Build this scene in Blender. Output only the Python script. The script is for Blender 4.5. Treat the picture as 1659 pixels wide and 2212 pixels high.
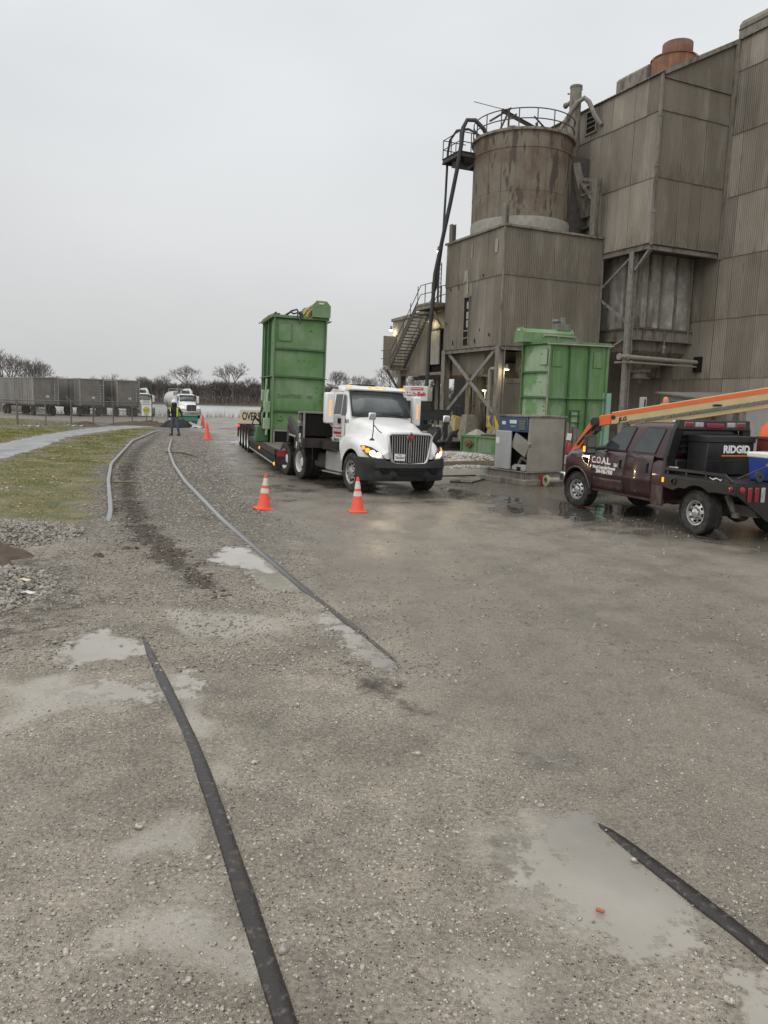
import bpy, bmesh, math, random
import numpy as np
from mathutils import Vector, Matrix, Euler

for o in list(bpy.data.objects):
    bpy.data.objects.remove(o, do_unlink=True)
S = bpy.context.scene
COL = S.collection
R = math.radians

# ---------------------------------------------------------------- camera
cam_d = bpy.data.cameras.new('camera')
cam = bpy.data.objects.new('camera', cam_d)
COL.objects.link(cam)
PITCH = math.atan2(1106.0 - 873.0, 1661.0)      # looking slightly down
ROLL = R(1.5)
_f = Vector((0, math.cos(PITCH), -math.sin(PITCH)))
_u0 = Vector((0, math.sin(PITCH), math.cos(PITCH)))
_r0 = Vector((1, 0, 0))
_u = _u0 * math.cos(ROLL) - _r0 * math.sin(ROLL)
_r = _r0 * math.cos(ROLL) + _u0 * math.sin(ROLL)
_m = Matrix(((_r.x, _u.x, -_f.x, 0), (_r.y, _u.y, -_f.y, 0), (_r.z, _u.z, -_f.z, 2.2), (0, 0, 0, 1)))
cam.matrix_world = _m
cam_d.sensor_fit = 'HORIZONTAL'
cam_d.sensor_width = 36.0
cam_d.lens = 36.04
cam_d.clip_start = 0.05
cam_d.clip_end = 6000
S.camera = cam

# ---------------------------------------------------------------- world: overcast sky
SUN_EL, SUN_AZ = R(58), R(-150)
w = bpy.data.worlds.new('World')
S.world = w
w.use_nodes = True
nt = w.node_tree
for n in list(nt.nodes):
    nt.nodes.remove(n)
def wn(t, **k):
    n = nt.nodes.new(t)
    for a, b in k.items():
        setattr(n, a, b)
    return n
out = wn('ShaderNodeOutputWorld')
bg = wn('ShaderNodeBackground')
bg.inputs['Strength'].default_value = 0.1
sky = wn('ShaderNodeTexSky', sky_type='NISHITA', sun_disc=False, sun_elevation=SUN_EL, sun_rotation=SUN_AZ,
         air_density=1.0, dust_density=4.0)
hs = wn('ShaderNodeHueSaturation'); hs.inputs['Saturation'].default_value = 0.25
tc = wn('ShaderNodeTexCoord')
sep = wn('ShaderNodeSeparateXYZ')
ramp = wn('ShaderNodeValToRGB')                 # overcast cloud: paler overhead than at the horizon
ramp.color_ramp.elements[0].position = 0.0
ramp.color_ramp.elements[0].color = (0.60, 0.603, 0.60, 1)
ramp.color_ramp.elements[1].position = 1.0
ramp.color_ramp.elements[1].color = (1.02, 1.04, 1.06, 1)
e = ramp.color_ramp.elements.new(0.45); e.color = (0.76, 0.787, 0.81, 1)
mp = wn('ShaderNodeMapping'); mp.inputs['Scale'].default_value = (1.0, 1.0, 2.6)
nz = wn('ShaderNodeTexNoise'); nz.inputs['Scale'].default_value = 1.7; nz.inputs['Detail'].default_value = 4.0
nz.inputs['Roughness'].default_value = 0.45
mr = wn('ShaderNodeMapRange'); mr.inputs['From Min'].default_value = 0.3; mr.inputs['From Max'].default_value = 0.7
mr.inputs['To Min'].default_value = 8.8; mr.inputs['To Max'].default_value = 10.7
mul = wn('ShaderNodeVectorMath', operation='SCALE')
mix = wn('ShaderNodeMix', data_type='RGBA'); mix.inputs[0].default_value = 0.95
L = nt.links.new
L(tc.outputs['Generated'], sep.inputs[0]); L(sep.outputs['Z'], ramp.inputs['Fac'])
L(tc.outputs['Generated'], mp.inputs['Vector']); L(mp.outputs[0], nz.inputs['Vector'])
L(nz.outputs['Fac'], mr.inputs['Value'])
L(ramp.outputs['Color'], mul.inputs[0]); L(mr.outputs[0], mul.inputs['Scale'])
L(sky.outputs['Color'], hs.inputs['Color'])
L(hs.outputs['Color'], mix.inputs[6]); L(mul.outputs[0], mix.inputs[7])
L(mix.outputs[2], bg.inputs['Color']); L(bg.outputs[0], out.inputs['Surface'])

# ---------------------------------------------------------------- the veiled sun
sd = bpy.data.lights.new('sun', 'SUN')
sd.energy = 1.3
sd.angle = R(100)
sd.color = (1.0, 0.975, 0.94)
sun = bpy.data.objects.new('sun', sd)
COL.objects.link(sun)
_sd = Vector((-0.45, -0.55, 1.0)).normalized()  # high, from behind the camera on the left
sun.rotation_euler = _sd.to_track_quat('Z', 'Y').to_euler()
sun.location = (0, 0, 60)

# ---------------------------------------------------------------- exposure
S.render.engine = 'CYCLES'
S.view_settings.view_transform = 'Standard'
S.view_settings.look = 'None'
S.view_settings.exposure = 0.1
S.view_settings.gamma = 1.0
S.view_settings.use_curve_mapping = False
S.cycles.max_bounces = 6
# ================================================================= helpers
rng = random.Random(7)
nrng = np.random.default_rng(11)

class MB:
    """collects shapes; build() links them as one mesh object"""
    def __init__(s):
        s.v = []; s.f = []
    def add(s, vs, fs):
        n = len(s.v)
        s.v.extend([tuple(p) for p in vs]); s.f.extend([tuple(i + n for i in f) for f in fs])
        return s
    def box(s, c, d, rz=0.0, M=None):
        x, y, z = d[0] / 2, d[1] / 2, d[2] / 2
        p = [Vector(q) for q in ((-x,-y,-z),(x,-y,-z),(x,y,-z),(-x,y,-z),(-x,-y,z),(x,-y,z),(x,y,z),(-x,y,z))]
        m = M if M is not None else Matrix.Rotation(rz, 3, 'Z')
        c = Vector(c)
        return s.add([c + m @ q for q in p], [(0,3,2,1),(4,5,6,7),(0,1,5,4),(1,2,6,5),(2,3,7,6),(3,0,4,7)])
    def bb(s, a, b):
        return s.box([(a[i] + b[i]) / 2 for i in range(3)], [abs(b[i] - a[i]) for i in range(3)])
    def beam(s, p, q, wd, ht=None, up=(0, 0, 1)):
        ht = wd if ht is None else ht
        p = Vector(p); q = Vector(q); d = (q - p)
        if d.length < 1e-6: return s
        d.normalize(); u = Vector(up)
        if abs(d.dot(u)) > 0.98: u = Vector((0, 1, 0)) if abs(d.y) < .9 else Vector((1, 0, 0))
        r = d.cross(u).normalized(); u = r.cross(d).normalized()
        vs = [a + r * (i * wd / 2) + u * (j * ht / 2) for a in (p, q) for i, j in ((-1,-1),(1,-1),(1,1),(-1,1))]
        return s.add(vs, [(0,1,2,3),(7,6,5,4),(0,4,5,1),(1,5,6,2),(2,6,7,3),(3,7,4,0)])
    def ibeam(s, p, q, wd, ht, t=0.025, up=(0, 0, 1)):
        p = Vector(p); q = Vector(q); d = (q - p).normalized(); u = Vector(up)
        if abs(d.dot(u)) > 0.98: u = Vector((0, 1, 0))
        r = d.cross(u).normalized(); u = r.cross(d).normalized()
        o = u * (ht / 2 - t / 2)
        s.beam(p + o, q + o, wd, t, u); s.beam(p - o, q - o, wd, t, u)
        return s.beam(p, q, t, ht - 2.02 * t, u)
    def tube(s, pts, r, n=8, cap=True):
        pts = [Vector(p) for p in pts]
        rs = r if isinstance(r, (list, tuple)) else [r] * len(pts)
        rings = []; ref = None
        for i, p in enumerate(pts):
            d = (pts[min(i + 1, len(pts) - 1)] - pts[max(i - 1, 0)])
            if d.length < 1e-9: d = Vector((0, 0, 1))
            d.normalize()
            if ref is None:
                ref = Vector((0, 0, 1)) if abs(d.z) < .9 else Vector((1, 0, 0))
            a = d.cross(ref)
            if a.length < 1e-4: a = d.orthogonal()
            a.normalize(); b = d.cross(a).normalized(); ref = a.cross(d) * 1.0
            rings.append([p + (a * math.cos(t) + b * math.sin(t)) * rs[i] for t in [2 * math.pi * k / n for k in range(n)]])
        return s.loft(rings, cap)
    def cyl(s, p, q, r, r2=None, n=16, cap=True):
        return s.tube([p, q], [r, r if r2 is None else r2], n, cap)
    def loft(s, rings, cap=True, close=True):
        n = len(rings[0]); vs = [p for g in rings for p in g]; fs = []
        for i in range(len(rings) - 1):
            for k in range(n if close else n - 1):
                k2 = (k + 1) % n
                fs.append((i*n + k, i*n + k2, (i+1)*n + k2, (i+1)*n + k))
        if cap:
            fs.append(tuple(range(n - 1, -1, -1))); fs.append(tuple(range((len(rings)-1)*n, len(rings)*n)))
        return s.add(vs, fs)
    def lathe(s, prof, c=(0, 0, 0), axis='Z', n=32, cap=False, a0=0.0, a1=2*math.pi):
        full = abs(a1 - a0 - 2 * math.pi) < 1e-6
        m = n if full else n + 1
        rings = []
        for (r, h) in prof:
            ring = []
            for k in range(m):
                t = a0 + (a1 - a0) * k / n
                x, y = r * math.cos(t), r * math.sin(t)
                p = {'Z': (x, y, h), 'Y': (x, h, y), 'X': (h, x, y)}[axis]
                ring.append((c[0] + p[0], c[1] + p[1], c[2] + p[2]))
            rings.append(ring)
        return s.loft(rings, cap, full)
    def prism(s, poly, y0, y1, plane='XZ', inset=0.0):
        """polygon in the given plane pushed along the third axis from y0 to y1"""
        def P(a, b, t):
            return {'XZ': (a, t, b), 'YZ': (t, a, b), 'XY': (a, b, t)}[plane]
        n = len(poly)
        vs = [P(a, b, y0) for a, b in poly] + [P(a, b, y1) for a, b in poly]
        fs = [tuple(range(n)), tuple(range(2 * n - 1, n - 1, -1))]
        for k in range(n):
            k2 = (k + 1) % n
            fs.append((k, k + n, k2 + n, k2))
        return s.add(vs, fs)
    def grid(s, rows, close=False):
        return s.loft(rows, False, close)
    def merge(s, o, M):
        return s.add([M @ Vector(p) for p in o.v], o.f)
    def mesh(s, name, mat=None, smooth=None):
        me = bpy.data.meshes.new(name)
        me.from_pydata(s.v, [], s.f)
        bm = bmesh.new(); bm.from_mesh(me)
        bmesh.ops.recalc_face_normals(bm, faces=bm.faces)
        bm.to_mesh(me); bm.free()
        if mat: me.materials.append(mat)
        if smooth is not None:
            me.polygons.foreach_set('use_smooth', [True] * len(me.polygons))
            if smooth < 179: me.set_sharp_from_angle(angle=R(smooth))
        return me
    def build(s, name, mat, parent=None, smooth=None, bevel=0.0, sub=0, seg=2, solid=0.0):
        o = obj(name, s.mesh(name, mat, smooth if smooth is not None else (40 if (bevel or sub) else None)), parent)
        if solid:
            m = o.modifiers.new('solid', 'SOLIDIFY'); m.thickness = solid; m.offset = -1
        if sub:
            m = o.modifiers.new('sub', 'SUBSURF'); m.levels = sub; m.render_levels = sub
        if bevel:
            m = o.modifiers.new('bevel', 'BEVEL'); m.width = bevel; m.segments = seg; m.limit_method = 'ANGLE'; m.angle_limit = R(35)
            m.harden_normals = False
        return o

def obj(name, data, parent=None, loc=None, rz=None):
    o = bpy.data.objects.new(name, data); COL.objects.link(o)
    if parent is not None: o.parent = parent
    if loc is not None: o.location = loc
    if rz is not None: o.rotation_euler = (0, 0, rz)
    return o
def tag(o, label=None, cat=None, group=None, kind=None):
    if label: o['label'] = label
    if cat: o['category'] = cat
    if group: o['group'] = group
    if kind: o['kind'] = kind
    return o
def thing(name, label, cat, loc=(0, 0, 0), rz=0.0, group=None, rx=0.0):
    o = bpy.data.objects.new(name, None); COL.objects.link(o)
    o.empty_display_size = .2
    o.location = loc; o.rotation_euler = (rx, 0, rz)
    return tag(o, label, cat, group)
def copy_tree(o, parent=None):
    c = o.copy(); COL.objects.link(c)
    if parent is not None: c.parent = parent
    for ch in list(o.children): copy_tree(ch, c)
    return c
def text(name, body, size, mat, parent, loc, rot, ext=0.003, sx=1.0, bold=0.0, shear=0.0, align='CENTER', space=1.0):
    cu = bpy.data.curves.new(name, 'FONT'); cu.body = body; cu.size = size; cu.extrude = ext
    cu.align_x = align; cu.align_y = 'CENTER'; cu.offset = bold; cu.shear = shear; cu.resolution_u = 3
    cu.space_character = space
    t = bpy.data.objects.new(name, cu); COL.objects.link(t)
    bpy.context.view_layer.update()
    me = bpy.data.meshes.new_from_object(t.evaluated_get(bpy.context.evaluated_depsgraph_get()))
    bpy.data.objects.remove(t, do_unlink=True); bpy.data.curves.remove(cu)
    me.name = name; me.materials.clear(); me.materials.append(mat)
    o = obj(name, me, parent, loc); o.rotation_euler = rot; o.scale = (sx, 1, 1)
    return o

# ================================================================= materials
MATS = {}
def mat(name, c, c2=None, rough=0.6, metal=0.0, scale=4.0, lo=0.35, hi=0.7, detail=6.0, bump=0.0, bscale=40.0,
        streak=0.0, rand=0.0, coat=0.0, spec=0.5, emit=None, estr=0.0, c3=None, s3=1.0, lo3=0.5, hi3=0.65, rough2=None, trans=0.0, alpha=1.0, world=False):
    m = bpy.data.materials.new(name); m.use_nodes = True
    t = m.node_tree; b = t.nodes['Principled BSDF']; N = t.nodes.new; K = t.links.new
    b.inputs['Roughness'].default_value = rough; b.inputs['Metallic'].default_value = metal
    b.inputs['Specular IOR Level'].default_value = spec
    b.inputs['Coat Weight'].default_value = coat; b.inputs['Coat Roughness'].default_value = 0.06
    b.inputs['Transmission Weight'].default_value = trans; b.inputs['Alpha'].default_value = alpha
    b.inputs['Base Color'].default_value = (*c, 1)
    if emit:
        b.inputs['Emission Color'].default_value = (*emit, 1); b.inputs['Emission Strength'].default_value = estr
    tcn = N('ShaderNodeTexCoord'); oi = N('ShaderNodeObjectInfo')
    if world:
        g = N('ShaderNodeNewGeometry'); vec = g.outputs['Position']
    else:
        vec = tcn.outputs['Object']
    off = N('ShaderNodeVectorMath'); off.operation = 'MULTIPLY_ADD'
    cmb = N('ShaderNodeCombineXYZ')
    for i in range(3): K(oi.outputs['Random'], cmb.inputs[i])
    K(cmb.outputs[0], off.inputs[0]); off.inputs[1].default_value = (37, 53, 71) if not world else (0, 0, 0); K(vec, off.inputs[2])
    vec = off.outputs[0]
    def mapped(sc):
        mp_ = N('ShaderNodeMapping'); K(vec, mp_.inputs['Vector']); mp_.inputs['Scale'].default_value = sc
        return mp_.outputs[0]
    def noise(sc, det, v):
        n_ = N('ShaderNodeTexNoise'); n_.inputs['Scale'].default_value = sc; n_.inputs['Detail'].default_value = det
        n_.inputs['Roughness'].default_value = 0.6; K(v, n_.inputs['Vector']); return n_.outputs['Fac']
    def rng_(val, a, b_, x=0.0, y=1.0):
        r_ = N('ShaderNodeMapRange'); K(val, r_.inputs['Value'])
        for nm, vv in (('From Min', a), ('From Max', b_), ('To Min', x), ('To Max', y)): r_.inputs[nm].default_value = vv
        return r_.outputs[0]
    col = None
    if c2 is not None:
        f = rng_(noise(scale, detail, mapped((1, 1, 1))), lo, hi)
        mx = N('ShaderNodeMix'); mx.data_type = 'RGBA'; K(f, mx.inputs[0])
        mx.inputs[6].default_value = (*c, 1); mx.inputs[7].default_value = (*c2, 1); col = mx.outputs[2]
        if rough2 is not None: K(rng_(f, 0, 1, rough, rough2), b.inputs['Roughness'])
    if c3 is not None:
        f = rng_(noise(s3, 8.0, mapped((1, 1, 0.25))), lo3, hi3)
        mx = N('ShaderNodeMix'); mx.data_type = 'RGBA'; K(f, mx.inputs[0])
        if col is not None: K(col, mx.inputs[6])
        else: mx.inputs[6].default_value = (*c, 1)
        mx.inputs[7].default_value = (*c3, 1); col = mx.outputs[2]
    if streak:
        f = rng_(noise(7.0, 5.0, mapped((1, 1, 0.06))), 0.3, 0.72, 1 - streak, 1 + streak * 0.6)
        mm = N('ShaderNodeVectorMath'); mm.operation = 'SCALE'
        if col is not None: K(col, mm.inputs[0])
        else: mm.inputs[0].default_value = c
        K(f, mm.inputs['Scale']); col = mm.outputs[0]
    if rand:
        f = rng_(oi.outputs['Random'], 0, 1, 1 - rand, 1 + rand)
        mm = N('ShaderNodeVectorMath'); mm.operation = 'SCALE'
        if col is not None: K(col, mm.inputs[0])
        else: mm.inputs[0].default_value = c
        K(f, mm.inputs['Scale']); col = mm.outputs[0]
    if col is not None: K(col, b.inputs['Base Color'])
    if bump:
        bp = N('ShaderNodeBump'); bp.inputs['Strength'].default_value = bump; bp.inputs['Distance'].default_value = 0.02
        K(noise(bscale, 4.0, vec), bp.inputs['Height']); K(bp.outputs[0], b.inputs['Normal'])
    MATS[name] = m
    return m

M = {}
def clad_mat(name, c, c2, rand=.12, drip=.55):
    m = bpy.data.materials.new(name); m.use_nodes = True
    t = m.node_tree; b = t.nodes['Principled BSDF']; N = t.nodes.new; K = t.links.new
    b.inputs['Roughness'].default_value = .68; b.inputs['Specular IOR Level'].default_value = .3
    geo = N('ShaderNodeNewGeometry'); tc_ = N('ShaderNodeTexCoord'); oi = N('ShaderNodeObjectInfo')
    def noise(sc, det, scale):
        mp_ = N('ShaderNodeMapping'); K(geo.outputs['Position'], mp_.inputs['Vector']); mp_.inputs['Scale'].default_value = scale
        n = N('ShaderNodeTexNoise'); n.inputs['Scale'].default_value = sc; n.inputs['Detail'].default_value = det; n.inputs['Roughness'].default_value = .62
        K(mp_.outputs[0], n.inputs['Vector']); return n.outputs['Fac']
    def rg(v, a, b_, x=0.0, y=1.0):
        n = N('ShaderNodeMapRange'); K(v, n.inputs['Value'])
        for k, q in (('From Min', a), ('From Max', b_), ('To Min', x), ('To Max', y)): n.inputs[k].default_value = q
        return n.outputs[0]
    def mul(a, b_):
        n = N('ShaderNodeMath'); n.operation = 'MULTIPLY'; K(a, n.inputs[0])
        if isinstance(b_, float): n.inputs[1].default_value = b_
        else: K(b_, n.inputs[1])
        return n.outputs[0]
    def mix(f, a, b_):
        n = N('ShaderNodeMix'); n.data_type = 'RGBA'; K(f, n.inputs[0])
        for i, q in ((6, a), (7, b_)):
            if isinstance(q, tuple): n.inputs[i].default_value = (*q, 1)
            else: K(q, n.inputs[i])
        return n.outputs[2]
    def sc(cl, f):
        n = N('ShaderNodeVectorMath'); n.operation = 'SCALE'; K(cl, n.inputs[0]); K(f, n.inputs['Scale']); return n.outputs[0]
    col = mix(rg(noise(.45, 6, (1, 1, .55)), .36, .64), c, c2)
    col = sc(col, rg(oi.outputs['Random'], 0, 1, 1 - rand, 1 + rand))
    col = sc(col, rg(noise(5, 5, (1, 1, .08)), .3, .7, .92, 1.06))
    sp_ = N('ShaderNodeSeparateXYZ'); K(tc_.outputs['Object'], sp_.inputs[0])
    low = rg(sp_.outputs['Z'], .0, .30, 1.0, 0.0)                       # drips that gather at the laps
    dr = mul(rg(noise(6.5, 4, (1, 1, .16)), .46, .66), low)
    col = mix(mul(dr, drip), col, (.075, .062, .048))
    pal = mul(rg(noise(1.1, 5, (1, 1, .22)), .56, .74), .45)           # lime dust runs
    col = mix(pal, col, (.36, .335, .29))
    rust = mul(rg(noise(2.6, 8, (1, 1, .5)), .66, .72), .5)
    col = mix(rust, col, (.11, .06, .038))
    K(col, b.inputs['Base Color'])
    return m
M['clad'] = clad_mat('corrugated_cladding', (0.172, 0.151, 0.120), (0.232, 0.206, 0.168))
M['clad_pale'] = clad_mat('corrugated_cladding_pale', (0.22, 0.193, 0.154), (0.30, 0.270, 0.226), .13)
M['clad_dark'] = clad_mat('corrugated_cladding_weathered', (0.150, 0.131, 0.101), (0.19, 0.167, 0.131), .10, .7)
M['bldsteel'] = mat('dusty_building_steel', (0.19, 0.168, 0.14), (0.26, 0.235, 0.2), rough=0.75, scale=3, streak=0.2, c3=(0.11, 0.09, 0.07), s3=3)
M['greysteel'] = mat('dusty_bare_steel', (0.27, 0.255, 0.235), (0.17, 0.155, 0.14), rough=0.7, scale=5, streak=0.15, c3=(0.12, 0.08, 0.055), s3=4, lo3=0.58)
M['silo'] = mat('stained_silo_plate', (0.18, 0.152, 0.113), (0.12, 0.074, 0.047), rough=0.7, scale=0.45, lo=.46, hi=.62, streak=0.12, c3=(0.075, 0.052, 0.041), s3=2.3, lo3=0.54, hi3=0.59, bump=.15, bscale=3)
M['concrete'] = mat('pale_concrete', (0.33, 0.315, 0.275), (0.23, 0.215, 0.18), rough=0.85, scale=3, bump=.3, bscale=20)
M['bin'] = mat('grey_bin_plate', (0.27, 0.255, 0.225), (0.46, 0.45, 0.43), rough=0.65, scale=0.9, lo=.45, hi=.65, c3=(0.11, 0.095, 0.078), s3=1.3, lo3=.5, hi3=.7)
M['dark'] = mat('dark_interior', (0.014, 0.013, 0.012), rough=0.9, spec=.2)
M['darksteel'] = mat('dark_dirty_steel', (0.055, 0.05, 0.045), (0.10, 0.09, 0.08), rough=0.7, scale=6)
M['rust'] = mat('rusted_stack', (0.24, 0.115, 0.05), (0.13, 0.06, 0.042), rough=0.8, scale=1.6, streak=0.45, c3=(0.34, 0.22, 0.10), s3=1.4, lo3=.56)
M['rust2'] = mat('rusted_stack_cap', (0.15, 0.07, 0.048), (0.21, 0.115, 0.07), rough=0.8, scale=2, streak=0.3)
M['green'] = mat('green_paint', (0.098, 0.212, 0.070), (0.145, 0.25, 0.105), rough=0.55, scale=1.4, streak=0.22, c3=(0.19, 0.26, 0.165), s3=1.1, lo3=.56, hi3=.66, rough2=.65)
M['greenpale'] = mat('faded_green_paint', (0.31, 0.42, 0.27), (0.15, 0.29, 0.12), rough=0.6, scale=1.0, lo=.53, hi=.60, streak=.08, c3=(0.36, 0.41, 0.30), s3=.9, lo3=.52)
M['greendusty'] = mat('dusty_green_paint', (0.105, 0.225, 0.075), (0.20, 0.29, 0.16), rough=0.6, scale=1.0, lo=.40, hi=.62, streak=.12, c3=(0.29, 0.30, 0.225), s3=.8, lo3=.55, hi3=.75)
M['greendark'] = mat('dark_green_paint', (0.045, 0.115, 0.04), (0.07, 0.15, 0.06), rough=0.5, scale=4)
M['mint'] = mat('pale_mint_paint', (0.26, 0.42, 0.33), (0.19, 0.36, 0.27), rough=0.55, scale=3)
M['white'] = mat('white_truck_paint', (0.78, 0.78, 0.765), (0.66, 0.645, 0.61), rough=0.32, scale=1.6, lo=.48, hi=.82, coat=0.5, c3=(0.50, 0.475, 0.43), s3=3.0, lo3=.66, hi3=.85)
M['whitedull'] = mat('dusty_white_paint', (0.66, 0.66, 0.64), (0.54, 0.53, 0.50), rough=0.45, scale=2)
M['chrome'] = mat('chrome', (0.75, 0.75, 0.75), (0.5, 0.5, 0.5), rough=0.12, metal=1.0, scale=6, rough2=.3)
M['alu'] = mat('dull_aluminium', (0.50, 0.50, 0.48), (0.36, 0.35, 0.33), rough=0.38, metal=0.85, scale=5, rough2=.55)
M['blackplastic'] = mat('black_bumper_plastic', (0.014, 0.0145, 0.016), (0.026, 0.026, 0.025), rough=0.5, scale=5)
M['black'] = mat('black_paint', (0.012, 0.012, 0.013), (0.024, 0.023, 0.022), rough=0.35, scale=5)
M['rubber'] = mat('tyre_rubber', (0.022, 0.021, 0.020), (0.085, 0.078, 0.068), rough=0.85, scale=7, lo=.45, hi=.75, bump=.2, bscale=60)
M['glass'] = mat('dark_glass', (0.045, 0.052, 0.054), (0.02, 0.024, 0.026), rough=0.03, spec=0.75, scale=2)
M['steelrim'] = mat('polished_steel_rim', (0.62, 0.62, 0.61), (0.48, 0.47, 0.46), rough=0.3, metal=0.7, scale=5)
M['grillechrome'] = mat('grille_chrome', (0.62, 0.62, 0.61), rough=0.25, metal=0.6)
M['glassgrey'] = mat('grey_windscreen', (0.13, 0.145, 0.142), (0.06, 0.068, 0.07), rough=0.04, spec=0.7, scale=1.2)
M['amber'] = mat('amber_lamp', (0.8, 0.28, 0.02), rough=0.25, emit=(1.0, 0.42, 0.04), estr=0.9)
M['headlamp'] = mat('lit_headlamp', (0.9, 0.8, 0.55), rough=0.15, emit=(1.0, 0.74, 0.38), estr=2.2)
M['redlamp'] = mat('red_lens', (0.22, 0.008, 0.012), rough=0.2, coat=.5)
M['redlit'] = mat('lit_red_lamp', (0.7, 0.02, 0.02), rough=0.3, emit=(1, 0.05, 0.03), estr=1.5)
M['clearlamp'] = mat('clear_lens', (0.45, 0.45, 0.45), (0.25, .25, .25), rough=0.15, scale=30)
M['floodlamp'] = mat('lit_flood_lamp', (1, 0.95, 0.7), emit=(1.0, 0.95, 0.68), estr=6.0)
M['redpaint'] = mat('red_paint', (0.36, 0.025, 0.03), (0.25, 0.03, 0.03), rough=0.45, scale=4)
M['trailer'] = mat('dark_trailer_paint', (0.022, 0.015, 0.014), (0.045, 0.034, 0.029), rough=0.55, scale=5)
M['deckwood'] = mat('worn_deck_timber', (0.14, 0.118, 0.095), (0.085, 0.072, 0.06), rough=0.8, scale=5, rand=.2)
M['maroon'] = mat('maroon_metallic_paint', (0.030, 0.0065, 0.009), (0.040, 0.010, 0.013), rough=0.34, metal=0.0, scale=2, coat=0.45)
M['maroondirty'] = mat('maroon_paint_with_road_dirt', (0.036, 0.012, 0.014), (0.10, 0.078, 0.064), rough=0.45, scale=3, lo=.5, hi=.7, coat=.3)
M['cone'] = mat('cone_orange', (0.80, 0.085, 0.04), (0.60, 0.11, 0.07), rough=0.55, scale=7, lo=.45, hi=.75)
M['collar'] = mat('dirty_reflective_collar', (0.66, 0.64, 0.58), (0.42, 0.37, 0.30), rough=0.5, scale=9, lo=.5, hi=.75)
M['jlgorange'] = mat('orange_machine_paint', (0.78, 0.13, 0.02), (0.70, 0.12, 0.025), rough=0.42, scale=3, coat=.2)
M['cream'] = mat('cream_machine_paint', (0.56, 0.45, 0.22), (0.48, 0.385, 0.19), rough=0.42, scale=3, coat=.2)
M['creamdark'] = mat('dirty_cream_paint', (0.44, 0.37, 0.22), (0.34, 0.29, 0.19), rough=0.5, scale=4)
M['gencase'] = mat('dusty_grey_cabinet', (0.30, 0.285, 0.24), (0.225, 0.21, 0.175), rough=0.6, scale=1.3, lo=.4, hi=.65, bump=.05)
M['genpanel'] = mat('pale_grey_panel', (0.38, 0.39, 0.385), (0.31, 0.315, 0.305), rough=0.5, scale=2)
M['blue'] = mat('dark_blue_panel', (0.035, 0.07, 0.145), (0.06, 0.09, 0.15), rough=0.5, scale=3)
M['coolerblue'] = mat('blue_plastic', (0.012, 0.045, 0.26), (0.02, 0.05, 0.24), rough=0.4, scale=3)
M['coolerwhite'] = mat('white_plastic', (0.72, 0.72, 0.70), rough=0.45)
M['whiteletter'] = mat('white_lettering', (0.8, 0.8, 0.8), rough=0.5)
M['blackletter'] = mat('black_lettering', (0.01, 0.01, 0.01), rough=0.5)
M['redletter'] = mat('red_lettering', (0.45, 0.015, 0.025), rough=0.5)
M['fadedletter'] = mat('faded_lettering', (0.20, 0.33, 0.19), (0.12, 0.24, 0.11), rough=0.6, scale=6)
M['orangeletter'] = mat('orange_lettering', (0.7, 0.18, 0.06), rough=0.5)
M['yellow'] = mat('yellow_paint', (0.62, 0.45, 0.06), (0.50, 0.36, 0.08), rough=0.5, scale=4)
M['yellowcloth'] = mat('yellow_sling_webbing', (0.50, 0.41, 0.13), (0.36, 0.29, 0.10), rough=0.8, scale=14)
M['signcream'] = mat('cream_banner', (0.66, 0.60, 0.40), (0.60, 0.54, 0.37), rough=0.6, scale=3)
M['signyellow'] = mat('yellow_green_sign', (0.62, 0.62, 0.05), rough=0.5)
M['galv'] = mat('galvanised_steel', (0.20, 0.19, 0.17), (0.13, 0.122, 0.11), rough=0.6, metal=.1, scale=6)
M['hopperalu'] = mat('dirty_aluminium_sheet', (0.235, 0.225, 0.205), (0.17, 0.16, 0.145), rough=0.5, metal=.25, scale=.8, streak=.15, c3=(0.13, .115, .10), s3=.6)
M['hopperpost'] = mat('pale_aluminium_post', (0.34, 0.32, 0.29), (0.26, 0.24, 0.215), rough=0.5, metal=.25, scale=2)
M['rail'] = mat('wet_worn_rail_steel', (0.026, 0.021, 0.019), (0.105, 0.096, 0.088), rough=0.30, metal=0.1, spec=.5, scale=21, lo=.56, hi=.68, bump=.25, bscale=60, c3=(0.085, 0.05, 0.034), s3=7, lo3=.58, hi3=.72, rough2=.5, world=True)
M['timber'] = mat('weathered_timber', (0.20, 0.165, 0.115), (0.13, 0.105, 0.075), rough=0.8, scale=8)
M['stick'] = mat('wet_stick', (0.05, 0.04, 0.032), (0.085, 0.065, 0.05), rough=0.7, scale=9)
M['bark'] = mat('winter_bark', (0.15, 0.132, 0.117), (0.10, 0.088, 0.078), rough=0.9, scale=2)
M['twig'] = mat('winter_twigs', (0.165, 0.143, 0.127), (0.115, 0.10, 0.09), rough=0.9, scale=1, rand=.15)
M['needle'] = mat('dark_spruce_needles', (0.035, 0.05, 0.033), (0.055, 0.07, 0.045), rough=0.8, scale=2)
M['reed'] = mat('dry_reeds', (0.24, 0.18, 0.115), (0.15, 0.11, 0.075), rough=0.9, scale=2)
M['grassblade'] = mat('late_autumn_grass', (0.15, 0.18, 0.036), (0.36, 0.29, 0.125), rough=0.8, scale=0.9, lo=.42, hi=.66, world=True)
M['leaf'] = mat('pale_leaf_litter', (0.46, 0.41, 0.31), (0.24, 0.18, 0.10), rough=.8, scale=11, world=True, lo=.42, hi=.58)
M['pebble'] = mat('mixed_pebbles', (0.46, 0.415, 0.34), (0.17, 0.152, 0.126), rough=0.6, scale=47, world=True, lo=.42, hi=.58, c3=(0.60, 0.57, 0.50), s3=63, lo3=.58, hi3=.62)
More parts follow.
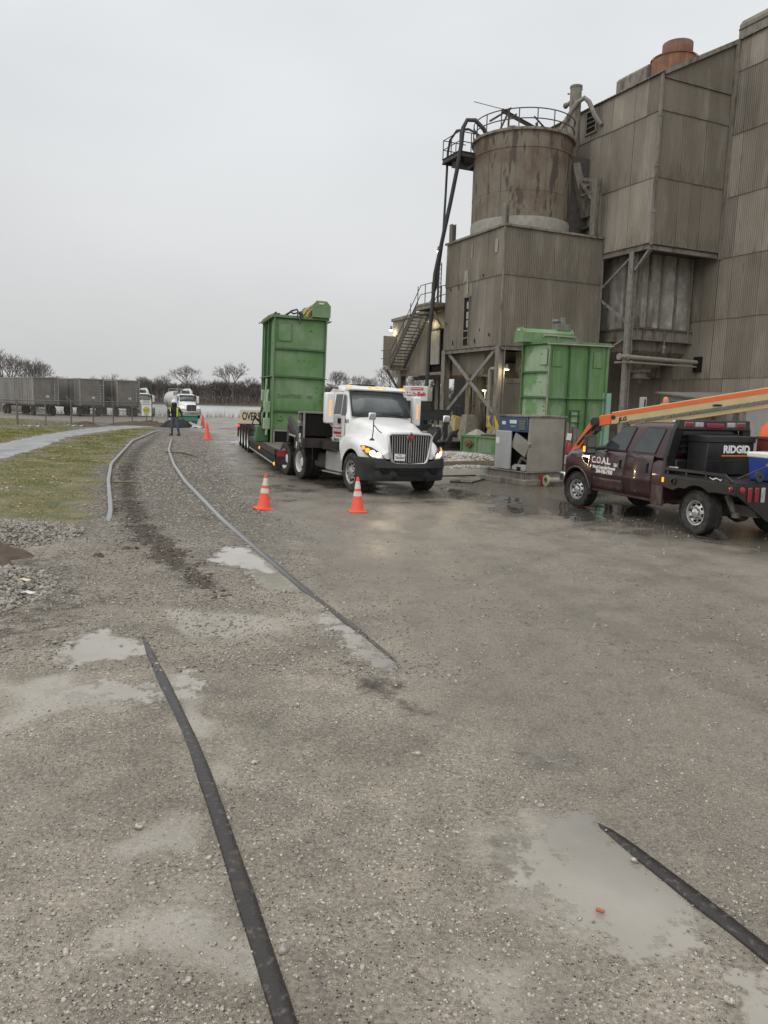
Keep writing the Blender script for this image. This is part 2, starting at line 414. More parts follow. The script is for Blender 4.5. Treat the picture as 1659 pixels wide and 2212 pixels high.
M['rock'] = mat('crushed_limestone', (0.36, 0.325, 0.275), (0.15, 0.135, 0.115), rough=0.7, scale=19, world=True, lo=.42, hi=.58, c3=(0.56, 0.535, 0.48), s3=27, lo3=.6, hi3=.64)
M['rubble'] = mat('pale_rubble', (0.48, 0.45, 0.42), (0.28, 0.25, 0.215), rough=0.8, scale=4, world=True, lo=.45, hi=.6)
M['soil'] = mat('wet_brown_soil', (0.075, 0.052, 0.036), (0.12, 0.088, 0.06), rough=0.85, scale=6, world=True, bump=.6, bscale=25)
M['darkpile'] = mat('black_soil', (0.02, 0.02, 0.019), (0.04, 0.038, 0.034), rough=0.9, scale=5, bump=.6, bscale=12)
M['sheet'] = mat('white_plastic_sheet', (0.5, 0.5, 0.49), (0.38, 0.37, 0.35), rough=0.35, scale=2)
M['tarp'] = mat('green_tote_plastic', (0.03, 0.14, 0.10), (0.04, 0.17, 0.12), rough=0.45, scale=3)
M['skin'] = mat('skin', (0.42, 0.25, 0.18), rough=0.55)
M['jean'] = mat('blue_jeans', (0.06, 0.075, 0.105), (0.085, 0.10, 0.135), rough=0.85, scale=9)
M['jacket'] = mat('black_jacket', (0.014, 0.014, 0.016), rough=0.8)
M['vest'] = mat('hi_vis_yellow', (0.62, 0.72, 0.05), rough=0.6, emit=(.6, .7, .05), estr=0.0)
M['vestorange'] = mat('hi_vis_tape', (0.66, 0.56, 0.40), rough=0.5)
M['boot'] = mat('black_boot', (0.02, 0.018, 0.016), rough=0.6)
M['hose'] = mat('black_rubber_hose', (0.032, 0.033, 0.035), (0.06, 0.06, 0.058), rough=0.65, scale=5)
M['pipe'] = mat('painted_dusty_pipe', (0.30, 0.285, 0.24), (0.21, 0.195, 0.165), rough=0.6, scale=5)
M['doorbeige'] = mat('beige_door_slats', (0.38, 0.35, 0.285), (0.30, 0.275, 0.22), rough=0.6, scale=2)
M['wallpatch'] = mat('pale_sheet_patch', (0.36, 0.335, 0.285), (0.26, 0.235, 0.19), rough=.75, scale=3, streak=.3)
M['litter'] = mat('orange_plastic', (0.36, 0.10, 0.04), rough=0.5)
M['paper'] = mat('white_paper', (0.68, 0.67, 0.64), rough=0.7)
M['shedgrey'] = mat('grey_shed_wall', (0.35, 0.345, 0.335), (0.29, 0.285, 0.275), rough=.6, scale=2)
M['shedroof'] = mat('weathered_shed_roof', (0.17, 0.145, 0.125), (0.115, 0.10, 0.088), rough=.7, scale=2, streak=.2)
# ================================================================= ground
PUDDLES = [
 [(0.99,3.86),(1.16,3.9),(1.22,3.65),(1.36,3.42),(1.47,3.17),(1.36,3.09),(1.33,2.94),(1.13,2.85),(1.04,2.9),(1.03,3.0),(0.91,3.12),(0.89,3.21),(0.73,3.25),(0.65,3.47),(0.78,3.65),(0.91,3.64)],
 [(1.36,2.66),(1.48,2.76),(1.61,2.82),(1.75,2.6),(1.43,2.39),(1.38,2.49)],
 [(0.93,4.75),(1.03,4.79),(1.08,4.69),(1.2,4.55),(1.07,4.5),(0.98,4.53)],
 [(-2.75,6.32),(-2.83,6.91),(-2.64,7.11),(-2.2,6.75),(-2.07,6.49),(-2.28,6.26),(-2.57,6.12)],
 [(-1.65,5.81),(-1.57,5.98),(-1.43,5.75),(-1.4,5.51),(-1.51,5.47)],
 [(-2.37,5.54),(-2.1,5.75),(-1.75,5.68),(-1.6,5.36),(-1.95,5.43)],
 [(-0.74,7.73),(-0.5,7.85),(-0.09,6.79),(0.06,6.42),(0.06,6.23),(-0.21,6.52),(-0.45,7.34)],
 [(-2.39,10.38),(-2.4,11.41),(-2.09,11.53),(-1.78,10.85),(-1.18,9.49),(-0.92,8.84),(-1.14,8.82),(-1.44,9.06),(-1.8,9.97)],
 [(4.04,18.88),(4.23,18.27),(4.89,17.95),(5.6,18.1),(6.15,17.35),(5.68,16.23),(4.62,15.57),(4.03,15.03),(3.83,15.04),(3.57,16.08)],
 [(1.5,20.83),(2.1,20.11),(2.43,19.39),(1.79,18.33)],
 [(2.7,19.45),(3.37,18.67),(3.16,17.47),(2.62,18.17)],
 [(2.73,17.23),(3.36,17.2),(3.29,16.06),(2.68,15.95)],
 [(-13.5,60.5),(-9,61.5),(-6,63),(-6.5,60.5),(-9.5,59.2),(-13,59)],
 [(-9.0,44.5),(-7.7,43),(-6.6,38),(-7.4,37.5),(-8.6,41)],
]
SILT = [
 [(-1.18,2.9),(-1.07,3.1),(-0.81,3.19),(-0.62,3.06),(-0.53,2.9),(-0.4,2.65),(-0.64,2.74),(-1.05,2.77)],
 [(-1.31,3.53),(-1.21,3.75),(-1.01,3.81),(-0.85,3.64),(-0.84,3.46),(-1.13,3.43)],
 [(-1.74,5.88),(-1.58,6.0),(-1.19,5.14),(-0.86,4.28),(-0.94,4.22),(-1.23,4.76)],
 [(-2.91,5.65),(-2.53,5.93),(-1.68,5.36),(-2.18,5.16),(-2.5,4.83)],
 [(-2.3,7.85),(-1.32,7.77),(-0.71,7.74),(-0.88,7.15),(-1.7,6.86),(-1.98,7.21)],
 [(0.5,3.7),(0.95,4.05),(1.2,3.95),(1.5,3.1),(1.3,2.8),(0.95,2.8),(0.6,3.15)],
 [(0.2,2.75),(0.5,2.9),(0.75,2.75),(0.5,2.5)],
]
MUD = [
 [(-8.1,23.29),(-10.47,31.46),(-14.78,50.3),(-15.32,53.45),(-10.0,31.66),(-7.14,21.73),(-5.47,16.88),(-4.21,13.58),(-3.3,11.84),(-2.56,10.35),(-2.62,9.64),(-3.09,10.16),(-4.15,12.4),(-5.18,14.85)],
 [(-2.69,9.63),(-2.53,10.23),(-2.05,9.19),(-1.81,8.48),(-2.05,8.63)],
 [(-0.31,6.21),(0.04,5.86),(0.3,5.3),(0.04,5.5),(-0.07,5.7)],
 [(0.62,3.5),(0.72,3.62),(0.85,3.5),(0.8,3.32)],
 [(-6.2,11.5),(-4.4,10.3),(-3.6,9.2),(-3.2,8.6),(-3.0,7.2),(-3.2,6.4),(-4.2,6.4),(-6.5,9.0)],
 [(-27,54.5),(-22,57),(-20.5,62),(-14,62),(-14,58),(-18,58),(-21,55),(-25,51.5)],
]
GRASS = [
 [(-9.0,14.0),(-11.76,20.42),(-12.96,25.82),(-14.6,32.23),(-17.3,44.09),(-18.29,55.05),(-16.41,54.53),(-14.59,45.88),(-10.87,31.29),(-8.8,24.46),(-8.09,21.46),(-6.75,17.66),(-5.62,14.76),(-5.5,13.81),(-5.74,12.91),(-6.47,12.79),(-7.6,11.0)],
 [(-20.27,33.93),(-22.37,40.76),(-24.82,49.62),(-22.83,53.31),(-21.84,56.39),(-19.95,46.57),(-17.69,35.31),(-15.05,27.35)],
 [(-34,52),(-60,68),(-45,78),(-34,70),(-25,63),(-24,57)],
]
ASPH = [[(0.6,4.9),(0.29,5.85),(-0.33,8.38),(-1.0,10.92),(-2.3,15.61),(-5.2,25.14),(-8.7,38.01),(-11,50),(-18,64),(-60,84),(-90,110),(60,98),(60,0),(6,0),(2.2,2.6)]]
DAMP = [[(1.2,17.2),(2.6,15.0),(4.2,13.6),(6.0,11.6),(11,11),(12,24),(4.5,26),(2.2,25),(0.5,20.5),(-2.5,23.5),(-4.5,31),(-5.5,31),(-3.2,22.0),(-.8,18.3)], [(-2.2,16.5),(-1.6,19.0),(-3.6,24),(-6.0,33),(-7.5,33),(-5.5,25)]]
PATH_L = [(-13.0,18.0),(-15.3,27.0),(-17.04,34),(-19.04,42.9),(-20.8,54.9),(-20.4,60.2)]
PATH_R = [(-9.6,16.0),(-11.4,20.5),(-13.15,26.2),(-15,34.06),(-17.43,42.3),(-18.6,53.3),(-18.2,60.0)]

def sdist(px, py, poly):
    """signed distance to a polygon, negative inside"""
    d = np.full(px.shape, 1e9); ins = np.zeros(px.shape, bool)
    n = len(poly)
    for i in range(n):
        ax, ay = poly[i]; bx, by = poly[(i + 1) % n]
        ex, ey = bx - ax, by - ay
        t = np.clip(((px - ax) * ex + (py - ay) * ey) / (ex * ex + ey * ey), 0, 1)
        d = np.minimum(d, (px - ax - t * ex) ** 2 + (py - ay - t * ey) ** 2)
        c = ((ay > py) != (by > py))
        with np.errstate(divide='ignore', invalid='ignore'):
            xi = ax + (py - ay) * (ex / (ey if abs(ey) > 1e-9 else 1e-9))
        ins ^= c & (px < xi)
    d = np.sqrt(d)
    return np.where(ins, -d, d)
def wav(px, py, s, seed):
    r = np.random.default_rng(seed); o = np.zeros(px.shape)
    for k in range(7):
        a = r.uniform(0, 2 * math.pi); f = s * r.uniform(.6, 2.2); p = r.uniform(0, 6.28)
        o += np.sin((px * math.cos(a) + py * math.sin(a)) * f + p) / 7
    return o
def field(px, py, polys, soft, rag=0.0, rs=6.0):
    o = np.zeros(px.shape)
    for i, P in enumerate(polys):
        q = np.array(P); m = 3 * soft + 1
        box = (px > q[:, 0].min() - m) & (px < q[:, 0].max() + m) & (py > q[:, 1].min() - m) & (py < q[:, 1].max() + m)
        if not box.any(): continue
        sd = sdist(px[box], py[box], P)
        if rag: sd = sd + rag * wav(px[box], py[box], rs, 40 + i)
        o[box] = np.maximum(o[box], np.clip(0.5 - sd / soft, 0, 1))
    return o
def axis_pts(fine0, fine1, st, far, g=1.09):
    a = list(np.arange(fine0, fine1, st)); x = a[-1]; s = st
    while x < far:
        s = min(s * g, 60); x += s; a.append(x)
    return a
xs = axis_pts(-0.02, 3.0, 0.045, 2500, 1.035)
xsn = axis_pts(0.02, 4.5, 0.045, 2500, 1.035)
GX = np.array(sorted([-q for q in xsn] + xs))
GY = np.array(sorted([-q for q in axis_pts(0.3, 0.9, 0.3, 120, 1.3)] + axis_pts(0.4, 12.0, 0.045, 3500, 1.018)))
def ground_z(x, y):
    z = 0.010 * wav(x, y, 2.2, 1) + 0.006 * wav(x, y, 7.0, 2)
    lake = np.clip((y - 98.5 + 1.5 * wav(x, y, .08, 3)) / 4.0, 0, 1) * np.clip((345 + 10 * wav(x, y, .03, 4) - y) / 8.0, 0, 1)
    z = z - 2.5 * lake + 0.6 * np.clip((y - 350) / 40, 0, 1)
    return z
gx, gy = np.meshgrid(GX, GY)
px, py = gx.ravel(), gy.ravel()
pud = field(px, py, PUDDLES, 0.34, 0.07, 9)
damp = field(px, py, DAMP, 4.0, 1.2, 1.4)
trk = np.zeros(px.shape)
def track(pts, gauge, wd):
    global trk
    p = np.array(pts, float); s_ = np.linspace(0, len(p) - 1, 60); 
    q_ = np.stack([np.interp(s_, np.arange(len(p)), p[:, k]) for k in (0, 1)], 1)
    for _ in range(20): q_[1:-1] = (q_[:-2] + 2 * q_[1:-1] + q_[2:]) / 4
    d_ = np.gradient(q_, axis=0); n_ = np.stack([d_[:, 1], -d_[:, 0]], 1); n_ /= np.linalg.norm(n_, axis=1)[:, None]
    for sg in (-1, 1):
        c_ = q_ + n_ * sg * gauge / 2
        poly_ = [tuple(v) for v in c_ - n_ * wd / 2] + [tuple(v) for v in (c_ + n_ * wd / 2)[::-1]]
        trk = np.maximum(trk, field(px, py, [poly_], .22, .06, 4) * .95)
track([(3.2, 0.5), (1.9, 6), (0.2, 11.5), (-2.2, 17), (-4.9, 25), (-9, 40)], 1.95, .34)
track([(7.5, 0.5), (5.4, 5), (3.0, 10), (0.9, 15), (-.2, 18.6)], 1.95, .42)
track([(9.5, 9), (5.0, 11.2), (1.2, 13.2), (-2.2, 17.2), (-5.4, 26)], 1.9, .5)
track([(-2.6, 0.5), (-1.2, 4), (1.0, 8), (3.6, 11.5), (5.2, 13.5)], 1.7, .26)
track([(0.9, 0.3), (0.5, 4), (-.9, 8), (-3.4, 13)], 1.7, .22)
far_p = field(px, py, PUDDLES[-6:], 0.5, 0.25, 3)
pud = np.maximum(pud, far_p)
silt = field(px, py, SILT, 0.35, 0.08, 7)
mud = np.maximum(field(px, py, MUD[:4], 0.45, 0.22, 6), .5 * field(px, py, MUD[4:], 0.9, 0.5, 3))
grs = field(px, py, GRASS, 1.3, 0.9, 2.2)
asp = field(px, py, ASPH, 1.0, 0.35, 3)
# left-hand rail bed keeps its coarse ballast
pz = ground_z(px, py) - 0.008 * pud
nx, ny = len(GX), len(GY)
ii, jj = np.meshgrid(np.arange(nx - 1), np.arange(ny - 1))
q = (jj * nx + ii).ravel()
quads = np.stack([q, q + 1, q + nx + 1, q + nx], 1).astype(np.int32)
gm = bpy.data.meshes.new('ground')
gm.vertices.add(len(px)); gm.vertices.foreach_set('co', np.stack([px, py, pz], 1).astype(np.float32).ravel())
gm.loops.add(quads.size); gm.loops.foreach_set('vertex_index', quads.ravel())
gm.polygons.add(len(quads)); gm.polygons.foreach_set('loop_start', np.arange(0, quads.size, 4, dtype=np.int32))
gm.polygons.foreach_set('loop_total', np.full(len(quads), 4, np.int32))
gm.polygons.foreach_set('use_smooth', np.ones(len(quads), bool))
gm.update()
for nm, arr in (('puddle', pud), ('silt', silt), ('mud', mud), ('grass', grs), ('asphalt', asp), ('damp', damp), ('track', trk)):
    at = gm.attributes.new(nm, 'FLOAT', 'POINT'); at.data.foreach_set('value', arr.astype(np.float32))
ground = tag(obj('ground', gm), 'wet gravel and worn asphalt yard with puddles', None, None, 'structure')

def ground_material():
    m = bpy.data.materials.new('yard_gravel'); m.use_nodes = True
    t = m.node_tree; b = t.nodes['Principled BSDF']; N = t.nodes.new; K = t.links.new
    geo = N('ShaderNodeNewGeometry'); P = geo.outputs['Position']
    def noise(sc, det=4.0, v=P, ro=.6):
        n = N('ShaderNodeTexNoise'); n.inputs['Scale'].default_value = sc; n.inputs['Detail'].default_value = det
        n.inputs['Roughness'].default_value = ro; K(v, n.inputs['Vector']); return n.outputs['Fac']
    def vor(sc, out='Color', feat='F1', v=P):
        n = N('ShaderNodeTexVoronoi'); n.feature = feat; n.inputs['Scale'].default_value = sc; K(v, n.inputs['Vector']); return n.outputs[out]
    def rg(v, a, b_, x=0.0, y=1.0):
        n = N('ShaderNodeMapRange'); K(v, n.inputs['Value'])
        for k, q_ in (('From Min', a), ('From Max', b_), ('To Min', x), ('To Max', y)): n.inputs[k].default_value = q_
        return n.outputs[0]
    def val(v):
        s_ = N('ShaderNodeSeparateXYZ'); K(v, s_.inputs[0]); return s_.outputs
    def mx(f, a, b_):
        n = N('ShaderNodeMix'); n.data_type = 'RGBA'
        if isinstance(f, float): n.inputs[0].default_value = f
        else: K(f, n.inputs[0])
        for i, c in ((6, a), (7, b_)):
            if isinstance(c, tuple): n.inputs[i].default_value = (*c, 1)
            else: K(c, n.inputs[i])
        return n.outputs[2]
    def ma(op, a, b_=None):
        n = N('ShaderNodeMath'); n.operation = op
        for i, c in ((0, a), (1, b_)):
            if c is None: continue
            if isinstance(c, (int, float)): n.inputs[i].default_value = c
            else: K(c, n.inputs[i])
        return n.outputs[0]
    def attr(nm):
        n = N('ShaderNodeAttribute'); n.attribute_name = nm; return n.outputs['Fac']
    def scalec(c, f):
        n = N('ShaderNodeVectorMath'); n.operation = 'SCALE'; K(c, n.inputs[0]); K(f, n.inputs['Scale']); return n.outputs[0]
    aP, aS, aM, aG, aA, aD, aT = [attr(k) for k in ('puddle', 'silt', 'mud', 'grass', 'asphalt', 'damp', 'track')]
    df = rg(ma('ADD', aD, rg(noise(.9, 7), .3, .7, -.45, .45)), .3, .8)
    # fines
    base = mx(rg(noise(1.3, 6), .35, .65), (0.365, 0.314, 0.244), (0.45, 0.396, 0.32))
    base = mx(rg(noise(38, 5), .35, .68), base, (0.20, 0.173, 0.137))
    # pebbles at two sizes
    c1 = val(vor(95))[0]; c2 = val(vor(42))[0]
    p1 = mx(rg(c1, 0, 1), (0.11, 0.094, 0.074), (0.60, 0.545, 0.45))
    p2 = mx(rg(c2, 0, 1), (0.10, 0.09, 0.075), (0.74, 0.69, 0.59))
    d1 = vor(95, 'Distance'); d2 = vor(42, 'Distance')
    k1 = ma('MULTIPLY', rg(d1, .30, .48, 1, 0), rg(c1, .35, .55)); k2 = ma('MULTIPLY', rg(d2, .20, .34, 1, 0), rg(c2, .56, .66))
    dens = rg(noise(.9, 4), .35, .65, .35, 1.0)
    k2 = ma('MULTIPLY', k2, rg(aA, 0, 1, 1.0, .55))
    col = mx(ma('MULTIPLY', k1, ma('MULTIPLY', dens, .85)), base, p1)
    col = mx(ma('MULTIPLY', k2, dens), col, p2)
    # rare dark grit
    cg = val(vor(60))[1]; dg = vor(60, 'Distance')
    col = mx(ma('MULTIPLY', rg(cg, .82, .86), rg(dg, .25, .4, 1, 0)), col, (0.055, 0.05, 0.045))
    ch_ = val(vor(27))[1]; dh_ = vor(27, 'Distance')
    col = mx(ma('MULTIPLY', ma('MULTIPLY', rg(ch_, .86, .9), rg(dh_, .16, .28, 1, 0)), .85), col, (0.07, 0.062, 0.053))
    ck_ = val(vor(31))[2]; dk_ = vor(31, 'Distance')
    col = mx(ma('MULTIPLY', ma('MULTIPLY', rg(ck_, .84, .88), rg(dk_, .14, .26, 1, 0)), .9), col, (0.66, 0.62, 0.54))
    # coarse ballast beyond the near yard
    c3 = val(vor(17))[0]; d3 = vor(17, 'Distance')
    far_ = N('ShaderNodeSeparateXYZ'); K(P, far_.inputs[0])
    kb = ma('MULTIPLY', rg(far_.outputs['Y'], 8.0, 15.0), ma('SUBTRACT', 1.0, aA))
    bcol = mx(rg(c3, 0, 1), (0.13, 0.115, 0.09), (0.42, 0.39, 0.33))
    bcol = mx(rg(d3, .34, .52), bcol, (0.075, 0.064, 0.05))
    col = mx(ma('MULTIPLY', kb, .75), col, bcol)
    # broad tone variation: damp and dry, tyre-packed
    col = scalec(col, rg(noise(.22, 5), .3, .7, .76, 1.12))
    col = scalec(col, rg(noise(1.15, 7), .34, .66, .74, 1.14))
    col = scalec(col, rg(noise(4.2, 6), .36, .64, .88, 1.08))
    # asphalt: finer and a little darker, long smears along the driving direction
    mpn = N('ShaderNodeMapping'); K(P, mpn.inputs['Vector']); mpn.inputs['Rotation'].default_value = (0, 0, R(-20)); mpn.inputs['Scale'].default_value = (1.0, .13, 1)
    sm = noise(1.3, 6, mpn.outputs[0])
    acol = mx(rg(sm, .35, .65), (0.188, 0.162, 0.127), (0.258, 0.228, 0.186))
    spk = val(vor(120))[0]
    acol = mx(ma('MULTIPLY', rg(spk, .80, .9), rg(vor(120, 'Distance'), .3, .5, 1, 0)), acol, (0.46, 0.43, 0.375))
    acol = mx(ma('MULTIPLY', rg(spk, .0, .12, 1, 0), .8), acol, (0.10, 0.09, 0.078))
    col = mx(ma('MULTIPLY', aA, .72), col, acol)
    col = scalec(col, rg(df, 0, 1, 1.0, .50))
    tf = ma('MULTIPLY', aT, rg(noise(2.0, 5), .35, .6))
    col = scalec(col, rg(tf, 0, 1, 1.0, .80))
    # mud, turf soil
    mf = rg(ma('ADD', aM, rg(noise(5, 5), .3, .7, -.35, .35)), .35, .75)
    col = mx(ma('MULTIPLY', mf, .93), col, mx(rg(noise(16, 5), .35, .65), (0.046, 0.036, 0.027), (0.092, 0.073, 0.055)))
    gf = rg(ma('ADD', aG, rg(noise(1.6, 6), .3, .7, -.35, .35)), .35, .7)
    gcol = mx(rg(noise(1.1, 7), .40, .60), (0.125, 0.15, 0.034), (0.30, 0.245, 0.12))
    gcol = mx(rg(noise(24, 4), .35, .7), gcol, (0.11, 0.10, 0.045))
    col = mx(gf, col, gcol)
    # silt films and standing water
    sf = rg(ma('ADD', aS, rg(noise(3.5, 6), .3, .7, -.4, .4)), .35, .85)
    scol = mx(rg(noise(2.2, 4), .35, .65), (0.315, 0.285, 0.238), (0.375, 0.345, 0.295))
    col = mx(ma('MULTIPLY', sf, .72), col, scol)
    pn = ma('ADD', aP, ma('ADD', rg(noise(7, 8), .3, .7, -.46, .46), rg(noise(31, 5), .3, .7, -.16, .16)))
    pf = rg(pn, .36, .64)
    wcol = mx(rg(noise(1.7, 4), .35, .65), (0.29, 0.264, 0.222), (0.35, 0.322, 0.276))
    wcol = mx(rg(aA, 0, 1), wcol, (0.07, 0.066, 0.058))
    edge = ma('MULTIPLY', rg(pn, .12, .46), ma('SUBTRACT', 1.0, pf))
    col = scalec(col, rg(edge, 0, 1, 1.0, .72))
    col = mx(pf, col, wcol)
    K(col, b.inputs['Base Color'])
    # gloss: dry fines, damp asphalt, water
    wetA = rg(noise(.55, 6), .36, .58)
    ro = rg(ma('MULTIPLY', aA, wetA), 0, 1, .78, .33)
    ro = ma('MINIMUM', ro, rg(df, 0, 1, 1.0, .17))
    ro = ma('MINIMUM', ro, rg(tf, 0, 1, 1.0, .42))
    ro = ma('MINIMUM', ro, rg(sf, 0, 1, 1.0, .42))
    ro = ma('MINIMUM', ro, rg(edge, 0, 1, 1.0, .45))
    ro2 = N('ShaderNodeMix'); K(pf, ro2.inputs[0]); K(ro, ro2.inputs[2]); ro2.inputs[3].default_value = 0.035
    K(ro2.outputs[0], b.inputs['Roughness'])
    b.inputs['Specular IOR Level'].default_value = 0.45
    # relief
    h = ma('ADD', ma('MULTIPLY', k1, .5), ma('MULTIPLY', k2, 1.0))
    h = ma('ADD', h, ma('MULTIPLY', noise(55, 6), .9))
    h = ma('ADD', h, ma('MULTIPLY', ma('MULTIPLY', noise(7, 5), 2.6), rg(aA, 0, 1, 1, .35)))
    h = ma('ADD', h, ma('MULTIPLY', ma('MULTIPLY', mf, noise(11, 5)), 5.0))
    st = ma('MULTIPLY', ma('SUBTRACT', 1.0, pf), ma('SUBTRACT', 1.0, ma('MULTIPLY', sf, .6)))
    st = ma('MULTIPLY', st, rg(df, 0, 1, 1.0, .45))
    bp = N('ShaderNodeBump'); bp.inputs['Distance'].default_value = 0.014; K(st, bp.inputs['Strength']); K(h, bp.inputs['Height'])
    K(bp.outputs[0], b.inputs['Normal'])
    return m
gm.materials.append(ground_material())

# footpath, wet concrete laid 4 cm proud
M['path'] = mat('wet_footpath', (0.25, 0.25, 0.25), (0.18, 0.178, 0.175), rough=0.22, scale=.7, lo=.4, hi=.62, world=True, rough2=.5, bump=.1, bscale=8)
def resample(pts, n):
    p = np.array(pts, float); s = np.concatenate([[0], np.cumsum(np.linalg.norm(np.diff(p, axis=0), axis=1))])
    t = np.linspace(0, s[-1], n); return np.stack([np.interp(t, s, p[:, k]) for k in range(p.shape[1])], 1)
def smooth_line(pts, n, it=3):
    p = resample(pts, n)
    for _ in range(it * 6): p[1:-1] = (p[:-2] + 2 * p[1:-1] + p[2:]) / 4
    return p
pl, pr = smooth_line(PATH_L, 60, 1), smooth_line(PATH_R, 60, 1)
mb = MB(); rows = []
for k, (a, b_) in enumerate(zip(pl, pr)):
    j = 0.10 * math.sin(k * 1.9) + 0.06 * math.sin(k * 4.1)
    rows.append([(a[0] - .1 + j, a[1], -.03), (a[0] + j, a[1], .03), ((a[0] + b_[0]) / 2, (a[1] + b_[1]) / 2, .045), (b_[0] - j, b_[1], .03), (b_[0] + .1 - j, b_[1], -.03)])
mb.grid(rows)
tag(mb.build('footpath', M['path'], smooth=60), 'wet grey footpath curving through the grass towards the fence', None, None, 'structure')

# lake
M['water'] = mat('lake_water', (0.36, 0.37, 0.365), rough=0.34, bump=.05, bscale=.5, world=True)
mb = MB(); mb.add([(-900, 94, -.45), (900, 94, -.45), (900, 360, -.45), (-900, 360, -.45)], [(0, 1, 2, 3)])
tag(mb.build('lake_water', M['water']), 'grey still lake beyond the yard', None, None, 'structure')

# rails: heads set in the yard, sunk below the gravel where the photo loses them
RAIL_L = [(0.08,1.4,.014),(-.10,1.95,.014),(-.30,2.46,.014),(-.62,3.28,.013),(-.86,3.89,.012),(-1.13,4.56,.012),(-1.46,5.29,.010),(-1.77,5.94,.009),(-2.05,6.56,.004),(-2.2,6.9,-.001),(-2.35,7.25,-.007),(-2.6,7.8,-.014),(-3.6,10.3,-.05),(-4.95,13.6,-.02),(-5.15,14.34,.08),(-7.11,19.67,.11),(-8.75,24.5,.12),(-12.5,38.0,.12),(-15.0,50.0,.08),(-15.6,54.0,.0)]
RAIL_R = [(2.1,1.8,.012),(1.63,2.88,.012),(1.40,3.42,.012),(1.16,3.94,.008),(1.10,4.06,-.002),(1.0,4.28,-.03),(.6,5.2,-.03),(.45,5.6,-.014),(.25,6.1,-.006),(.03,6.7,.001),(-.40,7.70,.009),(-.90,8.85,.014),(-1.41,10.13,.016),(-1.98,11.55,.016),(-2.98,14.02,.035),(-5.26,20.15,.08),(-6.92,25.1,.10),(-9.05,32.1,.10),(-11.3,40.6,.08),(-12.2,44.0,-.02)]
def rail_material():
    # mud-dulled head near the crossing, clean steel farther out, sky sheen painted in
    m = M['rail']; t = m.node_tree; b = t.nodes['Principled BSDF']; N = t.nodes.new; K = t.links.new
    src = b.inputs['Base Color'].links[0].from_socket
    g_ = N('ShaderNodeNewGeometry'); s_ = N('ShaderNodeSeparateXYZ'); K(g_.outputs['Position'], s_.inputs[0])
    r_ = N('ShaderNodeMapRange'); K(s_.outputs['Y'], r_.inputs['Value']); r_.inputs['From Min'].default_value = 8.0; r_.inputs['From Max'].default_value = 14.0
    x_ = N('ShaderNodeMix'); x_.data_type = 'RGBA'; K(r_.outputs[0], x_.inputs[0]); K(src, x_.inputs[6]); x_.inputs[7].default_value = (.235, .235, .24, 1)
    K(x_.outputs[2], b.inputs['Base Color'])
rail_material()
def rail(name, pts, side, label):
    p = smooth_line(pts, 260, 1)
    prof = [(-.043, -.06), (-.043, -.012), (-.034, -.002), (0, .0), (.034, -.002), (.043, -.012), (.043, -.06)]
    rings = []
    for i in range(len(p)):
        d = p[min(i + 1, len(p) - 1)] - p[max(i - 1, 0)]; n = np.array([d[1], -d[0]]); n /= np.linalg.norm(n)
        wob = (1 + .05 * math.sin(i * .9) + .03 * math.sin(i * 2.3)) * min(1, max(.3, (p[i][2] + .012) / .020))
        rings.append([(p[i][0] + n[0] * a * wob, p[i][1] + n[1] * a * wob, p[i][2] + b_) for a, b_ in prof])
    mb = MB(); mb.grid(rings)
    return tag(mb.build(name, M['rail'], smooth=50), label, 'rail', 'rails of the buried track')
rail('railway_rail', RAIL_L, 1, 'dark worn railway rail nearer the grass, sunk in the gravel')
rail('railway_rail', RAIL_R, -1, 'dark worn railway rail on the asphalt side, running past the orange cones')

# loose stones
def ico():
    t = (1 + 5 ** .5) / 2
    v = np.array([(-1,t,0),(1,t,0),(-1,-t,0),(1,-t,0),(0,-1,t),(0,1,t),(0,-1,-t),(0,1,-t),(t,0,-1),(t,0,1),(-t,0,-1),(-t,0,1)], float)
    f = np.array([(0,11,5),(0,5,1),(0,1,7),(0,7,10),(0,10,11),(1,5,9),(5,11,4),(11,10,2),(10,7,6),(7,1,8),(3,9,4),(3,4,2),(3,2,6),(3,6,8),(3,8,9),(4,9,5),(2,4,11),(6,2,10),(8,6,7),(9,8,1)])
    return v / np.linalg.norm(v[0]), f
def scatter_stones(name, x, y, z, r, mt, flat=.6, jit=.28):
    V, F = ico(); n = len(x)
    a = nrng.uniform(0, 6.28, n); sx = r * nrng.uniform(.8, 1.5, n); sy = r * nrng.uniform(.6, 1.0, n); sz = r * flat * nrng.uniform(.6, 1.2, n)
    vv = V[None] * (1 + jit * nrng.uniform(-1, 1, (n, 12, 1)))
    tx = nrng.uniform(-.5, .5, n)[:, None]
    X = vv[:, :, 0] * sx[:, None]; Y = vv[:, :, 1] * sy[:, None]; Z = vv[:, :, 2] * sz[:, None] + tx * X * .6
    ca, sa = np.cos(a)[:, None], np.sin(a)[:, None]
    co = np.stack([x[:, None] + X * ca - Y * sa, y[:, None] + X * sa + Y * ca, z[:, None] + Z], 2).reshape(-1, 3)
    fs = (F[None] + (np.arange(n) * 12)[:, None, None]).reshape(-1, 3).astype(np.int32)
    return raw_mesh(name, co, fs, mt)
def raw_mesh(name, co, fs, mt, smooth=False):
    me = bpy.data.meshes.new(name); k = fs.shape[1]
    me.vertices.add(len(co)); me.vertices.foreach_set('co', co.astype(np.float32).ravel())
    me.loops.add(fs.size); me.loops.foreach_set('vertex_index', fs.astype(np.int32).ravel())
    me.polygons.add(len(fs)); me.polygons.foreach_set('loop_start', np.arange(0, fs.size, k, dtype=np.int32))
    me.polygons.foreach_set('loop_total', np.full(len(fs), k, np.int32))
    if smooth: me.polygons.foreach_set('use_smooth', np.ones(len(fs), bool))
    me.update(calc_edges=True); me.materials.append(mt)
    return obj(name, me)
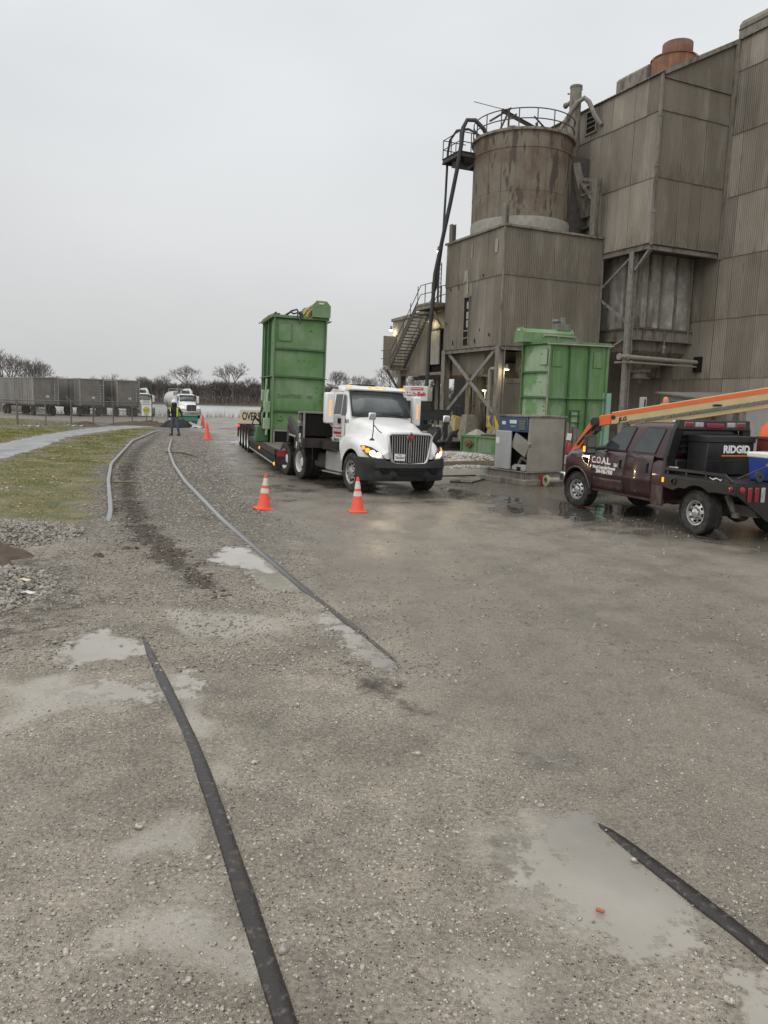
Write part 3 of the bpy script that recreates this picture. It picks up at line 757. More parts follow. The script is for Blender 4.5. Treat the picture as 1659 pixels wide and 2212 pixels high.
def rand_wedge(n, y0, y1, k=.62, lo=None):
    y = y0 * (y1 / y0) ** nrng.uniform(0, 1, n); x = nrng.uniform(-k, k, n) * (y + .3); return x, y
x1, y1 = rand_wedge(42000, 1.6, 8.0)
clump = wav(x1, y1, 3.1, 77) + .6 * wav(x1, y1, 9, 78)
kp = ((field(x1, y1, PUDDLES, .12) < .4) | (nrng.uniform(0, 1, len(x1)) < .22)) & (nrng.uniform(0, 1, len(x1)) < np.clip(.45 + 1.3 * clump, .08, 1) * (1 - .5 * field(x1, y1, SILT, .3)))
x1, y1 = x1[kp], y1[kp]
scatter_stones('pebbles', x1, y1, ground_z(x1, y1) + .001, np.clip(nrng.lognormal(-5.55, .55, len(x1)), .0022, .02), M['pebble'])
tag(bpy.data.objects['pebbles'], 'loose pebbles strewn over the near yard', 'pebbles', None, 'stuff')
x2, y2 = rand_wedge(42000, 6.0, 34)
d2 = .25 + .75 * (1 - field(x2, y2, ASPH, 1.2)) + .9 * wav(x2, y2, 1.7, 79)
kp = (nrng.uniform(0, 1, len(x2)) < np.clip(d2, 0.04, 1)) & (field(x2, y2, PUDDLES, .2) < .3)
x2, y2 = x2[kp], y2[kp]
scatter_stones('ballast_stones', x2, y2, ground_z(x2, y2) + .003, np.clip(nrng.lognormal(-4.7, .42, len(x2)), .004, .028), M['rock'])
tag(bpy.data.objects['ballast_stones'], 'crushed ballast stones between and beside the far rails', 'stones', None, 'stuff')
STONE_L = ['pale stone on the open gravel midway between the two near rail ends', 'pale stone just right of the grass-side rail at the bottom', 'stone at the lower right below the orange plug', 'dark stone on the gravel right of the shallow left puddle', 'small stone standing in the near puddle beside the rail', 'left one of two stones in the puddle at the rail tip', 'right one of two stones in the puddle at the rail tip', 'stone just above the near puddle left of the rail tip', 'stone left of the grass-side rail on the damp silt', 'single stone far out on the smooth asphalt at right', 'stone right of the grass-side rail above the silt film']
xb, yb = nrng.uniform(-16, -1, 60000), 8 * (46 / 8) ** nrng.uniform(0, 1, 60000)
ab = field(xb, yb, ASPH, 1.0, .3, 3); gb_ = field(xb, yb, GRASS, .6) ; mbk = field(xb, yb, MUD[:2], .4)
kp = (np.abs(xb + yb * .30 - 1.2) < 2.6) & (field(xb, yb, PUDDLES, .2) < .3) & (nrng.uniform(0, 1, len(xb)) < (1 - ab) * (1 - gb_) * (1 - mbk) ** 2)
xb, yb = xb[kp][:14000], yb[kp][:14000]
scatter_stones('rail_bed_stones', xb, yb, ground_z(xb, yb) + .004, np.clip(nrng.lognormal(-4.15, .4, len(xb)) * np.clip(yb / 16, .7, 1.6), .008, .05), M['rock'], .65, .4)
tag(bpy.data.objects['rail_bed_stones'], 'coarse stones of the rail bed between the two far rails', 'stones', None, 'stuff')
# a few single stones one can pick out near the camera
for i, (sx, sy, sr) in enumerate(((.25,4.62,.026),(-.36,2.83,.03),(1.35,2.62,.024),(-.60,5.35,.03),(1.28,3.52,.018),(-2.92,6.65,.03),(-2.75,6.62,.028),(.92,4.02,.026),(-1.22,3.70,.028),(1.50,5.98,.022),(-.75,4.45,.026))):
    V, F = ico(); g = np.random.default_rng(i)
    v = V * (1 + .25 * g.uniform(-1, 1, (12, 1))) * np.array([sr * 1.3, sr, sr * .8])
    me = bpy.data.meshes.new('stone'); me.from_pydata([tuple(q_) for q_ in v], [], [tuple(int(k_) for k_ in f_) for f_ in F]); me.materials.append(M['rock' if i % 2 else 'pebble'])
    o = tag(obj('stone', me, None, (sx, sy, sr * .35), i * 1.3), STONE_L[i], 'stone', 'single stones in the foreground')
    m_ = o.modifiers.new('sub', 'SUBSURF'); m_.levels = 1; m_.render_levels = 1

# crushed-stone heap and earth clod at the left
def heap(name, cx, cy, a, b_, h, mt, n, rot, label, cat, seed, lump=.25, pw=2.6):
    r = np.random.default_rng(seed); rows = []
    for i in range(15):
        t = i / 14; ring = []
        for k in range(40):
            th = 2 * math.pi * k / 40
            w_ = 1 + .18 * math.sin(3 * th + seed) + .10 * math.sin(7 * th + 2 * seed)
            x, y = a * t * w_ * math.cos(th), b_ * t * w_ * math.sin(th)
            z = h * (1 - t ** pw) * (1 + lump * math.sin(5 * x / a + seed) * math.cos(4 * y / b_) + lump * r.uniform(-1, 1) * min(1, 3 * t)) - .03 * (t > .95)
            c, s_ = math.cos(rot), math.sin(rot)
            ring.append((cx + x * c - y * s_, cy + x * s_ + y * c, z))
        rows.append(ring)
    mb = MB(); mb.grid(rows, True)
    return tag(mb.build(name, mt, smooth=180), label, cat)
def heap_stones(name, cx, cy, a, b_, h, n, r0, rot, mt, label, seed):
    g = np.random.default_rng(seed); t = np.sqrt(g.uniform(0, 1.25, n)); th = g.uniform(0, 6.28, n)
    x, y = a * t * np.cos(th), b_ * t * np.sin(th); c, s_ = math.cos(rot), math.sin(rot)
    z = h * np.clip(1 - t ** 2.6, 0, 1)
    scatter_stones(name, cx + x * c - y * s_, cy + x * s_ + y * c, z + .008, np.clip(g.lognormal(math.log(r0), .4, n), r0 * .4, r0 * 2.2), mt, .7, .42)
    tag(bpy.data.objects[name], label, 'stones', None, 'stuff')
heap('gravel_heap', -5.45, 8.15, 1.35, 1.15, .20, M['rock'], 0, .4, 'low heap of grey crushed stone at the left edge of the yard', 'gravel heap', 3)
heap_stones('heap_stones', -5.45, 8.15, 1.6, 1.4, .21, 6000, .020, .4, M['rock'], 'crushed stones of the heap left of the near rail', 5)
heap('earth_clod', -5.75, 10.3, 1.15, .62, .15, M['soil'], 0, -.5, 'brown clump of wet earth and turf behind the gravel heap', 'earth', 4, .5)
heap_stones('verge_stones', -6.5, 11.9, 1.5, 1.4, .08, 4200, .020, .2, M['rock'], 'grey stones spilled between the turf and the earth clump', 6)
MUD_L = ['dark mud lump at the head of the rut, leftmost of three', 'largest dark mud lump at the head of the rut', 'dark mud lump nearest the camera beside the rut', 'small dark mud lump right of the rut head', 'mud lump at the edge of the turf above the earth clump']
for i, (cx, cy, r_) in enumerate(((-3.75,11.05,.10),(-3.30,11.05,.13),(-3.95,10.5,.12),(-2.9,10.75,.09),(-4.9,12.1,.12))):
    heap('mud_clod', cx, cy, r_ * .9, r_ * .65, r_ * .3, M['soil'], 0, i, MUD_L[i], 'mud', 20 + i, .5)['group'] = 'mud lumps by the rut'

# crumbs of mud along the rut
xm, ym = nrng.uniform(-9, -1.5, 30000), nrng.uniform(8, 26, 30000)
fm = field(xm, ym, MUD[:2], .5, .2, 6); kp = nrng.uniform(0, 1, len(xm)) < fm ** 2 * .8
xm, ym = xm[kp], ym[kp]
scatter_stones('mud_crumbs', xm, ym, ground_z(xm, ym) + .004, np.clip(nrng.lognormal(-4.15, .5, len(xm)), .006, .05), M['soil'], .6, .4)
tag(bpy.data.objects['mud_crumbs'], 'dark crumbs of mud along the rut inside the grass-side rail', 'mud', None, 'stuff')
# grass blades
def blades(name, poly, n, h0, label, near=None):
    q_ = np.array(poly); x = nrng.uniform(q_[:, 0].min(), q_[:, 0].max(), n * 4); y = nrng.uniform(q_[:, 1].min(), q_[:, 1].max(), n * 4)
    w_ = np.clip(22 / np.maximum(y, 8), .2, 1)
    sd = sdist(x, y, poly) + 1.3 * wav(x, y, 1.6, 9) + .6 * wav(x, y, 5, 8) + .25
    k = (sd < -.05) & (nrng.uniform(0, 1, n * 4) < w_ * np.clip(.62 + 1.7 * wav(x, y, 2.1, 10), .04, 1)); x, y = x[k][:n], y[k][:n]
    n = len(x); far = np.clip(y / 16, 1, 3.0)
    h = h0 * nrng.uniform(.5, 1.3, n) * np.sqrt(far); wd = .006 * far * nrng.uniform(.7, 1.4, n); a = nrng.uniform(0, 6.28, n)
    lx, ly = nrng.normal(0, .45, n) * h, nrng.normal(0, .45, n) * h
    z = ground_z(x, y) - .005
    co = np.stack([np.stack([x - wd * np.cos(a), y - wd * np.sin(a), z], 1), np.stack([x + wd * np.cos(a), y + wd * np.sin(a), z], 1), np.stack([x + lx, y + ly, z + h], 1)], 1).reshape(-1, 3)
    tag(raw_mesh(name, co, np.arange(n * 3).reshape(-1, 3), M['grassblade']), label, 'grass', None, 'stuff')
ql, yl = nrng.uniform(-18, -5, 24000), nrng.uniform(12, 54, 24000)
kp = field(ql, yl, GRASS[:1], .8) > .4; ql, yl = ql[kp][:2600], yl[kp][:2600]
scatter_stones('fallen_leaves', ql, yl, ground_z(ql, yl) + .03, np.clip(nrng.lognormal(-3.75, .4, len(ql)), .01, .05), M['leaf'], .15, .4)
tag(bpy.data.objects['fallen_leaves'], 'pale fallen leaves and stones scattered through the grass', 'leaves', None, 'stuff')
blades('grass', GRASS[0], 90000, .034, 'short yellowing grass between the footpath and the rail')
blades('grass_strip', GRASS[1], 26000, .05, 'grass strip between the footpath and the fence')
blades('grass_far', GRASS[2], 14000, .08, 'grass beyond the chain-link fence')
# ================================================================= the plant (frame: x = along the right-hand faces, y = along the left-hand faces)
P0 = Vector((6.353, 44.718, 0)); BR = R(25.3)
def plant(name, label, cat, group=None):
    return thing(name, label, cat, P0, BR, group)
_pm = {}
def panel_mesh(m, waves=7, amp=.017):
    if (m.name, waves) in _pm: return _pm[(m.name, waves)]
    mb = MB(); n = waves * 4; lo, hi = [], []
    for k in range(n + 1):
        x = k / n; y = amp * math.cos(2 * math.pi * waves * x)
        lo.append((x, y - .045, 0)); hi.append((x, y, 1.0))
    mb.grid([lo, hi])
    # a return along the bottom edge so that laps throw a shadow line
    mb.grid([[(p[0], p[1] + .05, 0.0) for p in lo], lo])
    me = mb.mesh('panel', m); me.polygons.foreach_set('use_smooth', [True] * len(me.polygons))
    me.set_sharp_from_angle(angle=R(50))
    _pm[(m.name, waves)] = me
    return me
def sloped_panel(m, w, h0, h1, waves=7, amp=.017):
    mb = MB(); n = waves * 4; lo, hi = [], []
    for k in range(n + 1):
        x = k / n; y = amp * math.cos(2 * math.pi * waves * x)
        lo.append((x * w, y - .045, 0)); hi.append((x * w, y, h0 + (h1 - h0) * x))
    mb.grid([lo, hi])
    return mb.mesh('panel', m, 50)
def clad(parent, face, const, a0, a1, zs, m, pw=.95, off=0.0, skip=None):
    """corrugated sheets, one object each, in courses. face 'u': plane y=const seen from -y; face 'v': plane x=const seen from -x"""
    n = max(1, round(abs(a1 - a0) / pw)); w_ = abs(a1 - a0) / n
    for i in range(len(zs) - 1):
        for k in range(n):
            a = min(a0, a1) + k * w_
            if skip and skip(a + w_ / 2, (zs[i] + zs[i + 1]) / 2): continue
            mm = m[(i * 7 + k * 3 + (k * k) % 5) % len(m)] if isinstance(m, list) else m
            o = obj('panel', panel_mesh(mm, max(2, round(w_ / .128))), parent)
            jit = (.006 if k % 2 else -.006) + rng.uniform(-.005, .005)
            if face == 'u': o.location = (a, const + off + jit, zs[i])
            else: o.location = (const + off + jit, a + w_, zs[i]); o.rotation_euler = (0, 0, -math.pi / 2)
            o.scale = (w_ * .998, 1, zs[i + 1] - zs[i] + .03)

# ----------------------------------------------------------------- main building
b = plant('plant_building', 'tall brown corrugated-metal plant building filling the right of the scene', 'building')
MW = 12.3
mb = MB()   # closed core behind the cladding
mb.bb((MW + .14, -16, -.2), (26, 18, 22.7)); mb.bb((7.14, -3.7, 11.5), (MW + .2, 10.5, 20.1))
mb.prism([(7.14, 20.05), (MW + .2, 20.05), (MW + .2, 22.6)], -3.7, 10.5)
mb.build('core', M['dark'], b)
clad(b, 'v', MW, -14.2, -3.9, [-.3, .8, 4.2, 7.62, 11.05, 14.4, 17.8, 21.15, 22.85], [M['clad'], M['clad'], M['clad_pale']])
clad(b, 'v', MW, -3.88, 18.2, [-.3, .8, 4.2, 7.62, 11.3], [M['clad'], M['clad_dark']])
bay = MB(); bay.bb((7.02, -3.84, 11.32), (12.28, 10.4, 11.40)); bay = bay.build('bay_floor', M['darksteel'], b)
clad(b, 'v', 7.0, -3.84, 10.2, [11.42, 14.88, 18.3, 20.22], [M['clad_pale'], M['clad_pale'], M['clad']])
clad(b, 'u', -3.86, 7.02, 12.3, [11.38, 14.9, 18.35], M['clad_dark'], pw=.9)
nn = 6; ww = (12.3 - 7.02) / nn
for k in range(nn):
    x0 = 7.02 + k * ww; zt0 = 20.25 + (x0 - 7.0) * .5; zt1 = zt0 + ww * .5
    lim = 20.0
    o = obj('panel', sloped_panel(M['clad_dark'], ww, min(1.65, zt0 - 18.36), min(1.65, zt1 - 18.36)), b, (x0, -3.86, 18.36))
    if zt1 > 20.06:
        o = obj('panel', sloped_panel(M['clad_dark'], ww, max(.02, zt0 - 20.0), max(.05, zt1 - 20.0)), b, (x0, -3.88, 20.0))
# roof: one sheet falling towards the camera side, corrugated edge
mb = MB(); n = 110
lo = [(6.86, -4.05 + k * .13, 20.22 + .02 * (k % 2)) for k in range(n)]; hi = [(12.6, p[1], p[2] + 2.87) for p in lo]
mb.grid([lo, hi]); mb.grid([[(p[0], p[1], p[2] - .05) for p in lo], lo])
mb.grid([[(12.16, -14.2 + k * .13, 22.88 + .02 * (k % 2)) for k in range(80)], [(19, -14.2 + k * .13, 26.3 + .02 * (k % 2)) for k in range(80)]])
mb.grid([[(12.16, -14.2 + k * .13, 22.80 + .02 * (k % 2)) for k in range(80)], [(12.16, -14.2 + k * .13, 22.88 + .02 * (k % 2)) for k in range(80)]])
roof = mb.build('roof', M['bldsteel'], b, solid=.02)
mb = MB(); mb.beam((7.0, -3.98, 20.18), (12.35, -3.98, 22.86), .14, .22); mb.build('rake_trim', M['bldsteel'], b)
# corner trims and their stepped flashing collars
mb = MB(); mb.bb((6.93, -3.99, 11.3), (7.07, -3.84, 20.2))
for z in (13.0, 15.4, 18.0): mb.bb((6.90, -4.02, z), (7.10, -3.83, z + .12))
mb.build('corner_trim', M['bldsteel'], b)
mb = MB()
for z0, z1, e in ((11.0, 12.6, .0), (12.6, 15.2, .03), (15.2, 17.9, .06), (17.9, 20.4, .09), (20.4, 22.8, .12)):
    mb.bb((12.16, -4.08 - e, z0), (12.34, -3.92, z1))
mb.build('inner_corner_trim', M['bldsteel'], b)
# louvred opening high in the bay
w_ = MB(); w_.bb((6.90, 1.22, 18.72), (7.0, 2.12, 19.95)); w_ = w_.build('louvre_opening', M['dark'], b)
mb = MB()
for a, c in (((6.85,1.18,18.66),(7.0,2.16,18.76)),((6.85,1.18,19.93),(7.0,2.16,20.03)),((6.85,1.14,18.66),(7.0,1.26,20.03)),((6.85,2.08,18.66),(7.0,2.20,20.03))): mb.bb(a, c)
for k in range(3): mb.beam((6.885, 1.25, 19.05 + k * .28), (6.885, 2.1, 19.05 + k * .28), .06, .05)
mb.build('louvre_frame', M['bldsteel'], w_)
# open underside of the bay: edge beams, column, braces
mb = MB(); mb.ibeam((7.0, -3.85, 11.26), (7.0, 10.0, 11.26), .22, .34); mb.ibeam((7.0, -3.80, 11.24), (12.2, -3.80, 11.24), .22, .34, up=(0, 0, 1))
for k in range(4): mb.ibeam((7.1, -2 + k * 2.6, 11.2), (12.2, -2 + k * 2.6, 11.2), .15, .2)
mb.build('edge_beam', M['bldsteel'], b)
mb = MB(); mb.ibeam((7.0, -2.62, 0), (7.0, -2.62, 11.1), .34, .34, .03, up=(1, 0, 0)); mb.build('column', M['greysteel'], b)
for p, q in (((7, -2.5, 10.9), (7, .4, 9.1)), ((7, .4, 9.0), (7, -2.45, 7.2)), ((7, -3.85, 11.1), (7, -2.8, 10.1)), ((7.2, -3.8, 11.1), (7.1, -2.7, 10.1)), ((7, -2.55, 6.4), (7, .2, 5.3))):
    mb = MB(); mb.beam(p, q, .10, .12); mb.build('brace', M['greysteel'], b)
# ribbed storage bin hung below the bay
bn = MB(); bn.bb((8.05, -2.1, 7.1), (12.15, 3.0, 11.3)); bn = bn.build('storage_bin', M['bin'], b)
for x in (8.10, 8.75, 9.70, 10.85, 12.0):
    mb = MB(); mb.bb((x - .05, -2.26, 7.1), (x + .05, -2.1, 11.25)); mb.build('rib', M['bldsteel'], bn)
for y in (-2.0, -1.0, .35, 1.6):
    mb = MB(); mb.bb((7.92, y - .05, 7.1), (8.05, y + .05, 11.25)); mb.build('rib', M['bldsteel'], bn)
gd = MB(); gd.ibeam((7.6, -2.2, 6.68), (12.5, -2.2, 6.68), .34, .72, .05); gd.ibeam((8.0, -2.0, 6.68), (8.0, 3.0, 6.68), .34, .72, .05)
for x in (7.9, 8.4, 9.3, 10.0, 10.7, 11.9): gd.bb((x - .025, -2.36, 6.37), (x + .025, -2.20, 6.99))
gd = gd.build('bin_girder', M['bldsteel'], b)
mb = MB(); rings = []
for z, a0, a1, c0, c1 in ((6.35, 8.3, 12.2, -2.0, 2.8), (5.75, 8.35, 12.3, -1.9, 2.7), (4.75, 9.85, 10.75, -.8, .2), (4.6, 9.85, 10.75, -.8, .2)):
    rings.append([(a0, c0, z), (a1, c0, z), (a1, c1, z), (a0, c1, z)])
mb.loft(rings); mb.build('bin_hopper', M['bldsteel'], b)
mb = MB(); mb.cyl((10.3, -.3, 4.62), (10.3, -.3, 4.56), .62); mb.cyl((10.3, -.3, 4.56), (10.3, -.3, 4.24), .46); mb.cyl((10.3, -.3, 4.24), (10.3, -.3, 4.18), .62)
mb.cyl((10.3, -.3, 4.18), (10.3, -.3, 3.9), .22, .12); mb.build('hopper_outlet', M['bldsteel'], b, smooth=40)
mb = MB(); mb.tube([(9.95, -2.45, 6.3), (9.95, -2.45, 6.1)], [.05, .05]); mb.lathe([(.03, 6.1), (.13, 6.02), (.15, 5.9), (.10, 5.78), (.13, 5.7), (.10, 5.55), (.03, 5.5)], (9.95, -2.45, 0)); mb.build('inspection_lamp', M['galv'], b, smooth=60)
mb = MB(); mb.tube([(6.1, -3.0, 5.24), (7.6, -3.0, 5.23), (12.4, -3.0, 5.16)], .13, 10)
for x in (6.1, 6.7, 12.25): mb.cyl((x - .04, -3, 5.23), (x + .04, -3, 5.23), .19)
mb.build('pipe', M['pipe'], b, smooth=40)
mb = MB(); mb.tube([(5.8, -3.0, 4.88), (6.9, -3.0, 4.95), (12.4, -3.0, 4.90)], .055, 8); mb.cyl((6.85, -3, 4.95), (7.05, -3, 4.95), .10); mb.build('pipe', M['pipe'], b, smooth=40)
mb = MB(); mb.bb((12.1, -3.3, 4.6), (12.36, -2.75, 5.5)); mb.build('wall_opening', M['dark'], b)
mb = MB(); mb.bb((11.6, 0.0, 4.3), (12.24, .6, 5.3)); mb.build('junction_duct', M['bldsteel'], b)
# roof monitors
for (u0, u1, v0, z0, z1) in ((1.75, -.75, 8.4, 21.0, 22.1),):
    mb = MB(); rings = []
    for u in (u1, u0): rings.append([(8.7, u, 20.8), (8.7, u, 21.95), (8.85, u, 22.12), (10.4, u, 22.12), (10.55, u, 21.95), (10.55, u, 21.0)])
    mb.loft(rings); mb.build('roof_monitor', M['bldsteel'], b)
mb = MB(); rings = []
for u in (-13, -3.42): rings.append([(12.9, u, 23.0), (12.9, u, 24.0), (13.1, u, 24.28), (15.2, u, 24.28), (15.4, u, 24.0), (15.4, u, 23.5)])
mb.loft(rings); mb.build('roof_monitor', M['bldsteel'], b)
mb = MB(); mb.bb((12.86, -13, 23.72), (12.9, -3.40, 23.78)); mb.build('monitor_flashing', M['darksteel'], b)
# rusty exhaust stack on the roof
st = MB(); st.lathe([(1.28, 20.5), (1.28, 22.22), (1.26, 22.24)], (10.0, -1.55, 0), n=40); st.lathe([(1.26, 22.24), (.8, 22.26)], (10.0, -1.55, 0), n=40)
st = st.build('exhaust_stack', M['rust'], b, smooth=50)
mb = MB(); mb.lathe([(.84, 22.2), (.84, 23.02), (.82, 23.04), (.72, 23.04), (.72, 22.5)], (10.0, -1.75, 0), n=40); mb.build('stack_cap', M['rust2'], st, smooth=50)
mb = MB(); mb.lathe([(1.32, 22.20), (1.32, 22.26)], (10.0, -1.55, 0), n=40); mb.lathe([(1.32, 22.26), (1.26, 22.26)], (10.0, -1.55, 0), n=40); mb.build('stack_rim', M['rust2'], st)

# ----------------------------------------------------------------- square bin house on legs
t = plant('bin_house', 'square corrugated bin house on steel legs below the silo', 'tower')
mb = MB(); mb.bb((.12, .12, 5.75), (6.85, 6.45, 12.25)); mb.build('core', M['dark'], t)
clad(t, 'v', 0.0, .04, 6.55, [5.68, 9.62, 12.26], [M['clad_dark'], M['clad'], M['clad_dark']], pw=.82,
     skip=lambda a, z: False)
clad(t, 'u', 0.0, .02, 6.95, [5.66, 9.62, 12.26], M['clad_dark'], pw=.87)
mb = MB(); mb.bb((-.12, -.12, 12.24), (7.05, -.02, 12.36)); mb.bb((-.12, -.02, 12.24), (-.02, 6.6, 12.36)); mb.bb((-.02, -.02, 12.25), (6.98, 6.55, 12.30)); mb.build('roof', M['bldsteel'], t)
mb = MB(); mb.bb((-.075, -.075, 5.6), (.02, .02, 12.24)); mb.build('corner_trim', M['bldsteel'], t)
mb = MB(); mb.bb((6.93, -.10, 5.6), (7.03, .02, 12.24)); mb.build('corner_trim', M['bldsteel'], t)
# slot window with broken panes
wo = MB(); wo.bb((-.085, 3.42, 5.9), (.05, 3.98, 8.75)); wo = wo.build('slot_window', M['dark'], t)
mb = MB()
for y in (3.38, 4.0): mb.bb((-.12, y - .03, 5.9), (-.06, y + .03, 8.8))
mb.bb((-.14, 3.3, 8.72), (-.06, 4.08, 8.80)); mb.build('window_frame', M['bldsteel'], wo)
for z in (6.95, 7.45, 8.05):
    mb = MB(); mb.bb((-.10, 3.46, z), (-.09, 3.66, z + .42)); mb.build('pane', M['wallpatch'], wo)
mb = MB(); mb.beam((-.10, 3.45, 6.75), (-.10, 3.95, 6.75), .04, .08); mb.beam((-.10, 3.45, 6.35), (-.10, 3.95, 6.3), .04, .08); mb.build('window_bar', M['bldsteel'], wo)
for (y, z, dy, dz) in ((3.75, 9.72, .36, .62), (3.65, 8.9, .16, .8), (3.3, 11.0, .12, .8), (.55, 10.9, .3, .75)):
    mb = MB(); mb.bb((-.068, y, z), (-.062, y + dy, z + dz)); mb.build('sheet_patch', M['wallpatch'], t)
for (y, z, dy, dz) in ((5.7, 9.35, .16, .18), (1.9, 9.75, .18, .14), (5.2, 5.95, .14, .35), (2.6, 5.95, .14, .3), (1.0, 6.25, .22, .2), (6.1, 7.3, .15, .15), (2.1, 6.6, .1, .2), (4.8, 9.3, .08, .35)):
    mb = MB(); mb.prism([(y, z), (y + dy * .6, z + dz * .1), (y + dy, z + dz * .8), (y + dy * .4, z + dz)], -.072, -.066, 'YZ'); mb.build('rust_hole', M['dark'], t)
# frame under it
for (x, y) in ((.12, .12), (.12, 6.4), (6.8, .12), (6.8, 6.4)):
    mb = MB(); mb.ibeam((x, y, .9), (x, y, 5.7), .42, .42, .04, up=(1, 0, 0)); lg = mb.build('leg', M['bldsteel'], t)
    mb = MB(); mb.loft([[(x - s, y - s, z), (x + s, y - s, z), (x + s, y + s, z), (x - s, y + s, z)] for z, s in ((-.1, .52), (.75, .42), (.95, .36))]); mb.build('pedestal', M['concrete'], lg)
for p, q in (((.05, .5, 5.5), (.05, 5.9, 1.9)), ((.05, 5.9, 5.5), (.05, .5, 1.9))):
    mb = MB(); mb.beam(p, q, .07, .22); mb.build('brace', M['greysteel'], t)
mb = MB()
for p, q in (((.0, .05, 5.6), (0, 6.5, 5.6)), ((.05, 0, 5.6), (6.9, 0, 5.6)), ((3.4, 0, 5.55), (3.4, 6.5, 5.55)), ((6.8, 0, 5.6), (6.8, 6.5, 5.6)), ((0, 6.4, 5.6), (6.9, 6.4, 5.6))): mb.ibeam(p, q, .2, .26)
mb.build('floor_beam', M['bldsteel'], t)
# pair of H-section stubs through the roof
for (x, y) in ((.32, .5), (.32, 6.45)):
    mb = MB(); mb.ibeam((x, y, 12.3), (x, y, 13.55), .34, .30, .04, up=(1, 0, 0)); mb.build('column_stub', M['bldsteel'], t)
# standpipe and hanging hopper below the floor
mb = MB(); mb.tube([(.1, .35, 4.4), (.1, .95, 4.4), (.1, 1.06, 4.3), (.1, 1.06, 1.0)], .11, 10); mb.build('standpipe', M['pipe'], t, smooth=50)
mb = MB(); mb.loft([[(2.6 - s, .9 - s, z), (2.6 + s, .9 - s, z), (2.6 + s, .9 + s, z), (2.6 - s, .9 + s, z)] for z, s in ((5.5, .5), (4.4, .5), (3.6, .2), (3.3, .18))]); mb.build('discharge_hopper', M['bldsteel'], t)
mb = MB(); mb.bb((.5, 2.4, 4.15), (6.5, 6.2, 5.58)); mb.build('hopper_casing', M['clad_dark'], t)
mb = MB(); mb.loft([[(1.6, y - .75, 4.9), (1.6, y + .75, 4.9), (2.9, y + .75, 4.9), (2.9, y - .75, 4.9)] for y in (2.2, 4.0)]); mb.build('screw_conveyor', M['bldsteel'], t)

# ----------------------------------------------------------------- silo
SC = Vector((3.25, 3.4, 0))
s = plant('silo', 'round rust-stained steel silo with railings on top of the bin house', 'silo')
mb = MB(); mb.lathe([(2.95, 13.15), (2.95, 13.6), (2.95, 14.2), (2.95, 14.9), (2.95, 15.6), (2.95, 16.3), (2.95, 17.0)], SC, n=72); mb.lathe([(2.98, 16.95), (2.98, 17.2), (2.98, 17.5), (2.98, 17.78)], SC, n=72); mb.lathe([(2.98, 16.95), (2.94, 16.95)], SC, n=72); mb.lathe([(2.945, 14.58), (2.962, 14.59), (2.962, 14.63), (2.945, 14.64)], SC, n=72); mb.lathe([(3.0, 17.76), (3.04, 17.95)], SC, n=72)
mb.lathe([(3.04, 17.95), (0.01, 18.35)], SC, n=72); shell = mb.build('shell', M['silo'], s, smooth=40)
mb = MB(); mb.lathe([(2.975, 12.3), (2.985, 13.12), (2.97, 13.17), (2.95, 13.17)], SC, n=72); mb.build('base_ring', M['concrete'], s, smooth=40)
mb = MB(); mb.lathe([(3.02, 17.84), (3.10, 17.84), (3.10, 17.98), (3.0, 18.0)], SC, n=72); mb.build('top_ring', M['bldsteel'], s, smooth=40)
for k in range(9):
    a = R(195 + k * 17); mb = MB(); mb.beam((SC.x + 2.962 * math.cos(a), SC.y + 2.962 * math.sin(a), 13.2), (SC.x + 2.962 * math.cos(a), SC.y + 2.962 * math.sin(a), 16.95), .025, .012, (math.cos(a), math.sin(a), 0))
    mb.build('plate_seam', M['silo'], shell)
rail_r = 3.0
for z in (18.45, 19.0):
    mb = MB(); mb.tube([(SC.x + rail_r * math.cos(R(a)), SC.y + rail_r * math.sin(R(a)), z) for a in range(-30, 331, 6)], .032, 6); mb.build('handrail', M['darksteel'], s, smooth=50)
for a in range(-30, 320, 20):
    x, y = SC.x + rail_r * math.cos(R(a)), SC.y + rail_r * math.sin(R(a))
    mb = MB(); mb.cyl((x, y, 17.9), (x, y, 19.0), .032, n=6); mb.build('rail_post', M['darksteel'], s)
# davit frame on the silo roof
mb = MB(); mb.ibeam((1.5, 3.2, 19.55), (5.2, 3.6, 18.85), .14, .2, .025)
for p, q in (((2.0, 3.2, 18.1), (2.0, 3.2, 19.75)), ((4.2, 3.5, 18.1), (4.2, 3.5, 19.4)), ((4.6, 3.5, 18.1), (4.6, 3.5, 19.3)), ((1.3, 4.2, 19.2), (2.1, 3.1, 19.75)), ((2.0, 3.2, 19.2), (2.6, 3.3, 19.55)), ((4.0, 3.1, 19.2), (4.7, 4.1, 19.35)), ((1.3, 3.2, 18.2), (1.95, 3.2, 19.5))): mb.beam(p, q, .09)
mb.tube([(2.0, 3.3, 19.65), (-.2, 3.6, 19.85)], .02, 6); mb.tube([(3.4, 2.6, 19.35), (5.4, 3.4, 18.75), (5.6, 3.5, 18.3)], .05, 8)
mb.build('hoist_frame', M['darksteel'], s)
mb = MB(); mb.loft([[(3.1 - a, 2.1 - a, z), (3.1 + a, 2.1 - a, z), (3.1 + a, 2.1 + a, z), (3.1 - a, 2.1 + a, z)] for z, a in ((18.0, .22), (18.45, .22), (18.6, .10))]); mb.build('vent_hood', M['pipe'], s)
mb = MB(); mb.lathe([(.45, 18.0), (.45, 18.25), (.3, 18.38), (.01, 18.4)], (1.7, 2.3, 0), n=20); mb.build('manhole', M['darksteel'], s, smooth=50)
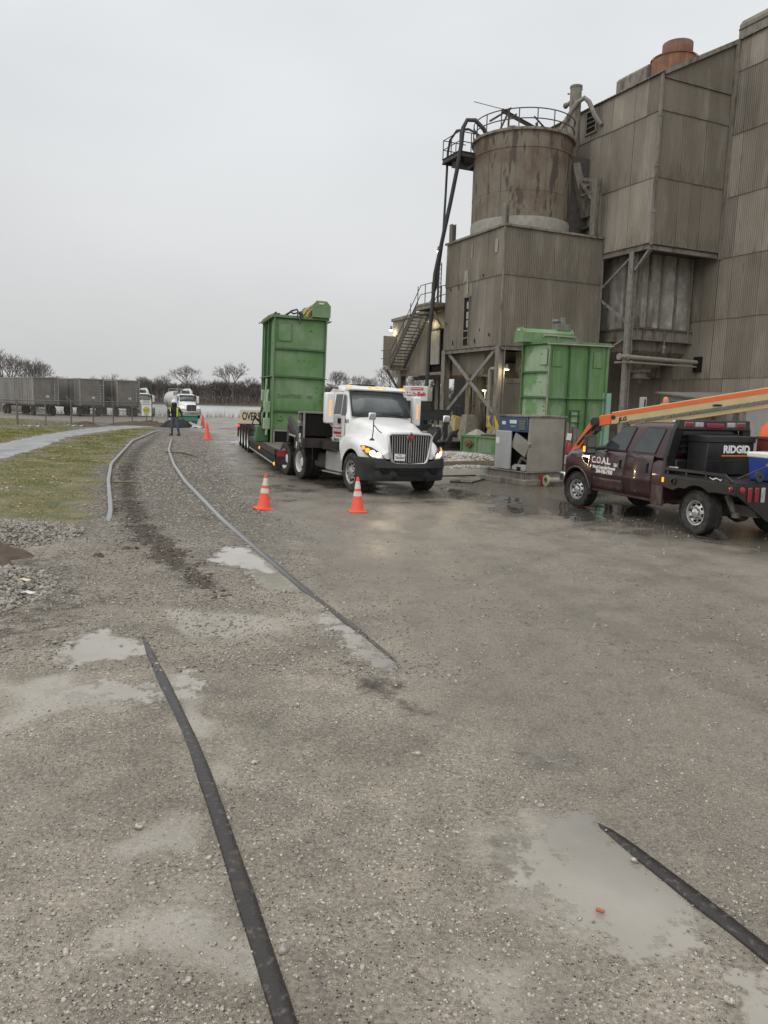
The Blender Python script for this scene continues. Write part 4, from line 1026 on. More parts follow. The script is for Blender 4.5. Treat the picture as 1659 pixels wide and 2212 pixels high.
# landing with guard rails on the far-left side
ld = MB(); ld.bb((-.6, 4.4, 17.25), (1.6, 6.4, 17.33)); ld.ibeam((-.6, 4.4, 17.15), (1.7, 4.4, 17.15), .16, .28); ld.ibeam((-.6, 6.4, 17.15), (1.7, 6.4, 17.15), .16, .28)
ld.ibeam((-.6, 4.4, 17.15), (-.6, 6.4, 17.15), .16, .28); ld.ibeam((-.6, 4.9, 16.6), (1.2, 4.9, 16.6), .2, .3); ld.beam((.1, 4.6, 16.4), (.8, 4.6, 16.9), .12, .16); ld.bb((-.3, 5.2, 16.7), (.2, 5.8, 17.2))
ld = ld.build('landing', M['darksteel'], s)
for z in (17.85, 18.4):
    mb = MB(); mb.tube([(1.0, 4.4, z), (-.6, 4.4, z), (-.6, 6.4, z), (1.0, 6.4, z)], .03, 6); mb.build('handrail', M['darksteel'], ld)
for (x, y) in ((-.6, 4.4), (.2, 4.4), (-.6, 5.4), (-.6, 6.4), (.3, 6.4)):
    mb = MB(); mb.cyl((x, y, 17.3), (x, y, 18.4), .03, n=6); mb.build('rail_post', M['darksteel'], ld)
# filling hose looped over the landing and hung down to the yard
def arc(c, r, a0, a1, n, pl='yz', flat=0.0):
    o_ = []
    for k in range(n + 1):
        a = R(a0 + (a1 - a0) * k / n); o_.append((c[0] + flat * k, c[1] + r * math.cos(a), c[2] + r * math.sin(a)))
    return o_
mb = MB(); mb.tube([(1.0, 3.6, 17.9), (.6, 3.7, 18.5), (.1, 3.85, 18.95), (-.35, 4.05, 18.95), (-.55, 4.15, 18.5), (-.6, 4.2, 17.6), (-.62, 4.5, 16.4), (-.7, 5.1, 14.4), (-.8, 5.9, 12.0), (-.88, 6.4, 10.4), (-.9, 6.55, 8.6), (-.9, 6.86, 6.8), (-.9, 6.95, 3.4), (-.9, 6.95, 1.0)], .125, 10)
tag(mb.build('filling_hose', M['hose'], smooth=60), 'thick black hose hanging from the silo landing to the ground', 'hose')
bpy.data.objects['filling_hose'].location = P0; bpy.data.objects['filling_hose'].rotation_euler = (0, 0, BR)
mb = MB(); mb.tube([(.9, 4.3, 17.8), (.6, 4.5, 18.5), (.2, 4.8, 18.75), (-.2, 5.5, 18.8), (-.3, 6.1, 18.4), (-.3, 6.33, 17.75), (-.3, 6.43, 15.2), (-.35, 6.5, 12.5), (-.6, 6.6, 10.0), (-.7, 6.8, 9.2)], .075, 8)
o = tag(mb.build('vent_pipe', M['hose'], smooth=60), 'thin dark pipe curving down beside the silo hose', 'pipe'); o.location = P0; o.rotation_euler = (0, 0, BR)

# ----------------------------------------------------------------- duct work between silo and building
d = plant('cyclone_duct', 'dusty vertical vent pipe and elbowed duct rising behind the silo railing', 'duct')
mb = MB(); mb.cyl((6.0, 2.15, 17.2), (6.0, 2.15, 21.3), .34, n=20); mb.cyl((6.0, 2.15, 21.25), (6.0, 2.15, 21.36), .37, n=20); mb.build('vent_pipe', M['bldsteel'], d, smooth=40)
mb = MB(); mb.cyl((6.0, 2.2, 20.6), (6.0, 3.1, 20.55), .13, n=12); mb.cyl((6.0, 3.05, 20.55), (6.0, 3.13, 20.55), .17, n=12); mb.build('branch', M['bldsteel'], d, smooth=40)
mb = MB(); mb.lathe([(.03, 0), (.09, .05), (.03, .1)], (6.4, 2.15, 21.2)); mb.lathe([(.03, 0), (.09, .05), (.03, .1)], (5.65, 2.4, 20.9)); mb.build('lifting_lug', M['pipe'], d)
mb = MB(); mb.tube([(5.2, 2.9, 17.6), (5.3, 2.8, 18.6), (5.55, 2.3, 19.5), (5.85, 1.75, 20.3), (6.1, 1.45, 20.5), (6.3, 1.25, 20.25), (6.5, .9, 19.4), (6.85, .7, 18.9)], .14, 12); mb.build('elbow_duct', M['greysteel'], d, smooth=50)
mb = MB(); mb.lathe([(.5, 18.9), (.56, 18.4), (.56, 17.8), (.35, 17.3)], (5.8, 2.2, 0), n=20); mb.build('cyclone_body', M['bldsteel'], d, smooth=50)
mb = MB(); mb.beam((5.6, 1.5, 16.7), (6.75, 1.5, 13.8), .55, .55, (0, 1, 0)); mb.build('chute', M['bldsteel'], d)
mb = MB(); mb.cyl((6.1, 1.2, 15.3), (6.35, 1.2, 15.45), .42, n=4); mb.build('chute_collar', M['bldsteel'], d)
d2_ = plant('pipe_support', 'steel post and bracket standing on the bin house roof between silo and building', 'support')
mb = MB(); mb.ibeam((6.2, -.05, 12.35), (6.2, -.05, 15.6), .42, .42, .04, up=(1, 0, 0)); mb.build('post', M['bldsteel'], d2_)
mb = MB(); mb.beam((6.2, 0, 15.5), (6.0, 1.3, 15.85), .14, .2); mb.beam((6.1, 0.1, 14.4), (5.95, 1.3, 15.8), .12, .16); mb.beam((6.1, .1, 14.9), (6.1, 1.2, 14.9), .1, .14); mb.build('bracket', M['bldsteel'], d2_)
mb = MB(); mb.bb((5.3, 1.6, 12.35), (6.9, 1.7, 17.2)); mb.bb((6.4, .6, 13.0), (6.9, 1.5, 13.12)); mb.build('back_sheet', M['darksteel'], d2_)

# ----------------------------------------------------------------- elevated gallery and stair left of the bin house
g = plant('elevated_gallery', 'raised corrugated gallery with a lit door behind the steel stair', 'building')
mb = MB(); mb.prism([(6.7, 4.45), (15.35, 4.45), (15.35, 8.35), (6.7, 8.75)], .75, 4.5, 'YZ'); mb.build('core', M['dark'], g)
clad(g, 'v', .6, 9.4, 15.4, [4.42, 8.42], [M['clad'], M['clad_pale'], M['clad']], pw=.86)
mb = MB(); mb.prism([(6.6, 8.45), (15.5, 8.30), (15.5, 8.5), (6.6, 8.75)], .48, 4.6, 'YZ'); mb.build('roof', M['bldsteel'], g)
mb = MB(); mb.bb((.62, 6.6, 7.25), (.70, 9.4, 8.5)); mb.build('lintel_panel', M['clad_dark'], g)
dr = MB(); dr.bb((.58, 8.15, 4.95), (.66, 9.35, 7.22)); dr = dr.build('door', M['wallpatch'], g)
mb = MB(); mb.beam((.56, 8.1, 7.3), (.56, 9.4, 7.3), .12, .09); mb.build('door_head', M['darksteel'], dr)
mb = MB(); mb.bb((.5, 6.6, 4.25), (.75, 15.4, 4.42)); mb.bb((.5, 6.6, 4.25), (4.5, 6.8, 4.42)); mb.ibeam((2.4, 6.7, 4.2), (2.4, 15.4, 4.2), .2, .3); mb.bb((.75, 6.7, 4.40), (4.5, 15.4, 4.46)); mb.build('floor_frame', M['bldsteel'], g)
for (x, y) in ((.7, 13.9), (3.9, 13.9), (3.9, 8.0)):
    mb = MB(); mb.ibeam((x, y, 0), (x, y, 4.3), .5, .45, .04, up=(1, 0, 0)); mb.build('leg', M['bldsteel'], g)
cab_ = MB(); cab_.bb((-.85, 13.86, 4.95), (.15, 13.94, 7.1)); cab_ = cab_.build('wind_screen', M['clad_pale'], g)
mb = MB(); mb.bb((-.9, 12.6, 4.66), (.55, 13.85, 4.9)); mb.build('landing', M['bldsteel'], g)
mb = MB(); mb.beam((-.75, 13.5, 4.65), (.6, 13.8, 3.0), .14); mb.build('brace', M['bldsteel'], g)
sr = plant('steel_stair', 'open steel stair with handrails climbing to the bin house', 'stair')
TOP, BOT = (8.62, 8.72), (12.66, 4.85)
for x in (-.9, .25):
    mb = MB(); mb.beam((x, TOP[0], TOP[1]), (x, BOT[0], BOT[1]), .06, .28); mb.build('stringer', M['darksteel'], sr)
NT = 19
for k in range(NT):
    f = (k + .5) / NT; mb = MB(); mb.bb((-.87, TOP[0] + (BOT[0] - TOP[0]) * f - .13, TOP[1] + (BOT[1] - TOP[1]) * f - .025), (.22, TOP[0] + (BOT[0] - TOP[0]) * f + .13, TOP[1] + (BOT[1] - TOP[1]) * f + .02)); mb.build('tread', M['darksteel'], sr)
mb = MB(); mb.bb((-.95, 6.6, 8.62), (.5, 8.7, 8.74)); mb.ibeam((-.93, 6.6, 8.5), (-.93, 8.7, 8.5), .12, .26); mb.ibeam((.4, 6.6, 8.5), (.4, 8.7, 8.5), .12, .26); mb.ibeam((-.93, 8.7, 8.5), (.4, 8.7, 8.5), .12, .26); mb.build('top_landing', M['bldsteel'], sr)
mb = MB(); mb.beam((-.9, 6.75, 8.4), (-.1, 6.6, 7.2), .12); mb.build('knee_brace', M['bldsteel'], sr)
for x in (-.9, .3):
    for h in (.62, 1.2):
        mb = MB(); mb.tube([(x, 6.65, TOP[1] + h), (x, TOP[0] - .4, TOP[1] + h), (x, BOT[0] - .2, BOT[1] + h), (x, BOT[0] + 1.5, BOT[1] + h)], .028, 6); mb.build('handrail', M['darksteel'], sr)
    for f in (0, .25, .5, .75, 1.0):
        y, z = TOP[0] + (BOT[0] - TOP[0]) * f, TOP[1] + (BOT[1] - TOP[1]) * f
        mb = MB(); mb.cyl((x, y, z), (x, y, z + 1.2), .028, n=6); mb.build('rail_post', M['darksteel'], sr)
    for y in (6.7, 7.6):
        mb = MB(); mb.cyl((x, y, 8.7), (x, y, 9.92), .028, n=6); mb.build('rail_post', M['darksteel'], sr)
# caged ladder rungs beside the hose
ca = plant('ladder_cage', 'caged ladder at the corner of the bin house above the stair landing', 'ladder')
for y in (6.72, 7.15):
    mb = MB(); mb.beam((-.25, y, 8.7), (-.25, y, 11.2), .05); mb.build('stile', M['darksteel'], ca)
for k in range(9):
    mb = MB(); mb.beam((-.25, 6.72, 8.85 + k * .28), (-.25, 7.15, 8.85 + k * .28), .03); mb.build('rung', M['darksteel'], ca)

# ----------------------------------------------------------------- flood lamps (all lit in the photograph)
def flood(loc, label, arm=(0, .35, .12), post=None, energy=30):
    l = thing('flood_lamp', label, 'lamp', loc, 0, 'lit flood lamps on the plant')
    mb = MB(); mb.lathe([(.07, .16), (.10, .10), (.16, 0.0)], (0, 0, 0), n=16); mb.bb((-.06, -.06, .16), (.06, .06, .28)); mb.build('housing', M['galv'], l, smooth=40)
    mb = MB(); mb.lathe([(.14, .0), (.12, -.05), (.01, -.07)], (0, 0, 0), n=16); mb.build('lens', M['floodlamp'], l, smooth=60)
    mb = MB(); mb.tube([(0, 0, .24), arm], .025, 6)
    if post: mb.tube([arm, (arm[0], arm[1], -post)], .04, 8)
    mb.build('bracket', M['galv'], l)
    ld_ = bpy.data.lights.new('flood_light', 'POINT'); ld_.energy = energy; ld_.color = (1, .9, .55); ld_.shadow_soft_size = .12
    lo_ = bpy.data.objects.new('flood_light', ld_); COL.objects.link(lo_); lo_.parent = l; lo_.location = (0, 0, -.13)
    return l
def PW(v, u, z): return P0 + Matrix.Rotation(BR, 3, 'Z') @ Vector((v, u, z))
flood(PW(.25, 8.9, 7.75), 'lit lamp above the pale gallery door', (.25, .1, .2))
flood(PW(.2, 14.9, 7.65), 'lit lamp at the far end of the gallery over the stair foot', (.3, .1, .2))
flood(PW(-.5, 6.75, 11.9), 'lit lamp on a thin post beside the hose above the stair', (.1, .05, .1), 3.2, 15)
flood(PW(.3, -.35, 4.35), 'lit lamp on the near leg of the bin house', (0, .35, .1))
flood(PW(.5, 7.4, 3.55), 'lit lamp under the gallery floor by the dark fir', (.1, .3, .25))
flood(PW(3.2, 6.5, 3.3), 'lit lamp on the concrete pier under the bin house', (0.1, .3, .1), 1.8)
flood(PW(2.6, -2.6, 2.9), 'lit lamp on a small post left of the upright green hopper', (.2, .2, .1), 2.7)

# ----------------------------------------------------------------- low building with roller door seen under the bin house
lb = thing('roller_door_building', 'low brown building with a beige roller door seen between the bin house legs', 'building', (9.6, 66, 0), R(2))
mb = MB(); mb.bb((-3.0, .1, 0), (12, 8, 6.2)); mb.build('core', M['dark'], lb)
for k in range(16):
    if k in (1, 2): continue
    o = obj('panel', panel_mesh(M['clad'], 7), lb, (-3.0 + k * .92, 0, 0)); o.scale = (.92, 1, 6.2)
mb = MB(); mb.bb((-2.1, -.02, 4.0), (-.2, .08, 6.2)); mb.build('lintel', M['clad'], lb)
dd = MB(); dd.bb((-2.1, .02, 0), (-.2, .09, 4.0)); dd = dd.build('roller_door', M['doorbeige'], lb)
for k in range(20):
    mb = MB(); mb.prism([(0, 0), (-.06, .04), (-.06, .16), (0, .2)], -2.1, -.22, 'YZ'); o = mb.build('slat', M['doorbeige'], dd); o.location = (0, .02, k * .2)
pr_ = thing('concrete_pier', 'tapered concrete pier carrying a steel post between the bin house legs', 'pier', (5.55, 52.5, 0), BR)
mb = MB(); mb.loft([[(-q, -q, z), (q, -q, z), (q, q, z), (-q, q, z)] for z, q in ((-.1, .50), (.3, .48), (1.55, .32), (1.65, .28))]); mb.build('base', M['concrete'], pr_)
mb = MB(); mb.ibeam((0, 0, 1.65), (0, 0, 4.9), .36, .36, .035, up=(1, 0, 0)); mb.build('post', M['bldsteel'], pr_)
M['stepbox'] = mat('satin_step_box', (0.42, 0.41, 0.39), (0.33, 0.32, 0.30), rough=0.45, metal=0.2, scale=3)
# ================================================================= wheels
_wc = {}
def wheel(parent, c, r, w_, side, style='disc', rim=None, steer=0.0, lugs=False):
    """a wheel of radius r, width w_; its outer face looks along side * y"""
    key = (r, w_, side, style)
    if key not in _wc:
        rr = r * (.60 if style != 'steel' else .54); hw = w_ / 2
        mb = MB(); pr = [(rr, -hw * .86), (rr + .03, -hw * .98), (r * .82, -hw), (r * .93, -hw * .94), (r * .985, -hw * .80)]
        for k in range(4):
            y = -hw * .72 + k * hw * .48
            pr += [(r, y - .02), (r, y + hw * .30), (r * .975, y + hw * .33), (r * .975, y + hw * .42)]
        pr += [(r * .985, hw * .84), (r * .93, hw * .94), (r * .82, hw), (rr + .03, hw * .98), (rr, hw * .86)]
        mb.lathe(pr, axis='Y', n=44)
        if lugs:
            for k in range(40):
                a = 2 * math.pi * k / 40
                for sgn in (-1, 1):
                    m3 = Matrix.Rotation(-a, 3, 'Y')
                    mb.box(m3 @ Vector((r * .965, sgn * hw * .80, 0)), (r * .06, hw * .35, r * .085), M=m3)
        tyre = mb.mesh('tyre', M['rubber'], 40)
        mb = MB(); s_ = side
        if style == 'dual':      # deep-dished outer rim of a dual pair
            pr = [(rr, hw * .9), (rr * 1.03, hw * .97), (rr * .98, hw * .88), (rr * .93, hw * .4), (rr * .90, -hw * .2), (rr * .62, -hw * .3), (rr * .5, -hw * .2), (rr * .42, -hw * .15), (rr * .42, hw * .35), (rr * .3, hw * .45), (.005, hw * .45)]
        elif style == 'steel':
            pr = [(rr, hw * .8), (rr * 1.04, hw * .9), (rr * .97, hw * .88), (rr * .90, hw * .55), (rr * .80, hw * .46), (rr * .60, hw * .66), (rr * .45, hw * .72), (rr * .38, hw * .60), (rr * .36, hw * .95), (rr * .28, hw * 1.05), (.005, hw * 1.05)]
        else:
            pr = [(rr, hw * .85), (rr * 1.03, hw * .95), (rr * .97, hw * .92), (rr * .92, hw * .70), (rr * .80, hw * .62), (rr * .55, hw * .75), (rr * .47, hw * .80), (rr * .40, hw * 1.0), (rr * .22, hw * 1.15), (.005, hw * 1.15)]
        mb.lathe([(a, b_ * s_) for a, b_ in pr], axis='Y', n=40)
        rimm = mb.mesh('wheel', rim or M['alu'], 40)
        mb = MB(); nh = 10 if style != 'steel' else 8
        for k in range(nh):      # hand holes
            a = 2 * math.pi * k / nh + .2
            R0 = rr * (.72 if style != 'dual' else .78); y0 = s_ * (hw * .52 if style == 'steel' else hw * .66 if style == 'disc' else -hw * .22)
            m3 = Matrix.Rotation(-a, 3, 'Y')
            ring = []
            for t_ in range(8):
                b_ = 2 * math.pi * t_ / 8; ring.append(m3 @ Vector((R0 + rr * .10 * math.cos(b_), y0, rr * .075 * math.sin(b_) * (1.7 if style == 'steel' else 1))))
            ring2 = [q_ + Vector((0, s_ * (.03 if style != 'steel' else .035), 0)) for q_ in ring]
            mb.loft([ring, ring2])
        holes = mb.mesh('hand_holes', M['dark'], 40)
        mb = MB()
        nl = 10 if style != 'steel' else 8
        for k in range(nl):
            a = 2 * math.pi * k / nl; R0 = rr * (.52 if style != 'steel' else .42); y0 = s_ * hw * (.76 if style == 'disc' else -.18 if style == 'dual' else .68)
            mb.cyl((R0 * math.cos(a), y0, R0 * math.sin(a)), (R0 * math.cos(a), y0 + s_ * .06, R0 * math.sin(a)), .020, .012, n=6)
        nuts = mb.mesh('wheel_nuts', M['chrome'])
        _wc[key] = (tyre, rimm, holes, nuts)
    ty, rm, ho, nu = _wc[key]
    wo = obj('wheel', rm, parent, c); wo.rotation_euler = (0, 0, steer)
    obj('tyre', ty, wo); obj('hand_hole', ho, wo); obj('wheel_nut', nu, wo)
    return wo

def hood_surface(P):
    """one surface from left wheel arch over the bonnet to the right wheel arch; P: stations of (x, ys, zf, zh, yo, zb)"""
    rows = []
    for (x, ys, zf, zh, yo, zb) in P:
        half = [(yo - .02, zb), (yo, (zb + zf) / 2), (yo - .02, zf - .10), (yo - .10, zf), ((yo + ys) / 2, zf + .02), (ys + .04, zf + .05), (ys - .01, (zf + zh) / 2 + .05), (ys - .06, zh - .05), (ys - .22, zh), (ys * .33, zh + .025)]
        rows.append([(x, a, z) for a, z in half] + [(x, -a, z) for a, z in reversed(half)])
    return rows

def make_tractor(name, label, loc, rz, rx=0.0, scale=1.0, far=False, paint='white', grille='v', group=None, lit=True, lettering=True, bumper='black'):
    t = thing(name, label, 'truck', loc, rz, group, rx); t.scale = (scale,) * 3
    W_ = M[paint]
    # bonnet with integral wings
    r = .62
    def zb(x):
        return .50 + math.sqrt(max(0, r * r - x * x)) if abs(x) < r else .52
    st = []
    for x in (1.0, .93, .80, .66, .60, .50, .36, .18, 0, -.18, -.36, -.50, -.60, -.66, -.72):
        f = (1.0 - x) / 1.72
        ys = .58 + .36 * f ** 1.0; zh = 1.50 + .45 * f ** .72
        zf = 1.02 + .40 * math.sin(min(1, (1.0 - x) / .95) * math.pi / 2) - (.10 * max(0, -x - .1)); yo = .95 + .21 * min(1, (1.0 - x) / .50) ** .7
        b0 = zb(x) if abs(x) < .625 else (.92 if x > 0 else .98)
        st.append((x, ys, zf, zh, yo, max(b0, .0)))
    mb = MB(); mb.grid(hood_surface(st))
    # nose closing panel
    fr = hood_surface(st[:1])[0]
    mb.add(fr + [(p[0] + .035, p[1] * .96, p[2] * .985) for p in fr], [(i, i + 1, i + 21, i + 20) for i in range(19)])
    n2 = [(p[0] + .035, p[1] * .96, p[2] * .985) for p in fr]
    mb.add(n2, [tuple(range(20))])
    hood = mb.build('bonnet', W_, t, sub=0 if far else 1, smooth=60)
    # cab
    def ring(z, xf, xr, y):
        return [(xf, y * .90, z), (xf - .12, y, z), (xr + .08, y, z), (xr, y * .94, z), (xr, -y * .94, z), (xr + .08, -y, z), (xf - .12, -y, z), (xf, -y * .90, z)]
    mb = MB(); mb.loft([ring(.98, -.66, -1.95, .99), ring(1.05, -.62, -2.0, 1.01), ring(1.90, -.60, -2.0, 1.0), ring(2.0, -.66, -2.0, .985), ring(2.58, -.98, -1.97, .90), ring(2.66, -.92, -1.95, .885), ring(2.72, -1.0, -1.92, .84), ring(2.76, -1.25, -1.85, .70)])
    cab = mb.build('cab', W_, t, bevel=.02, smooth=40)
    # roof visor lip with marker lamps
    mb = MB(); mb.loft([[(-.86, y, 2.62), (-.84, y, 2.66), (-1.0, y, 2.73), (-1.2, y, 2.70), (-1.05, y, 2.6)] for y in (-.86, -.5, 0, .5, .86)]); mb.build('roof_visor', W_, cab, bevel=.01)
    if not far:
        for y in (-.80, -.22, 0, .22, .80):
            mb = MB(); mb.lathe([(.058, 0), (.052, .03), (.02, .045), (.004, .047)], (0, 0, 0), n=14); o = mb.build('marker_lamp', M['amber'], cab, smooth=60); o.location = (-.94, y, 2.685); o.scale = (1, 1.3, 1); o.rotation_euler = (0, .45, 0)
    # glazing
    mb = MB()
    lo = [(-.555, -.88, 1.945), (-.515, -.45, 1.95), (-.505, 0, 1.955), (-.515, .45, 1.95), (-.555, .88, 1.945)]; hi = [(-.93, -.80, 2.575), (-.905, -.4, 2.60), (-.90, 0, 2.605), (-.905, .4, 2.60), (-.93, .80, 2.575)]
    mb.grid([lo, [tuple((a + c) / 2 + (.02 if i == 0 else 0) for i, (a, c) in enumerate(zip(p, q))) for p, q in zip(lo, hi)], hi])
    ws = mb.build('windscreen', M['glassgrey'], cab, smooth=60, solid=.012)
    mb = MB(); e = lo + list(reversed(hi)); mb.tube([(p[0] + .004, p[1], p[2]) for p in e + e[:1]], .022, 6); mb.build('windscreen_seal', M['black'], ws)
    mb = MB(); mb.grid([[(p[0] + .012 + (q[0] - p[0]) * f_, p[1] + (q[1] - p[1]) * f_, p[2] + (q[2] - p[2]) * f_ + .004) for p, q in zip(lo, hi)] for f_ in (.86, .99)]); mb.build('sun_band', M['black'], ws, smooth=60)
    if not far:
        for (y0, y1, z1) in ((.62, -.02, 2.02), (-.22, -.80, 2.0)):
            mb = MB(); mb.tube([(-.49, y0, 1.975), (-.50, (y0 + y1) / 2, 2.02), (-.515, y1, z1 - .01)], .012, 6); mb.build('wiper', M['black'], ws)
        # driver's cab interior seen as a pale rear window and dark seat backs is left to the reflections
    for sd in (1, -1):
        yy = lambda z: (1.0 - (z - 1.9) * .145 + .008) * sd
        def pane(poly, nm):
            m_ = MB(); m_.add([(x, yy(z), z) for x, z in poly] + [(x, yy(z) - .02 * sd, z) for x, z in poly], [tuple(range(len(poly)))] + [tuple(range(2 * len(poly) - 1, len(poly) - 1, -1))] + [(i, (i + 1) % len(poly), (i + 1) % len(poly) + len(poly), i + len(poly)) for i in range(len(poly))])
            return m_.build(nm, M['glass'], cab)
        pane([(-.74, 1.86), (-1.0, 1.86), (-1.03, 2.46), (-1.0, 2.50), (-.92, 2.48), (-.75, 2.05)], 'vent_window')
        pane([(-1.06, 1.97), (-1.52, 1.97), (-1.52, 2.50), (-1.10, 2.50)], 'door_window')
        m_ = MB(); m_.bb((-.74, sd * 1.008, 1.0), (-1.62, sd * 1.016, 1.93)); door = m_.build('door', W_, cab, bevel=.006)
        m_ = MB(); m_.tube([(-.72, sd * 1.012, 1.0), (-.72, sd * 1.012, 1.94)], .007, 5); m_.tube([(-1.64, sd * 1.012, 1.0), (-1.64, sd * 1.012, 2.0)], .007, 5); m_.tube([(-.72, sd * 1.012, 1.0), (-1.64, sd * 1.012, 1.0)], .007, 5); m_.build('door_gap', M['black'], door)
        m_ = MB(); m_.bb((-1.50, sd * 1.01, 1.36), (-1.56, sd * 1.045, 1.66)); m_.build('handle', M['black'], door, bevel=.01)
        m_ = MB(); m_.bb((-.96, sd * 1.0, 1.72), (-1.10, sd * 1.06, 1.86)); m_.build('mirror_bracket', M['black'], door, bevel=.01)
        # sill and steps
        m_ = MB(); m_.prism([(-.70, .98), (-1.75, .98), (-1.62, .74), (-1.0, .74)], sd * .80, sd * .985); m_.build('cab_skirt', W_, cab, bevel=.02)
        m_ = MB(); m_.bb((-.70, sd * .55, .42), (-1.80, sd * 1.08, .96)); fb = m_.build('step_box', M['stepbox'], t, bevel=.03)
        m_ = MB(); m_.bb((-.66, sd * .62, .36), (-1.85, sd * 1.16, .40)); m_.bb((-.72, sd * 1.0, .90), (-1.6, sd * 1.09, .935)); m_.build('step', M['alu'], fb, bevel=.006)
        m_ = MB()
        for zz in (.55, .66, .80): m_.cyl((-1.7, sd * 1.08, zz), (-1.7, sd * 1.086, zz), .014, n=6); m_.cyl((-.85, sd * 1.08, zz), (-.85, sd * 1.086, zz), .014, n=6)
        m_.build('rivet', M['darksteel'], fb)
        # mirrors
        m_ = MB(); m_.tube([(-1.02, sd * .93, 2.58), (-1.08, sd * 1.22, 2.60), (-1.1, sd * 1.30, 2.5)], .022, 8); mi = m_.build('mirror_arm', M['whitedull'], t, smooth=50)
        m_ = MB(); m_.tube([(-1.1, sd * 1.30, 1.75), (-1.08, sd * 1.22, 1.63), (-1.0, sd * 1.03, 1.62)], .018, 8); m_.build('mirror_stay', M['whitedull'], t, smooth=50)
        m_ = MB(); m_.box((-1.08, sd * 1.33, 2.12), (.20, .26, .82)); mh = m_.build('mirror_housing', W_, mi, bevel=.05, seg=3)
        if not far:
            for k in range(7):
                m_ = MB(); m_.lathe([(.026, 0), (.02, .015), (.003, .02)], (0, 0, 0), axis='X', n=10); o = m_.build('turn_lamp', M['amber'], mh, smooth=60); o.location = (-.98, sd * 1.33, 1.93 + k * .062)
    # grille
    gz0, gz1 = .78, 1.54
    if grille == 'v':
        ol = [(-.62, 1.50), (-.55, 1.54), (0, 1.555), (.55, 1.54), (.62, 1.50), (.56, 1.05), (.50, .86), (.42, .79), (0, .77), (-.42, .79), (-.50, .86), (-.56, 1.05)]
    else:
        ol = [(-.56, 1.50), (-.50, 1.54), (0, 1.56), (.50, 1.54), (.56, 1.50), (.56, .86), (.50, .80), (0, .78), (-.50, .80), (-.56, .86)]
    mb = MB(); mb.prism(ol, 1.02, 1.06, 'YZ'); gr = mb.build('grille', M['dark'], t)
    mb = MB(); mb.tube([(1.055, a, z) for a, z in ol + ol[:2]], .042, 8); mb.build('grille_surround', M['grillechrome'], gr, smooth=60)
    nb = 16 if not far else 12
    for k in range(nb):
        y = -.53 + 1.06 * (k + .5) / nb
        top = 1.50; bot = .83 + max(0, abs(y) - .40) * 1.2
        mb = MB(); mb.beam((1.068, y, bot), (1.068 - .01, y * 1.04, top), .017, .026, (1, 0, 0)); mb.build('grille_bar', M['grillechrome'], gr)
    mb = MB(); mb.bb((1.06, -.018, .80), (1.085, .018, 1.52)); mb.build('grille_centre_bar', M['chrome'], gr)
    if not far:
        for rr, mm, dx in ((.115, 'chrome', 0), (.085, 'blackletter', .012), (.07, 'redletter', .02)):
            mb = MB(); mb.prism([(0, 1.46 + rr * 1.2), (rr, 1.46), (0, 1.46 - rr * 1.2), (-rr, 1.46)], 1.07 + dx, 1.10 + dx, 'YZ'); mb.build('badge', M[mm], gr)
        mb = MB(); mb.bb((1.122, -.03, 1.45), (1.128, .03, 1.475)); mb.build('badge', M['chrome'], gr)
        mb = MB(); mb.bb((1.085, -.50, .86), (1.10, -.20, 1.03)); pl_ = mb.build('number_plate', M['whiteletter'], gr, bevel=.004)
        pl_.rotation_euler = (R(-3), 0, 0)
        text('plate_number', 'T661BHY', .085, M['blackletter'], pl_, (1.103, -.35, .935), (math.pi / 2, 0, math.pi / 2), sx=.78)
        text('plate_caption', 'Minnesota', .026, M['blackletter'], pl_, (1.103, -.35, 1.008), (math.pi / 2, 0, math.pi / 2))
    # lamps
    for sd in (1, -1):
        if grille == 'v':
            ol2 = [(1.02, .66, .91), (.98, .82, .89), (.86, 1.03, .94), (.66, 1.12, 1.08), (.54, 1.15, 1.22), (.70, 1.10, 1.235), (.87, .97, 1.19), (.98, .80, 1.07)]
        else:
            ol2 = [(1.01, .66, .92), (.95, 1.0, .93), (.86, 1.10, .97), (.86, 1.10, 1.08), (.97, .95, 1.10), (1.01, .70, 1.10)]
        m_ = MB(); p_ = [(x, y * sd, z) for x, y, z in ol2]; c_ = [(x + .05, y * 1.02 * sd, z) for x, y, z in ol2]
        m_.add(p_ + c_, [tuple(range(len(p_) * 2 - 1, len(p_) - 1, -1))] + [(i, (i + 1) % len(p_), (i + 1) % len(p_) + len(p_), i + len(p_)) for i in range(len(p_))])
        hl = m_.build('headlamp', M['darksteel'] if lit else M['clearlamp'], t, bevel=.008)
        if lit:
            for (x, y, z, q_, mm) in ((.985, .86, 1.00, .066, 'headlamp'), (.91, .985, 1.05, .066, 'headlamp'), (.80, 1.075, 1.11, .056, 'amber'), (.68, 1.13, 1.17, .044, 'amber')):
                m_ = MB(); m_.lathe([(q_ * 1.15, 0), (q_ * .9, .012), (q_ * .4, .02), (.003, .022)], (0, 0, 0), axis='X', n=16); o = m_.build('lamp_bulb', M[mm], hl, smooth=60); o.location = (x + .02, y * sd, z); o.rotation_euler = (0, 0, sd * .6)
    # bumper
    bm_ = M['blackplastic'] if bumper == 'black' else M['alu']
    mb = MB(); rings = []
    for y, x0 in ((-1.18, .60), (-1.17, .76), (-1.10, .90), (-.95, 1.01), (-.72, 1.09), (-.4, 1.14), (0, 1.16), (.4, 1.14), (.72, 1.09), (.95, 1.01), (1.10, .90), (1.17, .76), (1.18, .60)):
        zt = .80 + .14 * min(1, max(0, (abs(y) - .38) / .55)) ** .8
        rings.append([(x0 - .25, y, .40), (x0 - .02, y, .36), (x0 + .02, y, .48), (x0, y, .62), (x0 + .045, y, .70), (x0 + .01, y, zt), (x0 - .25, y, zt)])
